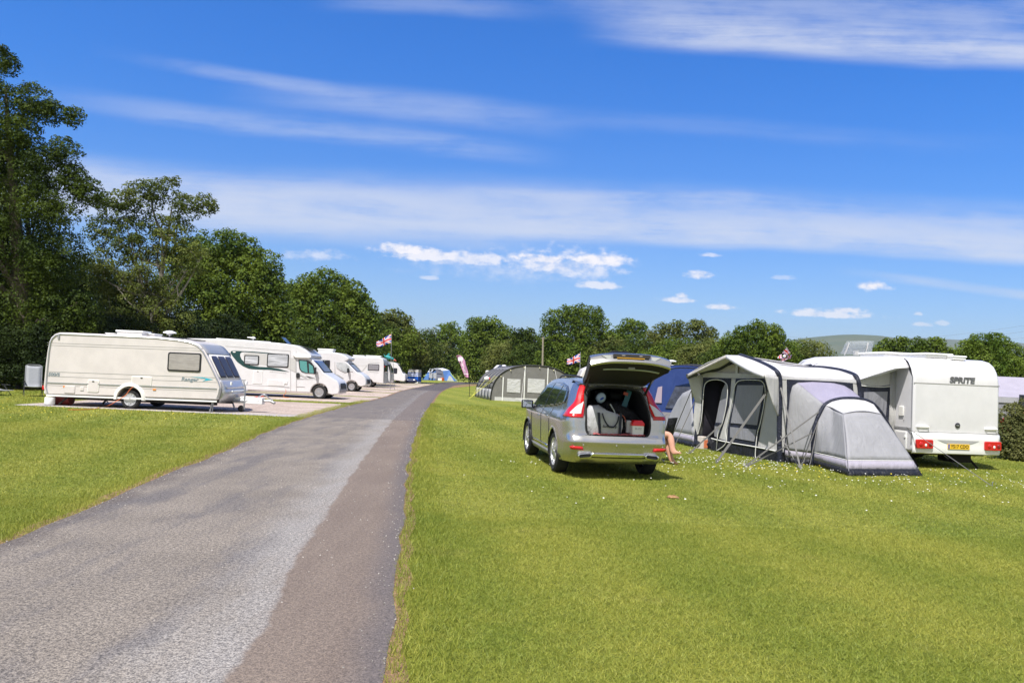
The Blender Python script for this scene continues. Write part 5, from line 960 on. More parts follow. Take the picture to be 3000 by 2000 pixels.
# far walls closing the room
sheet('far_wall', [[A1f, A2f], [A1f + Vector((0, 0, 1.0)), A2f + Vector((0, 0, 1.0))], [A1f + Vector((0, 0, 1.9)), A2f + Vector((0, 0, 1.85))]], f_wall); sheet('far_wall', [[A2f, side_pt(4.6, 0)], [A2f + Vector((0, 0, 1.85)), side_pt(4.6, 2.3)]], f_wall)
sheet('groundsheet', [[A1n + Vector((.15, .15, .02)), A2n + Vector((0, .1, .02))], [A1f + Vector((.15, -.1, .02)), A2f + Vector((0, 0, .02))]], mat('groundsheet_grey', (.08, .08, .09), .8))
sheet('inner_tent_shade', [[A1n.lerp(A1f, .30) + rdir * .55 + Vector((0, 0, .03)), A1n.lerp(A1f, .97) + rdir * .45 + Vector((0, 0, .03))], [A1n.lerp(A1f, .30) + rdir * .6 + Vector((0, 0, 1.85)), A1n.lerp(A1f, .97) + rdir * .5 + Vector((0, 0, 1.8))]], mat('painted_shade_cloth', (.018, .016, .026), .9)); sheet('inner_tent_shade', [[A1f + rdir * .08 + Vector((.06, -.14, .03)), A2f + rdir * -.1 + Vector((0, -.14, .03))], [A1f + rdir * .08 + Vector((.06, -.14, 1.8)), A2f + rdir * -.1 + Vector((0, -.14, 1.75))]], mat('painted_shade_cloth', (.022, .019, .030), .9))  # inner tent plus extra sheet, near black to paint the shade inside
# far annexe, seen left of the porch
Tq = [at(2024, 1141, 21.6), at(2000, 1152, 22.0), at(1985, 1172, 22.4)]; gl0, gl1 = G(2038, 1311), G(1925, 1285)
wallsplit('far_annexe', Tq, gl0, gl1, f_pod, 14, 8)
sheet('far_annexe_top', [[Tq[0], Tq[1], Tq[2]], [Tq[0] + Vector((.7, .7, .1)), Tq[1] + Vector((.6, .9, .05)), Tq[2] + Vector((.5, 1.0, -.2))]], f_pod)
# inner vertical seam/tube at near side and guy straps
def guy(top, foot, w=.03, name='guy_strap'):
    mb = MB(off=AO); mb.strap(top, foot, w, .006); g = mb.build(name, f_strap, AW)
    mb = MB(off=AO); f = Vector(foot); mb.tube([f + Vector((0, 0, -.02)), f + Vector((0, 0, .07)), f + Vector((.02, 0, .09))], .008, 5); mb.build('peg', steel, g); return g
gfoot = lambda x, y: G(*z4(x, y))
guy(leg1[4] + Vector((-.05, -.02, 0)), gfoot(425, 1165), .05); guy(leg1[3], gfoot(1195, 1222), .035); guy(leg1[1], gfoot(1180, 1205), .02); guy(on([(1372, 690)])[0], gfoot(680, 1200), .03); guy(on([(1300, 890)])[0], gfoot(700, 1196), .028)
guy(on([(1390, 680)])[0], NL + Vector((-.35, -.25, 0)), .016); guy(on([(1372, 700)])[0], NL + Vector((-.2, -.3, 0)), .016); guy(onplane(*z4(470, 815), A1n, A1f), gfoot(180, 1080), .035); guy(side_pt(.3, 1.05), G(*z5(1700, 1370)), .028); guy(G(*z5(1000, 1005), 1.0) if False else side_pt(.2, .9), G(*z5(2040, 1560)), .012)
guy(at(*z4(240, 590), A1f.y), G(1975, 1268 + 40), .02); guy(at(*z4(205, 500), A1f.y), G(1960, 1300), .02)
# things by the porch: box and towel
p = G(2056, 1316); mb = MB(); mb.box((0, 0, .16), (.16, .22, .32)); bx_ = mb.build('carton', mat('pale_carton', (.62, .55, .50), .7), None, bevel=.01, loc=p + Vector((.05, .15, 0)), rz=.4); tag(bx_, 'pale carton with orange side standing at the left foot of the awning porch', 'carton')
mb = MB(); mb.box((.02, -.113, .14), (.11, .006, .2)); mb.build('side_label', mat('orange_print', (.75, .22, .10), .6), bx_)
p = gfoot(420, 1040); mb = MB(); rr = random.Random(9); mb.ell((0, 0, .12), (.38, .22, .17), 16, 8); mb.v = [(x + rr.uniform(-.03, .03), y + rr.uniform(-.03, .03), max(0, z + rr.uniform(-.03, .03))) for x, y, z in mb.v]
tag(mb.build('groundsheet_bundle', f_skirt, None, smooth=60, loc=p + Vector((-.15, .1, 0))), 'crumpled black cloth bundle in front of the open awning door', 'cloth')
# ================================================================== SILVER CAR
CY = R(8.5); cf = Vector((-math.sin(CY), math.cos(CY), 0)); cl = Vector((-math.cos(CY), -math.sin(CY), 0)); ax_ = (G(1637, 1381) + G(1901, 1389)) / 2; croot = ax_ - cf * .98; croot.z = 0; croot = croot + cl * .04
CAR = empty('car', croot, CY + R(90), 'silver estate car standing on the lawn with its tailgate raised', 'car')
paint = mat('silver_paint', (.535, .52, .50), .24, metal=.88, coat=.6, spec=.6); black_g = mat('gloss_black', (.012, .012, .014), .12, coat=.4); trim_d = mat('dark_interior', (.014, .014, .018), .85)
def itp(T, v):
    if v <= T[0][0]: return T[0][1]
    for (a, p), (b_, q) in zip(T, T[1:]):
        if v <= b_:
            i = T.index((a, p)); h = b_ - a; t = (v - a) / h; s0 = (q - p) / h
            m0 = (s0 + (p - T[i - 1][1]) / (a - T[i - 1][0])) / 2 if i > 0 else s0; m1 = (s0 + (T[i + 2][1] - q) / (T[i + 2][0] - b_)) / 2 if i + 2 < len(T) else s0
            if i > 0 and (p - T[i - 1][1]) * s0 <= 0: m0 = 0
            if i + 2 < len(T) and (T[i + 2][1] - q) * s0 <= 0: m1 = 0
            return p * (2 * t ** 3 - 3 * t * t + 1) + m0 * h * (t ** 3 - 2 * t * t + t) + q * (3 * t * t - 2 * t ** 3) + m1 * h * (t ** 3 - t * t)
    return T[-1][1]
ZT = [(.42, 1.585), (.8, 1.63), (1.5, 1.665), (2.3, 1.65), (2.7, 1.60), (3.0, 1.45), (3.35, 1.22), (3.6, 1.07), (4.0, 1.00), (4.35, .92), (4.55, .80), (4.64, .62)]
KW = [(.25, .90), (.36, .955), (.55, .975), (.80, .985), (.95, .99), (1.03, .955), (1.12, .90), (1.35, .815), (1.52, .735), (1.62, .66), (1.67, .62)]
WX = [(.1, .885), (.5, .945), (1.0, .955), (2.3, .94), (3.4, .925), (4.1, .895), (4.4, .84), (4.64, .66)]
zt = lambda x: itp(ZT, x); hw = lambda x, z: itp(WX, x) * itp(KW, z)
YO = [(.25, .74), (.36, .79), (.55, .825), (.75, .835), (1.0, .845), (1.08, .83), (1.16, .79), (1.3, .715), (1.45, .665), (1.56, .61), (1.60, .58)]
YI = [(.72, .44), (.745, .52), (.80, .56), (1.0, .575), (1.2, .555), (1.35, .52), (1.45, .485), (1.50, .44), (1.535, .34)]
XR = [(.25, .20), (.34, .09), (.44, .03), (.55, .0), (.63, -.025), (.69, .0), (.74, .03), (.9, .05), (1.04, .07), (1.15, .14), (1.3, .23), (1.6, .42)]
xr = lambda z: itp(XR, z); yo = lambda z: itp(YO, z); yi = lambda z: itp(YI, z); xc = lambda z: xr(z) + .27
AR = ((.98, .37), (3.76, .37)); RA = .415
def side_shell(sd):
    NX, NZ = 150, 44; V_ = []
    for i in range(NX + 1):
        s_ = i / NX
        for j in range(NZ + 1):
            t = j / NZ; xa = xc(.27 + 1.3 * t); x = xa + (4.62 - xa) * s_; z = .27 + (zt(max(x, .42)) - .27) * t
            if x < .9: z = .27 + (min(zt(max(x, .42)), 1.6) - .27) * t if s_ > 0 else .27 + (1.6 - .27) * t; xa = xc(z); x = xa + (4.62 - xa) * s_; 
            V_.append([x, hw(x, z), z])
    inside = lambda v: any((v[0] - a) ** 2 + (v[2] - b_) ** 2 < RA * RA for a, b_ in AR)
    fs = []; n = NZ + 1
    for i in range(NX):
        for j in range(NZ):
            q = [i * n + j, i * n + j + 1, (i + 1) * n + j + 1, (i + 1) * n + j]
            if all(inside(V_[k]) for k in q): continue
            fs.append(q)
    used = {k for q in fs for k in q}
    for k in used:
        v = V_[k]
        for a, b_ in AR:
            d = math.hypot(v[0] - a, v[2] - b_)
            if d < RA + .012:
                if d < RA: v[0] = a + (v[0] - a) * RA / d; v[2] = max(.25, b_ + (v[2] - b_) * RA / d)
                v[1] = max(v[1], hw(v[0], v[2])) + .010
    keep = sorted(used); ix = {k: i for i, k in enumerate(keep)}
    return [(V_[k][0], V_[k][1] * sd, V_[k][2]) for k in keep], [tuple(ix[k] for k in (q if sd > 0 else q[::-1])) for q in fs]
mb = MB()
for sd_ in (1, -1): mb.add(*side_shell(sd_))
# roof, bonnet
rows = []
for i in range(90):
    x = .42 + 4.2 * i / 89; e = hw(x, zt(x)); cr = .045 if x < 3 else .05; rows.append([(x - (.06 * (1 - (2 * j / 16 - 1) ** 2) if x < .6 else 0) * (0.6 - min(x, .6)) * 5, e * (2 * j / 16 - 1), zt(x) + cr * (1 - (2 * j / 16 - 1) ** 2)) for j in range(17)])
mb.grid(rows)
# rear corners beside the opening
for sd_ in (1, -1):
    rows = []
    for k in range(30):
        z = .72 + (1.60 - .72) * k / 29; a = xc(z); h_ = hw(a, z); o_ = yo(z); i_ = min(yi(z), o_ - .05) if z < 1.535 else yi(1.535)
        rows.append([(a, sd_ * h_, z), (xr(z) + .17, sd_ * (h_ * .45 + o_ * .55 + .012), z), (xr(z) + .08, sd_ * (o_ + .012), z), (xr(z) + .025, sd_ * (o_ - .03), z), (xr(z), sd_ * (o_ - .08), z), (xr(z) + .0, sd_ * (o_ * .4 + i_ * .6), z), (xr(z) + .02, sd_ * i_, z), (xr(z) + .09, sd_ * (i_ - .012), z)])
    mb.grid(rows)
# header above the opening
rows = []
for j in range(17):
    s_ = 2 * j / 16 - 1; rows.append([(.42 - .035 * (1 - s_ * s_), s_ * .58, 1.585 + .045 * (1 - s_ * s_)), (.40 - .03 * (1 - s_ * s_), s_ * .50, 1.555 + .03 * (1 - s_ * s_)), (.42, s_ * .43, 1.505 + .045 * (1 - s_ ** 4)), (.52, s_ * .42, 1.50 + .045 * (1 - s_ ** 4))])
mb.grid(rows)
# bumper across the tail
rows = []
for k in range(26):
    z = .27 + (.735 - .27) * k / 25; a = xc(z); h_ = hw(a, z); o_ = yo(z); pts = [(a, h_), (xr(z) + .17, h_ * .45 + o_ * .55 + .012), (xr(z) + .08, o_ + .012), (xr(z) + .025, o_ - .03), (xr(z), o_ - .08)]
    mid_ = [(xr(z) - .035 * (1 - (s_ / .8) ** 2), s_ * (o_ - .08)) for s_ in (.8, .6, .4, .2, 0, -.2, -.4, -.6, -.8)]
    rows.append([(x, y, z) for x, y in pts] + [(x, y, z) for x, y in mid_] + [(x, -y, z) for x, y in pts[::-1]])
mb.grid(rows); mb.grid([rows[-1][4:19], [(p[0] + .16, p[1] * .93, .74) for p in rows[-1][4:19]]])
body = mb.build('body', paint, CAR, smooth=38)
# glazing laid on the body surface
def patch(name, poly, m_, off=.004, sd_=1, parent=CAR, res=.03, fn=None):
    """polygon in (x, z) wrapped on the side surface"""
    xs = [p[0] for p in poly]; zs_ = [p[1] for p in poly]; import bmesh
    bm = bmesh.new(); vs = [bm.verts.new((a, 0, b_)) for a, b_ in poly]; bm.faces.new(vs)
    for ax, lo, hi in ((0, min(xs), max(xs)), (2, min(zs_), max(zs_))):
        n = max(1, int((hi - lo) / res))
        for i in range(1, n):
            co = Vector((0, 0, 0)); co[ax] = lo + (hi - lo) * i / n; no = Vector((0, 0, 0)); no[ax] = 1
            bmesh.ops.bisect_plane(bm, geom=bm.verts[:] + bm.edges[:] + bm.faces[:], plane_co=co, plane_no=no)
    for v in bm.verts: v.co.y = sd_ * ((fn or hw)(v.co.x, v.co.z) + off)
    me = bpy.data.meshes.new(name); bm.to_mesh(me); bm.free(); me.materials.append(m_)
    for p in me.polygons: p.use_smooth = True
    o = bpy.data.objects.new(name, me); col.objects.link(o); o.parent = parent; q = o.modifiers.new('s', 'SOLIDIFY'); q.thickness = .006; q.offset = 0; return o
def rnd_poly(P_, n=4): return [tuple(p[:2]) for p in smooth_line([(a, b_, 0) for a, b_ in P_ + [P_[0]]], n)][:-1]
glass_c = mat('car_glass', (.020, .028, .026), .05, spec=.8, coat=.8)
for sd_ in (1, -1):
    patch('window_surround', [(.60, 1.24), (.57, 1.34), (.68, 1.46), (.95, 1.54), (1.5, 1.59), (2.2, 1.585), (2.62, 1.53), (2.95, 1.38), (3.38, 1.12), (3.40, 1.05), (3.2, 1.045), (2.2, 1.09), (1.2, 1.16)], black_g, .004, sd_)
    for P_ in ([(.65, 1.255), (.63, 1.34), (.74, 1.44), (.97, 1.51), (1.22, 1.54), (1.30, 1.18)], [(1.36, 1.18), (1.29, 1.535), (1.6, 1.56), (2.06, 1.565), (2.14, 1.12)], [(2.22, 1.115), (2.14, 1.56), (2.58, 1.505), (2.92, 1.355), (3.30, 1.11), (3.30, 1.065)]): patch('window', P_, glass_c, .009, sd_)
    for xx, zz in ((2.35, .93), (1.42, .97)): mb = MB(); y_ = sd_ * (hw(xx, zz) + .03); mb.tube([(xx - .11, y_ - sd_ * .03, zz), (xx - .09, y_, zz), (xx + .09, y_, zz), (xx + .11, y_ - sd_ * .03, zz)], .013, 6); mb.build('door_handle', paint, CAR, smooth=60)
    for x_, z0_, z1_ in ((2.18, .30, 1.08), (1.33, .42, 1.12), (3.28, .30, 1.02)): patch('door_seam', [(x_, z0_), (x_, z1_), (x_ + .008, z1_), (x_ + .008, z0_)], black_pl, .0035, sd_, res=.1)
    patch('sill_trim', [(1.42, .25), (1.45, .36), (3.28, .36), (3.30, .25)], grey_pl, .008, sd_, res=.2); patch('side_mould', [(1.48, .40), (1.48, .44), (3.25, .44), (3.25, .40)], chrome, .008, sd_, res=.2)
    # arch liner + wheel
    for a, b_ in AR:
        mb = MB(); rows = [[(a + RA * math.cos(t), sd_ * y_, b_ + RA * math.sin(t)) for t in [R(-12 + 204 * i / 20) for i in range(21)]] for y_ in (.93, .60)]; mb.grid(rows); mb.build('wheel_arch', black_pl, CAR, smooth=60)
        wheel(CAR, (a, sd_ * .80, .365), .365, .24, sd_, .66, 5, alloy)
    # mirror
    mb = MB(); mb.box((3.22, sd_ * 1.03, 1.10), (.10, .24, .17)); mb.box((3.25, sd_ * .90, 1.04), (.06, .14, .05)); mi = mb.build('door_mirror', black_g, CAR, bevel=.035, smooth=50)
    mb = MB(); mb.box((3.167, sd_ * 1.035, 1.10), (.006, .19, .12)); mb.build('mirror_glass', mat('mirror', (.6, .65, .7), .03, metal=1), mi, bevel=.003)
    # lamps: wrapped round the rear corner
    def rear_pt(z, s_):   # s_: 0 at the opening edge .. 1 outer corner .. 2 side
        o_ = yo(z); a = xc(z); h_ = hw(a, z); P_ = [(xr(z) - .006, yi(z) + .012), (xr(z) - .010, o_ - .08), (xr(z) + .015, o_ - .022), (xr(z) + .08, o_ + .022), (xr(z) + .17, h_ * .45 + o_ * .55 + .022), (a, h_ + .010), (a + .22, hw(a + .22, z) + .010)]
        f = s_ * (len(P_) - 1) / 2; i = min(int(f), len(P_) - 2); t = f - i; return Vector((P_[i][0] * (1 - t) + P_[i + 1][0] * t, sd_ * (P_[i][1] * (1 - t) + P_[i + 1][1] * t), z))
    def lamp(name, T0, T1, z0_, z1_, m_, off=0., par=CAR):
        rows = []
        for k in range(25):
            z = z0_ + (z1_ - z0_) * k / 24; a, b_ = itp(T0, z), itp(T1, z); rows.append([rear_pt(z, a + (b_ - a) * i / 10) + Vector((-off, sd_ * off * .5, 0)) for i in range(11)])
        mb = MB(); mb.grid(rows); return mb.build(name, m_, par, smooth=180, solid=.012)
    lm = lamp('tail_lamp', [(1.04, .05), (1.2, .02), (1.3, .10), (1.57, .30)], [(1.04, 1.75), (1.10, 1.62), (1.16, 1.35), (1.22, 1.02), (1.30, .85), (1.57, .78)], 1.03, 1.565, red_l)
    lamp('clear_lens', [(1.10, .12), (1.28, .10)], [(1.10, .85), (1.19, .55), (1.28, .16)], 1.09, 1.29, mat('clear_lens', (.65, .62, .62), .15, coat=.6), .008, lm)
    mb = MB(); P_ = [rear_pt(.515 + dz, s_) for s_ in (.75, 1.0, 1.25, 1.5) for dz in (0,)]; rows = [[Vector((xr(.5) - .010 + .02 * t * t, sd_ * (.60 + .22 * t), .495 + .01 * t)) for t in (0, .25, .5, .75, 1)], [Vector((xr(.55) - .010 + .02 * t * t, sd_ * (.62 + .22 * t), .545 + .01 * t)) for t in (0, .25, .5, .75, 1)]]; mb.grid(rows); mb.build('reflector', red_l, CAR, smooth=180, solid=.02)
    mb = MB(); pr_ = rrect(-.125, -.035, .125, .035, .033); fnx = lambda k, dx: [(dx, sd_ * .58 + a * k, .405 + b_ * k + a * .08 * -sd_) for a, b_ in pr_]; mb.loft([fnx(1.0, .10), fnx(1.0, -.035), fnx(.8, -.04), fnx(.78, .05)]); ex = mb.build('exhaust', chrome, CAR, smooth=40); mb = MB(); mb.loft([fnx(.79, .0), fnx(.79, .02)]); mb.build('exhaust_opening', black_pl, ex)
    mb = MB(); mb.tube([(.75, sd_ * .50, 1.70), (.95, sd_ * .53, 1.715), (1.6, sd_ * .54, 1.73), (2.3, sd_ * .52, 1.71), (2.6, sd_ * .50, 1.66)], .018, 6); mb.build('roof_rail', black_pl, CAR, smooth=60)
rows = [[(x, s_ * (hw(x, zt(x)) - .10), zt(x) + .05 * (1 - (s_ * .85) ** 2) + .004) for s_ in [-1 + 2 * j / 12 for j in range(13)]] for x in [2.75 + .78 * i / 10 for i in range(11)]]; mb = MB(); mb.grid(rows); mb.build('windscreen', glass_c, CAR, smooth=180, solid=.006)
mb = MB(); rows = [[(xr(z) - .037 * (1 - (s_) ** 2) + .0 - o_, s_ * .50, z) for s_ in [-1 + 2 * j / 12 for j in range(13)]] for z, o_ in ((.455, .004), (.435, .022), (.40, .015), (.37, .0))]; mb.grid(rows); mb.build('skid_plate', chrome, CAR, smooth=40, solid=.01)
mb = MB(); mb.grid([[(x, y_, .33) for y_ in (-.78, .78)] for x in (.22, 4.4)]); mb.box((.28, 0, .33), (.14, 1.45, .12)); mb.build('underbody', under, CAR)
for dx, dy in ((-.42, .0), (.05, 0), (.62, 0), (-.75, 0)): mb = MB(); mb.ell((xr(.60) - .035, dx, .585), (.008, .012, .012), 8, 5); mb.build('parking_sensor', grey_pl, CAR, smooth=80)
# opening seal and interior
rows = []
outl = [(yi(z), z) for z in [.74, .78, .9, 1.05, 1.2, 1.35, 1.45, 1.50]] + [(.34, 1.53), (.18, 1.545), (0, 1.55)]; outl = outl + [(-a, b_) for a, b_ in outl[-2::-1]]; outl = outl + [(-.44, .722), (.44, .722), (yi(.74), .74)]
beam_ = smooth_line([(xr(z) + .035, y_ * .985, z) for y_, z in outl[:-3]], 3); mb = MB(); mb.tube(beam_, .020, 6); mb.build('door_seal', rubber, CAR, smooth=70)
mb = MB(); n_ = []
for x, k in ((.12, .985), (.5, .96), (1.3, .95), (2.6, .85)): n_.append([(x + max(0, xr(z) - .1) * (x < .3), y_ * k, .735 + (z - .735) * (.99 if x < 1 else .96)) for y_, z in outl[:-1]])
mb.loft(n_, caps=False); k0 = len(mb.v) - len(n_[0]); mb.f.append(tuple(range(k0, k0 + len(n_[0])))); mb.build('boot_lining', trim_d, CAR, smooth=40)
for y_, nm in ((.30, 0), (-.30, 0), (0, 1)): mb = MB(); mb.box((1.25, y_, 1.02), (.14, .50 if not nm else .2, .56), rot=(0, R(8), 0)); mb.box((1.30, y_, 1.38), (.10, .24, .17)); mb.build('seat_back', black_pl, CAR, bevel=.04, smooth=50)
# --- tailgate, open
TG = [(.43, 1.66), (.30, 1.77), (.02, 1.955), (-.22, 2.075), (-.40, 2.125), (-.50, 2.125), (-.545, 2.10), (-.555, 2.04), (-.60, 1.985), (-.585, 1.955), (-.53, 1.955)]
TI = [(.40, 1.60), (.10, 1.715), (-.18, 1.82), (-.30, 1.865), (-.42, 1.90), (-.50, 1.935), (-.535, 1.957)]
thw = lambda x: .555 + .115 * min(1, max(0, (.2 - x) / .65)) ; tdr = lambda s_, x: .075 * abs(s_) ** 3 * min(1, max(0, (.4 - x) / .9))
def gate(name, T, m_, off=0., s0=-1., s1=1., n=24, par=CAR, sol=0., zo=0.): mb = MB(); mb.grid([[(x + .05 * s_ * s_ * (x < -.3) * min(1, (-.3 - x) / .15), s_ * thw(x), z - tdr(s_, x) + zo) for s_ in [s0 + (s1 - s0) * j / n for j in range(n + 1)]] for x, z in T]); return mb.build(name, m_, par, smooth=42, solid=sol)
tg = gate('tailgate', [(a, b_) for a, b_ in TG], paint); gate('inner_trim', TI, trim_d, par=tg)
for sd_ in (-1, 1):
    mb = MB(); mb.grid([[(a + (.05 if a < -.45 else 0), sd_ * thw(a), b_ - tdr(1, a)) for a, b_ in TG[:9]], [(a + (.05 if a < -.45 else 0), sd_ * thw(a), b_ - tdr(1, a)) for a, b_ in resample([(x, z, 0) for x, z in TI], 9) and [(q.x, q.y) for q in resample([(x, z, 0) for x, z in TI], 9)]]]); mb.build('edge_trim', black_pl, tg, solid=.01)
    mb = MB(); mb.tube([(-.02, sd_ * .545, 1.74), (.36, sd_ * .535, 1.42)], .014, 8); mb.tube([(.12, sd_ * .541, 1.62), (.36, sd_ * .535, 1.42)], .020, 8); mb.build('gas_strut', black_pl, CAR, smooth=60)
gate('window_strip', [(-.285, 1.852), (-.325, 1.868)], mat('pale_strip', (.40, .46, .43), .4), s0=-.86, s1=.62, par=tg, sol=.01)
mb = MB(); mb.box((-.40, -.05, 1.882), (.05, .11, .045)); mb.build('latch', grey_pl, tg, bevel=.01)
mb = MB(); mb.prism([(-.50, 2.108), (.50, 2.108), (.40, 2.035), (-.40, 2.035)], lambda a, b_, t: (t + .04 * (a / .6) ** 2, -a, b_ - .075 * (abs(a) / .66) ** 3), -.562, -.52); mb.build('plate_recess', mat('pale_recess', (.50, .51, .47), .4, metal=.3), tg)
mb = MB(); mb.prism(rrect(-.31, 2.052, .31, 2.106, .008), lambda a, b_, t: (t, -a, b_), -.572, -.55); pr2 = mb.build('handle_recess', mat('brown_black', (.045, .040, .037), .4), tg)
for y_ in (-.15, .14): mb = MB(); mb.ell((-.574, y_, 2.08), (.006, .035, .010), 10, 6); mb.build('plate_lamp', mat('dim_lamp', (.28, .26, .24), .3), pr2, smooth=80)
mb = MB(); mb.box((-.572, .02, 2.044), (.02, .46, .010)); mb.build('number_plate', mat('orange_yellow', (.80, .42, .04), .4), tg)
mb = MB(); mb.prism([(-.1, 2.13), (-.38, 2.16), (-.38, 2.15), (-.1, 2.115)], lambda a, b_, t: (a, t, b_), -.02, .28); mb.build('spoiler_edge', black_pl, tg)
# --- load in the boot (local points turned to world positions)
CM = Matrix.Translation(croot) @ Matrix.Rotation(CY + R(90), 4, 'Z'); cw_ = lambda x, y, z: CM @ Vector((x, y, z)); RZ = CY + R(90)
bagc = fabric('grey_bag_cloth', (.44, .44, .45), (5, 5, 3), .35, 0, .8)
mb = MB(); rr = random.Random(3); rings = []
for z, k in ((0, .80), (.03, .93), (.15, 1.0), (.28, .97), (.37, .90), (.42, .72), (.44, .3)): rings.append([((a * .17 * k), b_ * .33 * k + (.05 if z > .3 else 0) * 0, z + (.06 * b_ if z > .3 else 0) + rr.uniform(-.006, .006)) for a, b_ in [(math.copysign(abs(math.cos(t)) ** .45, math.cos(t)), math.copysign(abs(math.sin(t)) ** .45, math.sin(t))) for t in [2 * math.pi * i / 28 for i in range(28)]]])
mb.loft(rings); bag = mb.build('awning_bag', bagc, None, smooth=60, loc=cw_(.26, .215, .745), rz=RZ); tag(bag, 'grey cloth carry bag with black handles in the left of the car boot', 'bag')
for y_ in (.10, -.25): mb = MB(); mb.grid([[(-.176 - .004 * (0 < z < .4), y_ + d + (.35 * max(0, z - .1) * (.3 if y_ > 0 else -.1)), z) for d in (-.022, .022)] for z in (.0, .08, .16, .24, .32, .38)]); mb.build('strap', f_blk, bag, solid=.006)
mb = MB(); mb.tube(smooth_line([(-.185, .07, .37), (-.20, .02, .24), (-.20, -.06, .15), (-.20, -.14, .15), (-.195, -.20, .24), (-.185, -.22, .33)], 5), .012, 6); mb.build('handle', f_blk, bag, smooth=60)
text('lettering', 'Sunncamp', .062, black_pl, bag, frame((-.188, -.07, .15), (0, -1, 0), (0, 0, 1)), .001, .2, .001)
tub = MB(); tub.loft([[(a * k, b_ * k, z) for a, b_ in [(q[0], q[1]) for q in rrect(-.085, -.105, .085, .105, .02)]] for z, k in ((0, .94), (.02, .97), (.17, 1.0), (.172, .9))]); tb = tub.build('washing_tub', white_pl, None, smooth=40, loc=cw_(.20, -.37, .755), rz=RZ); tag(tb, 'white plastic tub with red lid in the right of the car boot', 'tub')
lid = MB(); lid.loft([[(q[0] * k, q[1] * k, z) for q in rrect(-.09, -.112, .09, .112, .02)] for z, k in ((.165, 1.0), (.205, 1.0), (.255, .68), (.257, .3))]); lid.build('lid', mat('red_lid', (.75, .012, .015), .3, coat=.3), tb, smooth=30); text('lettering', 'BUZZ', .045, grey_pl, tb, frame((-.0865, .0, .115), (0, -1, 0), (0, 0, 1)), .001)
mb = MB(); mb.box((0, 0, .14), (.16, .10, .22)); tag(mb.build('plastic_box', mat('clear_tub', (.50, .50, .50), .4), None, bevel=.02, loc=cw_(.30, -.24, .75), rz=RZ), 'pale translucent box just left of the tub with red lid', 'box')
blk = fabric('black_bag_cloth', (.012, .012, .015), (5, 5, 5), 1., 0, .7)
def blobby(name, label, cat, c_, r_, m_, rz, tilt=0, seed=1):
    mb = MB(); rr = random.Random(seed); mb.ell((0, 0, 0), r_, 18, 10, rot=Matrix.Rotation(tilt, 3, 'X')); mb.v = [(x + rr.uniform(-.012, .012), y + rr.uniform(-.012, .012), z + rr.uniform(-.012, .012)) for x, y, z in mb.v]; return tag(mb.build(name, m_, None, smooth=70, loc=c_, rz=rz), label, cat)
blobby('black_holdall', 'black holdall between the grey bag and the white tub in the boot', 'bag', cw_(.42, -.12, .86), (.16, .16, .14), blk, RZ); blobby('folded_chair_bag', 'long black bag lying diagonally on top of the load in the boot', 'bag', cw_(.50, -.22, 1.10), (.12, .36, .11), blk, RZ, R(-22) * -1, 2); blobby('bedding_bag', 'black bundle stacked behind the grey bag in the boot', 'bag', cw_(.72, .22, 1.14), (.18, .28, .17), blk, RZ, 0, 3)
mb = MB(); mb.ell((0, 0, 0), (.05, .085, .095), 16, 10, rot=Matrix.Rotation(R(38), 3, 'X')); cp_ = mb.build('water_bottle', mat('pale_blue_plastic', (.42, .52, .62), .35), None, smooth=70, loc=cw_(.48, .21, 1.36), rz=RZ); tag(cp_, 'pale plastic container with blue oval mark above the load in the boot', 'container')
mb = MB(); mb.ell((-.048, -.01, -.01), (.006, .040, .018), 12, 6, rot=Matrix.Rotation(R(-35), 3, 'X')); mb.build('oval_mark', mat('blue_mark', (.01, .06, .45), .4), cp_, smooth=70)
mb = MB(); mb.tube([cw_(.22, .02, 1.00) + Vector((.17 * math.cos(t) * (-cl.x), .17 * math.cos(t) * (-cl.y), .11 * math.sin(t) - .03 + .03 * math.sin(2 * t))) - cw_(.22, .02, 1.0) for t in [2 * math.pi * i / 30 for i in range(26)]], .006, 6); tag(mb.build('electric_cord', mat('orange_cord', (.60, .16, .10), .5), None, smooth=70, loc=cw_(.22, .0, 1.0)), 'thin loop of orange cord hanging over the bags in the boot', 'cord')
mb = MB(); mb.tube([(0, .10, .22), (0, .02, .10), (0, -.03, -.05), (0, -.04, -.14)], .012, 6); tag(mb.build('chair_pole', steel, None, smooth=70, loc=cw_(.16, .03, 1.05), rz=RZ), 'short grey pole leaning in the middle of the boot', 'pole')
mb = MB(); rr = random.Random(8); mb.grid([[(x, y, .018 + rr.uniform(0, .018)) for y in [-.50 + .9 * j / 20 for j in range(21)]] for x in (0, .05, .1, .2, .35)]); tag(mb.build('blanket', mat('pink_red_blanket', (.50, .12, .12), .9, nz=.4, nzs=40), None, smooth=60, loc=cw_(.07, .02, .735), rz=RZ, solid=.012), 'pink and red blanket spread on the boot floor', 'blanket')
mb = MB(); mb.box((0, 0, 0), (.02, .09, .30), rot=(R(-18) * -1, 0, 0)); bk = mb.build('magazine', mat('teal_cover', (.03, .14, .18), .4), None, loc=cw_(.62, -.30, 1.36), rz=RZ); tag(bk, 'narrow teal and red striped cover standing at the right of the boot', 'cover')
mb = MB(); mb.box((-.012, .026, .085), (.004, .085, .05), rot=(R(18), 0, 0)); mb.build('red_stripe', mat('coral_print', (.55, .10, .06), .5), bk)
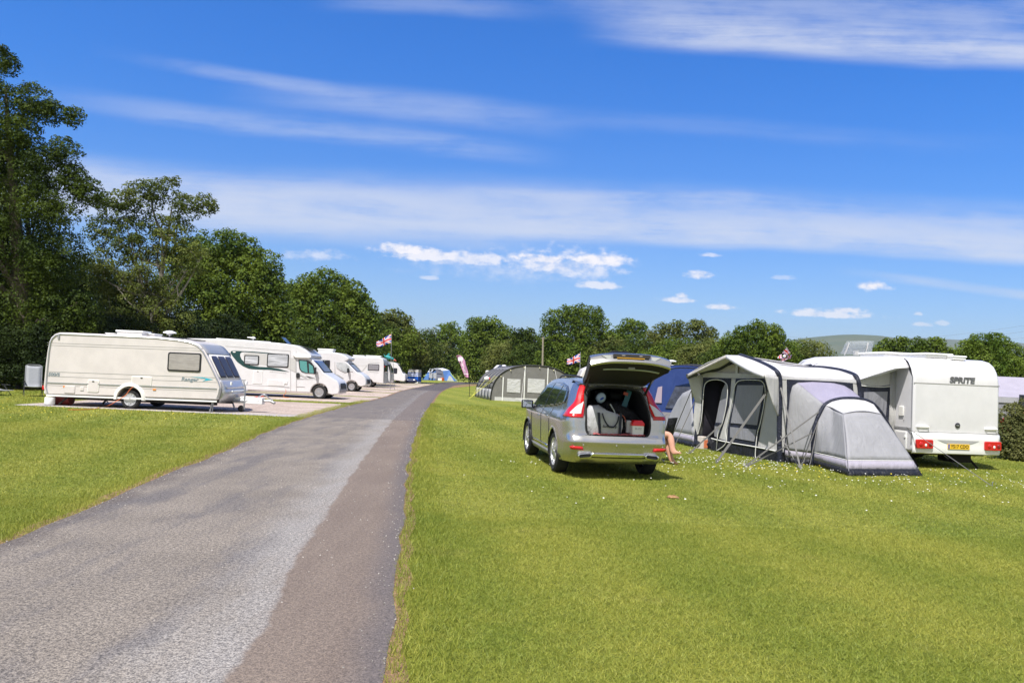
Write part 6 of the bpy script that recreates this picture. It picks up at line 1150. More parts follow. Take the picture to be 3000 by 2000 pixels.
# ================================================================== GREY TUNNEL TENT
t_dark = fabric('charcoal_cloth', (.13, .13, .125), (2, 2, 1.5), .3, .1); t_mid = fabric('mid_grey_cloth', (.20, .195, .185), (2, 2, 1), .3, .15); t_light = fabric('light_grey_cloth', (.46, .46, .47), (2, 2, 2), .4, .15); t_mesh = fabric('pale_window_lining', (.62, .62, .62), (1.5, 1.5, 2.5), .45, .2)
TY = 48.6; tx0, tx1 = at(1437, 1171, TY).x, at(1690, 1180, TY).x; tcx = (tx0 + tx1) / 2; tw = (tx1 - tx0) / 2; TN = empty('tunnel_tent', (tcx, TY, 0), 0, 'grey tunnel tent with pale windows on the lawn left of the silver car', 'tent'); TO = Vector((tcx, TY, 0))
def arcp(t, w, h, y): a = math.pi * (1 - t); sx_ = math.copysign(abs(math.cos(a)) ** .80, math.cos(a)); return Vector((w * sx_, y, max(0, h * abs(math.sin(a)) ** .80)))
TH = 2.25; sk = lambda z: 0
rows_all = [[arcp(i / 40, tw + .12 * (k / 5), TH - .05 * (k / 5), k * 1.0) + Vector((-1.05 * k / 5, 0, 0)) for i in range(41)] for k in range(6)]
for k in range(5):
    a, b_ = rows_all[k], rows_all[k + 1]; mid_ = [p.lerp(q, .5) * 1.0 + Vector((0, 0, -.03)) for p, q in zip(a, b_)]
    for i0, i1, m_ in ((0, 3, t_light), (3, 5, t_dark), (5, 13, t_mid), (13, 22, t_light), (22, 41, t_dark)): MB().grid([[r_[i] for i in range(i0, min(40, i1) + 1)] for r_ in (a, mid_, b_)]).build('roof_panel', m_, TN, smooth=180, solid=.01)
for k in range(6): MB().tube(rows_all[k], .035, 6).build('pole_sleeve', f_blk, TN, smooth=70)
MB().tube([p + Vector((0, -.03, 0)) for p in rows_all[0]], .045, 6).build('pole_sleeve', black_pl, TN, smooth=70)
mb = MB(); arc = [arcp(i / 40, tw - .01, TH - .02, .0) for i in range(41)]; nfan = [Vector((p.x, -.02, p.z)) for p in arc]
mb.add(nfan, [tuple(range(41))]); mb.build('end_wall', t_mid, TN)
def twall(name, x0, z0, x1, z1, m_, y=-.03, skew=0): MB().prism([(x0, z0), (x1, z0 + skew), (x1, z1 + skew), (x0, z1)], lambda a, b_, t: (a, t, b_), y - .01, y).build(name, m_, TN)
px2x = lambda px: at(px, 1120, TY).x - tcx
pz = lambda px, py: at(px, py, TY).z
twall('end_skirt', -tw + .25, 0.0, tw - .25, .22, t_mesh); 
for a, b_, c_, d_ in ((1486, 1525, 1109, 1149), (1546, 1596, 1109, 1150), (1615, 1660, 1115, 1155)): twall('window', px2x(a), pz((a + b_) / 2, d_), px2x(b_), pz((a + b_) / 2, c_), t_mesh, -.035, -.02)
for px in (1474, 1537, 1604): x_ = px2x(px); zt_ = max(.3, min(q.z for q in arc if abs(q.x - x_) < .35)) ; MB().prism([(x_ - .03, 0), (x_ + .03, 0), (x_ + .03, zt_), (x_ - .03, zt_)], lambda a, b_, t: (a, t, b_), -.07, -.03).build('window_strap', white_pl, TN)
for t in (.22, .33, .44, .52, .62, .74, .86): p = arcp(t, tw - .1, TH - .12, -.08); MB().ell(p, (.035, .035, .035), 8, 5).build('festoon_bulb', mat('pale_bulb', (.8, .75, .45), .3), TN, smooth=80)
yl = mat('yellow_cord', (.62, .60, .10), .6)
for k in range(6):
    for fr_, fx in ((9, -1.5),) if k % 2 or k == 0 else (): p = rows_all[k][fr_]; MB().tube([p, (p.x * 0 - tw + fx * .9, p.y - .5, 0.02)], .010, 5).build('guy_rope', yl, TN)
for t, fx in ((.45, -.2), (.62, .5)): p = arcp(t, tw, TH, -.03); MB().tube([p, (p.x + fx, -1.2, .02)], .008, 5).build('guy_rope', piping, TN)
p = at(1426, 1109, 50); mb = MB(); mb.ell((0, 0, 0), (.18, .18, .16), 14, 8); bl = mb.build('ball_float', mat('white_float', (.75, .74, .73), .4), None, smooth=80, loc=p); tag(bl, 'white ball with red cap on a pole left of the grey tunnel tent', 'ball')
MB().ell((.17, 0, 0), (.06, .09, .09), 10, 6).build('red_cap', mat('red_cap', (.6, .03, .04), .4), bl, smooth=80); MB().tube([(0, 0, -.1), (.02, 0, -p.z)], .015, 6).build('pole', steel, bl)
# pop-top camper behind it
YP_ = 60; q = at(1470, 1085, YP_); PT = empty('camper_van', (q.x + .4, YP_, 0), 0, 'white camper with raised roof and solar panel behind the grey tunnel tent', 'camper')
mb = MB(); mb.prism([(-1.6, .4), (2.6, .4), (2.75, .9), (2.3, 1.15), (1.9, 1.7), (1.75, 1.85), (-1.6, 1.85), (-1.68, 1.0)], lambda a, b_, t: (a, t, b_), -.9, .9); mb.build('body', white, PT, bevel=.08)
zp_ = [at(px, py, YP_) - Vector((q.x + .4, YP_, 0)) for px, py in ((1434, 1091), (1455, 1069), (1480, 1068), (1486, 1074))]
zlo = [at(px, py, YP_) - Vector((q.x + .4, YP_, 0)) for px, py in ((1434, 1097), (1488, 1079))]
mb = MB(); mb.loft([[(p.x, y_, p.z) for p, y_ in ((zp_[0], -.6), (zp_[1], .5), (zp_[2], .5), (zp_[3], -.2), (zlo[1], -.5), (zlo[0], -.6))], [(p.x, y_ + 1.0, p.z) for p, y_ in ((zp_[0], -.6), (zp_[1], .5), (zp_[2], .5), (zp_[3], -.2), (zlo[1], -.5), (zlo[0], -.6))]]); mb.build('raised_roof', white, PT, bevel=.03)
def on_roof(a, b_): P0, P1, P2, P3 = Vector((zp_[0].x, -.6, zp_[0].z)), Vector((zlo[1].x - .3, -.5, zlo[1].z + .04)), Vector((zp_[2].x, .5, zp_[2].z)), Vector((zp_[1].x, .5, zp_[1].z)); return P0.lerp(P1, a).lerp(P3.lerp(P2, a), b_)
mb = MB(); mb.add([on_roof(.22, .12) + Vector((0, -.03, .03)), on_roof(.50, .12) + Vector((0, -.03, .03)), on_roof(.72, .88) + Vector((0, -.03, .03)), on_roof(.40, .88) + Vector((0, -.03, .03))], [(0, 1, 2, 3)]); mb.build('solar_panel', glass_d, PT, solid=.02)
mb = MB(); mb.grid([[(-1.3, y_, 1.85) for y_ in (-.7, .7)], [(zlo[0].x + .15, y_, zlo[0].z) for y_ in (-.5, .5)]]); mb.build('roof_bellows', t_mid, PT, solid=.02)
# ================================================================== FEATHER FLAG
pk = mat('pink_banner_cloth', (.72, .36, .55), .7); p = G(1375, 1161); Yf = p.y; FB = empty('feather_flag', p, 0, 'pink feather flag on a thin black pole beside the end of the road', 'flag')
f_pt = lambda x, y: at(1320 + x * .0574, 1030 + y * .0574, Yf) - Vector((p.x, Yf, 0)) - Vector((0, 0, 0))
edge_r = [f_pt(a, b_) for a, b_ in ((925, 1340), (905, 1100), (870, 900), (800, 680), (740, 480), (650, 330), (540, 220), (420, 175), (300, 205))]; edge_l = [f_pt(a, b_) for a, b_ in ((790, 1320), (700, 1190), (640, 1030), (560, 820), (500, 680), (440, 560), (385, 430), (330, 310), (290, 210))]
a_, b_ = resample(smooth_line(edge_r, 4), 30), resample(smooth_line(edge_l, 4), 30); MB().grid([[x.lerp(y, j / 8) + Vector((0, .10 * math.sin(j / 8 * 3 + i * .2), 0)) for j in range(9)] for i, (x, y) in enumerate(zip(a_, b_))]).build('banner', pk, FB, smooth=180, solid=.008)
MB().tube([(0, 0, 0), (0, 0, .5)] + [q_ for q_ in smooth_line(edge_r, 4)], .020, 6).build('pole', black_pl, FB, smooth=70)
wt = mat('white_print', (.82, .72, .78), .6)
for i, ch in enumerate('PARTLEY'): q_ = f_pt(575 + i * 27, 545 + i * 82); text('lettering', ch, .19, wt, FB, frame((q_.x, q_.y - .14, q_.z), (1, 0, -.15), (.15, 0, 1)), .002, 0, .006)
q_ = f_pt(515, 375); MB().prism(rrect(-.17, -.14, .17, .14, .06), lambda a, b_, t: (q_.x + a, q_.y - .14 + t, q_.z + b_), 0, .01).build('emblem', wt, FB); q_ = f_pt(800, 1130); MB().prism(rrect(-.15, -.03, .15, .03, .02), lambda a, b_, t: (q_.x + a, q_.y - .12 + t, q_.z + b_), 0, .01).build('emblem', wt, FB)
# ================================================================== UNION FLAGS
um = bpy.data.materials.new('union_flag_cloth'); um.use_nodes = True; P = N(um.node_tree); b = um.node_tree.nodes['Principled BSDF']; u, v, _ = P.sep(P.n('ShaderNodeUVMap').outputs[0])
x_ = P.mul(P.sub(u, .5), 2.0); y_ = P.sub(v, .5); ab = lambda a: P.m('ABSOLUTE', a); d1 = ab(P.mul(P.sub(y_, P.mul(x_, .5)), .894)); d2 = ab(P.mul(P.add(y_, P.mul(x_, .5)), .894)); lt = lambda a, t: P.m('LESS_THAN', a, t)
c = P.mix(P.mx(lt(d1, .10), lt(d2, .10)), (.01, .03, .30), (.80, .78, .76)); c = P.mix(P.mx(lt(d1, .035), lt(d2, .035)), c, (.60, .02, .03)); c = P.mix(P.mx(lt(ab(x_), .165), lt(ab(y_), .165)), c, (.80, .78, .76)); c = P.mix(P.mx(lt(ab(x_), .10), lt(ab(y_), .10)), c, (.60, .02, .03)); P.put(b.inputs['Base Color'], c); b.inputs['Roughness'].default_value = .7
def flag_mesh(parent, c4, wave=.08, n=20):
    """c4: hoist top, hoist bottom, fly bottom, fly top"""
    ht, hb, fb, ft = [Vector(q) for q in c4]; mb = MB(); mb.grid([[ht.lerp(ft, i / n).lerp(hb.lerp(fb, i / n), j / 10) + Vector((0, wave * math.sin(i / n * 9 + j * .3) * (i / n) ** .5, wave * .3 * math.sin(i / n * 7))) for i in range(n + 1)] for j in range(11)]); o = mb.build('cloth', um, parent, smooth=180, solid=.006)
    uvl = o.data.uv_layers.new(name='UVMap')
    for poly in o.data.polygons:
        for li in poly.loop_indices: vi = o.data.loops[li].vertex_index; uvl.data[li].uv = (vi % (n + 1) / n, 1 - (vi // (n + 1)) / 10)
    return o
p = G(1143, 1143); F1 = empty('flag_pole', p, 0, 'union flag on a tall thin pole beside the row of caravans', 'flag'); lf = lambda px, py: at(px, py, p.y) - p
MB().tube([(0, 0, 0), lf(1146, 1040) , lf(1147, 974)], .022, 6).build('pole', steel, F1); flag_mesh(F1, [lf(1146, 979), lf(1146.5, 1006), lf(1104, 1017), lf(1103, 1001)], .10)
p2 = G(1150, 1142); p2.y += 1; F2 = empty('fish_windsock', p2, 0, 'thin pole with a teal fish windsock right of the union flag pole', 'windsock'); l2 = lambda px, py: at(px, py, p2.y) - p2
MB().tube([(0, 0, 0), l2(1151, 1045)], .020, 6).build('pole', steel, F2); te = mat('teal_cloth', (.03, .30, .32), .6)
MB().tube([l2(1155, 1052), l2(1146, 1049), l2(1138, 1047), l2(1130, 1044)], [.02, .10, .16, .10], 8).build('body', te, F2, smooth=70); MB().add([l2(1130, 1044), l2(1124, 1036), l2(1127, 1046), l2(1138, 1034), l2(1144, 1037)], [(0, 1, 2), (0, 3, 4)]).build('tail_fin', te, F2, solid=.01); MB().add([l2(1150, 1054), l2(1162, 1058), l2(1156, 1050)], [(0, 1, 2)]).build('nose_tassel', mat('coral_cloth', (.55, .15, .12), .6), F2, solid=.01)
p3 = at(1701, 1120, 44); p3.z = 0; F3 = empty('flag_pole', p3, 0, 'union flag flying just left of the raised tailgate', 'flag'); l3 = lambda px, py: at(px, py, p3.y) - p3
MB().tube([(0, 0, 0), l3(1700, 1031)], .02, 6).build('pole', steel, F3); flag_mesh(F3, [l3(1699.5, 1036), l3(1699.5, 1062), l3(1660, 1068), l3(1662, 1052)], .08)
# pinwheel flower on a stick behind the awning
p4 = at(2300, 1140, 24); p4.z = 0; WM = empty('flower_windmill', p4, 0, 'union flag patterned flower windmill rising behind the awning roof', 'windmill'); l4 = lambda px, py: at(px, py, 24) - p4; z10 = lambda a, b_: l4(2180 + a * .10204, 980 + b_ * .10204)
MB().tube([(0, 0, 0), z10(1150, 620)], .01, 5).build('stick', steel, WM)
ctr = z10(1140, 620)
for tri in ([(1205, 365), (1330, 520), (1230, 600), (1080, 530)], [(1350, 580), (1330, 690), (1230, 700), (1220, 620)], [(1240, 700), (1100, 780), (1040, 720), (1130, 650)], [(930, 670), (1020, 590), (1080, 560), (1090, 690)]):
    pp_ = [z10(*q) for q in tri]; o = MB().add([pp_[0] + Vector((0, -.06, 0)), pp_[1], pp_[2] + Vector((0, .02, 0)), pp_[3] + Vector((0, -.03, 0))], [(0, 1, 2, 3)]).build('sail', um, WM, solid=.004); ul = o.data.uv_layers.new(name='UVMap'); 
    for k, uvv in enumerate(((0.05, .1), (.95, .1), (.9, .9), (.1, .9))): ul.data[k].uv = uvv
MB().ell(ctr + Vector((0, -.06, 0)), (.045, .02, .045), 10, 6).build('hub', white_pl, WM, smooth=80)
# ================================================================== FAR BLUE TENT AND ITS THINGS
BY = 128; bo = at(1290, 1112, BY); bo.z = 0; BT = empty('dome_tent', bo, 0, 'small blue and white family tent at the far end of the road', 'tent'); zt6 = lambda x, y, dy=0: at(1120 + x * .12755, 1020 + y * .12755, BY + dy) - bo
b1 = fabric('far_blue_cloth', (.09, .20, .50), (1, 1, 1), .4, .15); b2 = fabric('far_white_cloth', (.62, .64, .68), (1, 1, 1), .3, .1); b3 = fabric('far_grey_cloth', (.13, .14, .19), (1, 1, 1), .3, .05)
gz = lambda x: Vector((zt6(x, 700).x, 0, .02))
def poly3(name, pts, m_, par): k = len(pts); return MB().add(pts, [tuple(range(k))]).build(name, m_, par, solid=.03)
A, B_, C_, D_, E_ = zt6(1100, 465, 1.2), zt6(1230, 470, 1.5), zt6(1380, 455, 1.5), zt6(1540, 490, 1.0), zt6(1150, 530, .6)
poly3('side_panel', [gz(905), gz(1060), zt6(1140, 540, .3), zt6(1040, 545, .5)], b1, BT); poly3('roof_panel', [zt6(1040, 545, .5), zt6(1140, 540, .3), zt6(1180, 480, .9), A], b2, BT); poly3('roof_panel', [zt6(1180, 480, .9), zt6(1330, 520, .4), D_ + Vector((0, -.3, -.1)), C_, B_], b2, BT)
poly3('front_panel', [gz(1200), gz(1440), zt6(1390, 520, .3), zt6(1330, 480, .5), zt6(1230, 490, .5)], b3, BT); poly3('front_panel', [gz(1060), gz(1200), zt6(1230, 520, .3), zt6(1140, 540, .3)], b1, BT); poly3('side_panel', [gz(1440), gz(1690), D_ + Vector((0, -.3, -.1)), zt6(1390, 520, .3)], b1, BT); poly3('mud_skirt', [gz(1490) + Vector((0, -.15, 0)), gz(1650) + Vector((0, -.15, 0)), zt6(1580, 640, -.2), zt6(1530, 630, -.2)], b2, BT)
poly3('back_panel', [gz(905) + Vector((0, 4, 0)), gz(1690) + Vector((0, 4, 0)), C_ + Vector((0, 2, 0)), A + Vector((0, 2, 0))], b1, BT); poly3('roof_panel', [A, B_, C_, C_ + Vector((0, 2, 0)), A + Vector((0, 2, 0))], b2, BT)
poly3('side_panel', [gz(1690), gz(1690) + Vector((0, 4, 0)), C_ + Vector((0, 2, 0)), D_ + Vector((0, -.3, -.1))], b1, BT); poly3('side_panel', [gz(905), gz(905) + Vector((0, 4, 0)), A + Vector((0, 2, 0)), zt6(1040, 545, .5)], b1, BT)
for pts in ([(1065, 700), (1130, 560), (1190, 485), (1280, 478), (1350, 510)], [(1130, 700), (1175, 580), (1200, 500)]): MB().tube([Vector((zt6(a, b__).x, -.1, max(.02, zt6(a, b__).z))) for a, b__ in pts], .06, 6).build('pole', black_pl, BT, smooth=70)
for fx in (860, 890, 1740, 1710): MB().tube([gz(fx) + Vector((0, -.3, 0)), zt6(1060 if fx < 1000 else 1560, 560, .5)], .025, 4).build('guy_rope', mat('lime_cord', (.35, .5, .12), .6), BT)
p = at(1296, 1112, BY - 2); p.z = 0; MB2 = MB(); MB2.lathe([(.01, 0), (.22, 0), (.28, .5), (.01, .5)], lambda a, b_, h: (a, b_, h), 14); tag(MB2.build('orange_bucket', mat('orange_plastic', (.75, .12, .03), .4), None, smooth=40, loc=p), 'orange bucket standing in front of the small far blue tent', 'bucket')
p = at(1289, 1112, BY - 2.2); p.z = 0; tag(MB().box((0, 0, .2), (.6, .4, .4)).build('cool_box', white_pl, None, bevel=.04, loc=p), 'white cool box left of the orange bucket by the far tent', 'box')
for px in (1262, 1274): p = at(px, 1112, BY - 1.5); p.z = 0; ch = recliner(p, R(-80), R(75), 'dark folding chair in the porch of the far blue tent, %s of two' % ('left' if px == 1262 else 'right'))
# ================================================================== BLUE WINDBREAK
WY = 93; wo = at(1210, 1115, WY); wo.z = 0; WB = empty('windbreak', wo, 0, 'blue windbreak with white stripes at the end of the caravan row', 'windbreak'); xw0, xw1 = at(1195, 1100, WY).x - wo.x, at(1230, 1100, WY).x - wo.x; bl_ = fabric('royal_blue_cloth', (.01, .10, .52), (1, 1, 1), .3, .1)
for i, (xa, xb, ya, yb) in enumerate(((xw0, (xw0 + xw1) / 2, 0, .2), ((xw0 + xw1) / 2, xw1 - .15, .2, 0), (xw1 - .15, xw1, 0, 1.5))):
    for z0_, z1_, m_ in ((.05, .22, white_pl), (.22, .85, bl_), (.85, .95, white_pl), (.95, 1.05, bl_), (1.05, 1.15, white_pl), (1.15, 1.25, bl_)): MB().add([(xa, ya, z0_), (xb, yb, z0_), (xb, yb, z1_), (xa, ya, z1_)], [(0, 1, 2, 3)]).build('cloth_stripe', m_, WB, solid=.02)
    MB().add([(xa, ya, 1.25), (xb, yb, 1.25), (xb, yb, 1.65), (xa, ya, 1.65)], [(0, 1, 2, 3)]).build('clear_top', t_mesh, WB, solid=.01); MB().tube([(xb, yb - .03, 0), (xb, yb - .03, 1.7)], .03, 6).build('pole', black_pl, WB)
# utility pole
p = at(1590, 1100, 92); p.z = 0; tp = at(1591, 987, 92) - p; UP = empty('utility_pole', p, 0, 'slender wooden pole standing behind the grey tunnel tent', 'pole'); MB().tube([(0, 0, 0), tp], [.14, .10], 8).build('post', mat('weathered_wood', (.30, .26, .21), .8, nz=.3, nzs=8), UP, smooth=60)
MB().tube([tp + Vector((0, 0, -.2)), tp + Vector((14, 6, -.9))], .018, 4).build('wire', black_pl, UP); MB().box(tp + Vector((0, 0, -.15)), (.5, .06, .06)).build('cross_piece', steel, UP)
# distant power lines over the hill
wm_ = mat('wire_grey', (.18, .2, .24), .6); PL = []
for i, (y0_, y1_) in enumerate(((975, 938), (988, 956), (999, 975))):
    a, b_ = at(2200, y0_, 420), at(3100, y1_, 330); pts = [a.lerp(b_, t / 24) - Vector((0, 0, 6 * math.sin(math.pi * t / 24))) for t in range(25)]; o = MB(off=a).tube(pts, .035, 4).build('power_line', wm_, None, loc=a); tag(o, 'thin overhead power line crossing the sky above the hill, %s of three' % ('top', 'middle', 'lowest')[i], 'power line', 'overhead lines above the hill')
# ================================================================== CARAVAN BEHIND THE CAR, BLUE TUNNEL TENT
YB = 41; bx0, bx1 = at(1688, 1100, YB).x, at(2030, 1110, YB).x; zr = at(1960, 1077, YB).z; prof = [(.15, .4), (5.9, .4), (6.0, 1.4), (5.8, 2.1), (5.3, zr), (.9, zr), (.35, 2.1), (.1, 1.5), (0, .8)]; k_ = (bx1 - bx0) / 6.0; prof = [(a * k_, b_) for a, b_ in prof]
BC = Van('caravan', 'cream caravan mostly hidden behind the silver car and the blue tent', 'caravan', (bx0, YB + 1.1, 0), 0, prof, 2.2, cream, bevel=.08); BC.window(None, .9, 1.1, 1.9, 1.75, gl=glass_d); BC.window(None, 3.6, 1.1, 4.8, 1.75, gl=glass_d); wheel(BC.root, (3.0, -.98, .32), .32, .2, -1, .62, 8)
aerial(BC.root, at(1978, 1060, YB).x - bx0, 0, zr - .02, .38, .30); roof_dome(BC.root, (at(2000, 1070, YB).x - bx0 + .3, 0, zr - .03), 1.3, .7, .2)
bt = fabric('dark_blue_cloth', (.020, .046, .185), (1.3, 1.3, .6), .3, .15, .5); bt2 = fabric('dusty_skirt_cloth', (.20, .19, .21), (2, 2, 2), .6, 0); KY = 33.5
K0 = at(1960, 1213, KY); K0.z = 0; BTN = empty('blue_tent', K0, 0, 'dark blue tunnel tent between the silver car and the grey awning', 'tent')
kx0, kx1 = at(1872, 1200, KY).x - K0.x, at(2130, 1200, KY).x - K0.x; kc, kw = (kx0 + kx1) / 2, (kx1 - kx0) / 2; zh = at(1980, 1072, KY + 1.5).z
ribs = []
for k in range(6):
    yk = k * .75; off = .0 + .28 * k; ribs.append([Vector((kc + off + (kw - .06 * k) * math.copysign(abs(math.cos(a)) ** .75, math.cos(a)), yk + .0, zh * (1 + .012 * k) * max(0, math.sin(a)) ** .72 * (1 if 1 else 0))) for a in [math.pi * (1 - i / 32) for i in range(33)]])
front = [Vector((p.x * .96 + .1, -.75 * (1 - .6 * p.z / zh), p.z * .96)) for p in ribs[0]]
def bay(a, b_, m_, lo=4): MB().grid([[p for p in r_] for r_ in (a[0:33], [p.lerp(q, .5) * 1 - Vector((0, 0, .035)) for p, q in zip(a, b_)], b_)]).build('bay', m_, BTN, smooth=180, solid=.012)
bay(front, ribs[0], bt)
for a, b_ in zip(ribs, ribs[1:]): bay(a, b_, bt)
for r_ in [front] + ribs: MB().tube([p + (p - Vector((kc, p.y, 0))).normalized() * .015 for p in r_], .022, 6).build('pole_sleeve', f_blk, BTN, smooth=70)
MB().add([Vector((p.x, p.y, p.z)) for p in front], [tuple(range(33))]).build('end_wall', bt, BTN)
f0 = lambda x, z: Vector((kc + x, -.80 * (1 - .6 * z / zh) + .0, z))
MB().add([f0(-kw + .12, .0), f0(kw - .12, 0), f0(kw - .14, .38), f0(-kw + .14, .38)], [(0, 1, 2, 3)]).build('mud_skirt', bt2, BTN, solid=.02)
MB().add([f0(-.9, .55), f0(.15, .55), f0(.35, 1.5), f0(-.45, 1.5)], [(0, 1, 2, 3)]).build('window', mat('clear_film', (.05, .06, .10), .12, coat=.8, nz=.6, nzs=3, bump=.8, bumps=4), BTN, solid=.02); MB().add([f0(-.5, 1.48) + Vector((0, -.02, 0)), f0(.5, 1.50) + Vector((0, -.02, 0)), f0(.42, 1.72) + Vector((0, -.15, 0)), f0(-.1, 1.85) + Vector((0, -.1, 0))], [(0, 1, 2, 3)]).build('window_hood', bt, BTN, solid=.02)
MB().add([f0(-1.35, .75), f0(-1.05, .75), f0(-1.02, 1.45), f0(-1.2, 1.4)], [(0, 1, 2, 3)]).build('vent_panel', mat('mauve_mesh', (.30, .24, .30), .7), BTN, solid=.02)
for p_, q_ in ((front[8], f0(-kw - .6, 0)), (front[20], f0(.9, 0) + Vector((0, -1.0, 0)))): MB().tube([p_, q_], .01, 5).build('guy_rope', f_strap, BTN)
# ================================================================== RIGHT EDGE: caravan awning and red car beyond the hedge
YR = 33; ro_ = at(2985, 1160, YR); ro_.z = 0; RC = Van('caravan', 'white caravan with lavender awning beyond the hedge at the right edge', 'caravan', (at(2900, 1150, YR + 1.5).x, YR + 2.6, 0), 0, [(0, .4), (5.6, .4), (5.8, 1.3), (5.4, 2.35), (.4, at(2950, 1117, YR + 1.5).z), (.05, 2.0)], 2.2, white, bevel=.08)
aw = MB(); z_a = at(2960, 1120, YR).z; xr0 = at(2885, 1150, YR).x - RC.root.location.x; aw.grid([[(x, -1.12, 2.45 + .05) for x in (xr0, xr0 + 5)], [(x, -2.4, z_a - .30) for x in (xr0, xr0 + 5)], [(x, -3.3, z_a - .62) for x in (xr0, xr0 + 5)]]); aw.build('awning_roof', f_lav2, RC.root, solid=.02)
MB().grid([[(x, -3.3, z_a - .62) for x in (xr0, xr0 + 5)], [(x, -3.35, z_a - .85) for x in (xr0, xr0 + 5)]]).build('awning_valance', f_pod, RC.root, solid=.02); MB().grid([[(x, -3.3, z_a - .8) for x in (xr0, xr0 + 5)], [(x, -3.4, 0) for x in (xr0, xr0 + 5)]]).build('awning_wall', f_mesh, RC.root, solid=.02); MB().grid([[(x, -3.45, 1.75) for x in (xr0 + .9, xr0 + 1.7)], [(x, -3.5, .4) for x in (xr0 + .9, xr0 + 1.7)]]).build('awning_window', f_blk, RC.root, solid=.02)
MB().tube([(xr0 + 2.0, -3.42, .2), (xr0 + 2.0, -3.42, 1.5), (xr0 + 2.3, -3.42, 1.8), (xr0 + 2.9, -3.42, 1.85)], .03, 6).build('awning_pole', black_pl, RC.root, smooth=70)
rp_ = at(3135, 1180, 27.5); rp_.z = 0; rc = empty('red_car', rp_, 0, 'red car just showing above the hedge at the right edge', 'car'); rdp = mat('red_paint', (.45, .01, .012), .5); zc = at(2995, 1183, 27.5).z
MB().prism([(-1.9, .3), (2.1, .3), (2.2, .8), (1.5, 1.0), (.9, zc + .1), (-.6, zc + .12), (-1.3, 1.0), (-2.0, .85)], lambda a, b_, t: (a, t, b_), -.85, .85).build('body', rdp, rc, bevel=.1); MB().prism([(-.55, 1.0), (.6, 1.0), (.5, zc), (-.3, zc + .02)], lambda a, b_, t: (a, t, b_), -.862, -.855).build('window', glass_d, rc)
for xx in (-1.2, 1.3): wheel(rc, (xx, -.8, .31), .31, .2, -1, .62, 5)
# ================================================================== PERSON IN A CAMPING CHAIR beside the car
skin = mat('skin', (.62, .33, .235), .5, nz=.06, nzs=6); hairm = mat('brown_hair', (.07, .045, .03), .7); shorts = fabric('pale_pink_shorts', (.55, .36, .36), (6, 6, 6), .4, 0); topm = fabric('dark_top', (.03, .03, .04), (6, 6, 6), .4, 0)
PY = 16.15; gx = lambda px: at(px, 1300, PY).x; gzz = lambda px, py: at(px, py, PY).z
def skinmesh(name, nodes, edges, m_, parent, root=0, sub=2):
    me = bpy.data.meshes.new(name); me.from_pydata([tuple(q[0]) for q in nodes], edges, []); o = bpy.data.objects.new(name, me); col.objects.link(o); md = o.modifiers.new('skin', 'SKIN'); md.use_smooth_shade = True
    sv = me.skin_vertices[0].data
    for i, q in enumerate(nodes): r_ = q[1]; sv[i].radius = (r_, r_) if not isinstance(r_, tuple) else r_; sv[i].use_root = i == root
    s_ = o.modifiers.new('sub', 'SUBSURF'); s_.levels = sub; s_.render_levels = sub
    bpy.context.view_layer.update(); me2 = bpy.data.meshes.new_from_object(o.evaluated_get(bpy.context.evaluated_depsgraph_get())); me2.name = name; bpy.data.objects.remove(o); me2.materials.clear(); me2.materials.append(m_)
    for p_ in me2.polygons: p_.use_smooth = True
    o = bpy.data.objects.new(name, me2); col.objects.link(o); o.parent = parent; return o
pr0 = Vector((2.62, PY, 0)); PE = empty('person', pr0, 0, 'person seated right of the silver car with bare crossed legs', 'person')
X = lambda px: gx(px) - pr0.x
nodes = []; edges = []
def nd(p, r_, par=None): nodes.append((Vector(p), r_)); edges.append((par, len(nodes) - 1)) if par is not None else None; return len(nodes) - 1
pel = nd((0, 0, .50), .15); sp1 = nd((-.05, 0, .66), .125, pel); sp2 = nd((-.10, 0, .84), .14, sp1); sp3 = nd((-.13, 0, 1.00), .13, sp2); nk = nd((-.13, 0, 1.10), .055, sp3); hd0 = nd((-.115, 0, 1.17), .07, nk); hd1 = nd((-.11, 0, 1.25), .095, hd0); hd2 = nd((-.115, 0, 1.33), .08, hd1)
for sy, kx, kz, ax, az, tx, tz, ky, ay in ((-1, X(1962), .615, X(1966), .285, X(1981), .262, -.05, -.16), (1, X(1950), .53, X(1968), .095, X(1978), .03, .07, -.02)):
    h = nd((.03, sy * .10, .50), .10, pel); th = nd((kx * .55, sy * .09 * .8 + ky * .3, .50 + (kz - .46) * .5), .105, h); kn = nd((kx - .03, ky, kz), .078, th); cf_ = nd((kx + (ax - kx) * .33, ky + (ay - ky) * .35, kz + (az - kz) * .33), .082, kn); an = nd((ax, ay, az), .046, cf_); 
    hl = nd((ax - .02, ay, az - .045), .034, an) ; ft = nd((ax + (tx - ax) * .55, ay - .02, (az + tz) / 2 - .018), .040, an); tb_ = nd((tx + .02, ay - .035, tz), .032, ft)
    for t_i, dy in enumerate((-.035, -.018, 0, .016, .03)): nd((tx + .062 - .008 * t_i, ay - .035 + dy, tz - .004), .011 - .001 * t_i, tb_)
for sy in (-1, 1):
    sh = nd((-.12, sy * .17, 1.00), .06, sp3); el = nd((.12, sy * .24, .74), .042, sh); wr = nd((.34, sy * .15, .68), .028, el); pm = nd((.39, sy * .13, .675), .030, wr); pm2 = nd((.425, sy * .12, .67), .028, pm)
    for k, (dy, L_) in enumerate(((-.03, .060), (-.010, .070), (.010, .066), (.028, .052))): f1 = nd((.45 + L_ * .4, sy * .12 + dy, .665), .0088, pm2); f2 = nd((.45 + L_ * .8, sy * .12 + dy * 1.1, .650), .008, f1); nd((.45 + L_ * .95, sy * .12 + dy * 1.1, .630), .0072, f2)
    th1 = nd((.41, sy * .12 - .042, .665), .0105, pm); nd((.44, sy * .12 - .058, .655), .009, th1)
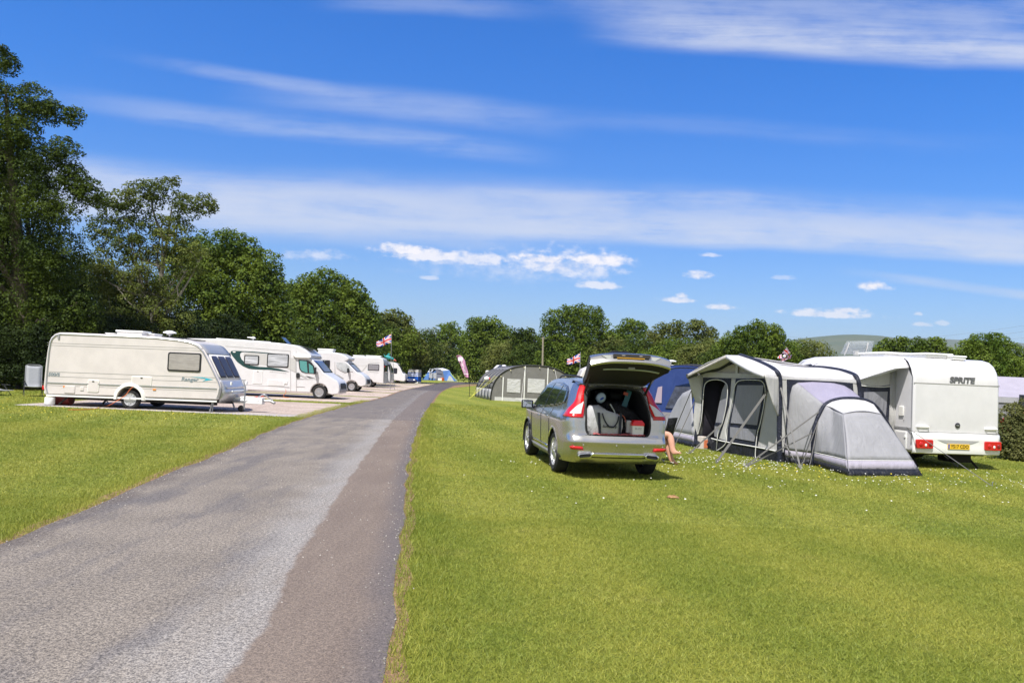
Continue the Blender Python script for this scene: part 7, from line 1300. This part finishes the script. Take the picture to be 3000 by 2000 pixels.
bodyo = skinmesh('body', nodes, edges, skin, PE)
hm_ = MB(); hm_.ell((-.125, 0, 1.305), (.105, .09, .105), 16, 10); hm_.build('hair', hairm, PE, smooth=80)
for sy in (-1, 1): MB().ell((-.02, sy * .033, 1.265), (.012, .014, .009), 8, 5).build('eye', black_pl, PE, smooth=80)
MB().ell((-.008, 0, 1.24), (.016, .012, .022), 8, 5).build('nose', skin, PE, smooth=80); MB().ell((-.018, 0, 1.205), (.008, .022, .006), 8, 5).build('mouth', mat('lips', (.45, .16, .14), .5), PE, smooth=80)
for sy in (-1, 1): MB().ell((-.11, sy * .092, 1.25), (.02, .01, .03), 8, 5).build('ear', skin, PE, smooth=80)
nn_ = [((0, 0, .50), .165), ((-.05, 0, .66), .14), ((-.10, 0, .84), .155), ((-.13, 0, 1.00), .145), ((-.13, 0, 1.06), .09), ((-.12, .17, 1.0), .075), ((-.02, .21, .90), .065), ((-.12, -.17, 1.0), .075), ((-.02, -.21, .90), .065)]
skinmesh('top', [(Vector(a), b_) for a, b_ in nn_[1:]], [(0, 1), (1, 2), (2, 3), (2, 4), (4, 5), (2, 6), (6, 7)], topm, PE)
skinmesh('shorts', [(Vector((0, 0, .50)), .165), (Vector((-.03, 0, .60)), .145), (Vector((.05, -.10, .51)), .11), (Vector((X(1962) * .5, -.09, .54)), .098), (Vector((.05, .10, .51)), .11), (Vector((X(1950) * .5, .10, .52)), .098)], [(0, 1), (0, 2), (2, 3), (0, 4), (4, 5)], shorts, PE)
def camp_chair(loc, rz, label, back_h=.92, m_=None):
    root = empty('camping_chair', loc, rz, label, 'camping chair', 'camping chairs beside the silver car')
    MB().grid([[(x, y, .42 - .03 * (1 - (y / .26) ** 2)) for y in (-.26, 0, .26)] for x in (-.22, 0, .22)]).build('seat', m_ or blk, root, smooth=180, solid=.015); MB().grid([[(-.22 - .22 * (z - .44), y, z) for y in (-.26, 0, .26)] for z in (.46, .65, back_h)]).build('backrest', m_ or blk, root, smooth=180, solid=.02)
    for sx in (-1, 1):
        for sy in (-1, 1): MB().tube([(sx * .26, sy * .27, .01), (-sx * .22, sy * .27, .42)], .011, 6).build('leg', steel, root)
    for sy in (-1, 1): MB().tube([(-.20, sy * .27, .40), (-.34, sy * .27, back_h)], .012, 6).build('back_post', black_pl, root); MB().box((0, sy * .29, .60), (.42, .05, .03)).build('armrest', black_pl, root, bevel=.01)
    return root
camp_chair((2.66, PY, 0), 0, 'black camping chair carrying the seated person'); cc = camp_chair((at(1958, 1330, 16.9).x - .25, 16.9, 0), R(150), 'empty black camping chair just behind the seated person', .92)
# ================================================================== HAZE
hz = bpy.data.materials.new('haze_air'); hz.use_nodes = True; t = hz.node_tree; t.nodes.clear(); pv = t.nodes.new('ShaderNodeVolumePrincipled'); pv.inputs['Color'].default_value = (.80, .88, 1, 1); pv.inputs['Density'].default_value = .00008; pv.inputs['Anisotropy'].default_value = .2
t.links.new(pv.outputs[0], t.nodes.new('ShaderNodeOutputMaterial').inputs['Volume'])
o = MB().box((0, 500, 199), (13000, 14000, 402)).build('haze', hz); tag(o, 'pale blue air haze softening the distant hill', 'haze', kind='stuff')
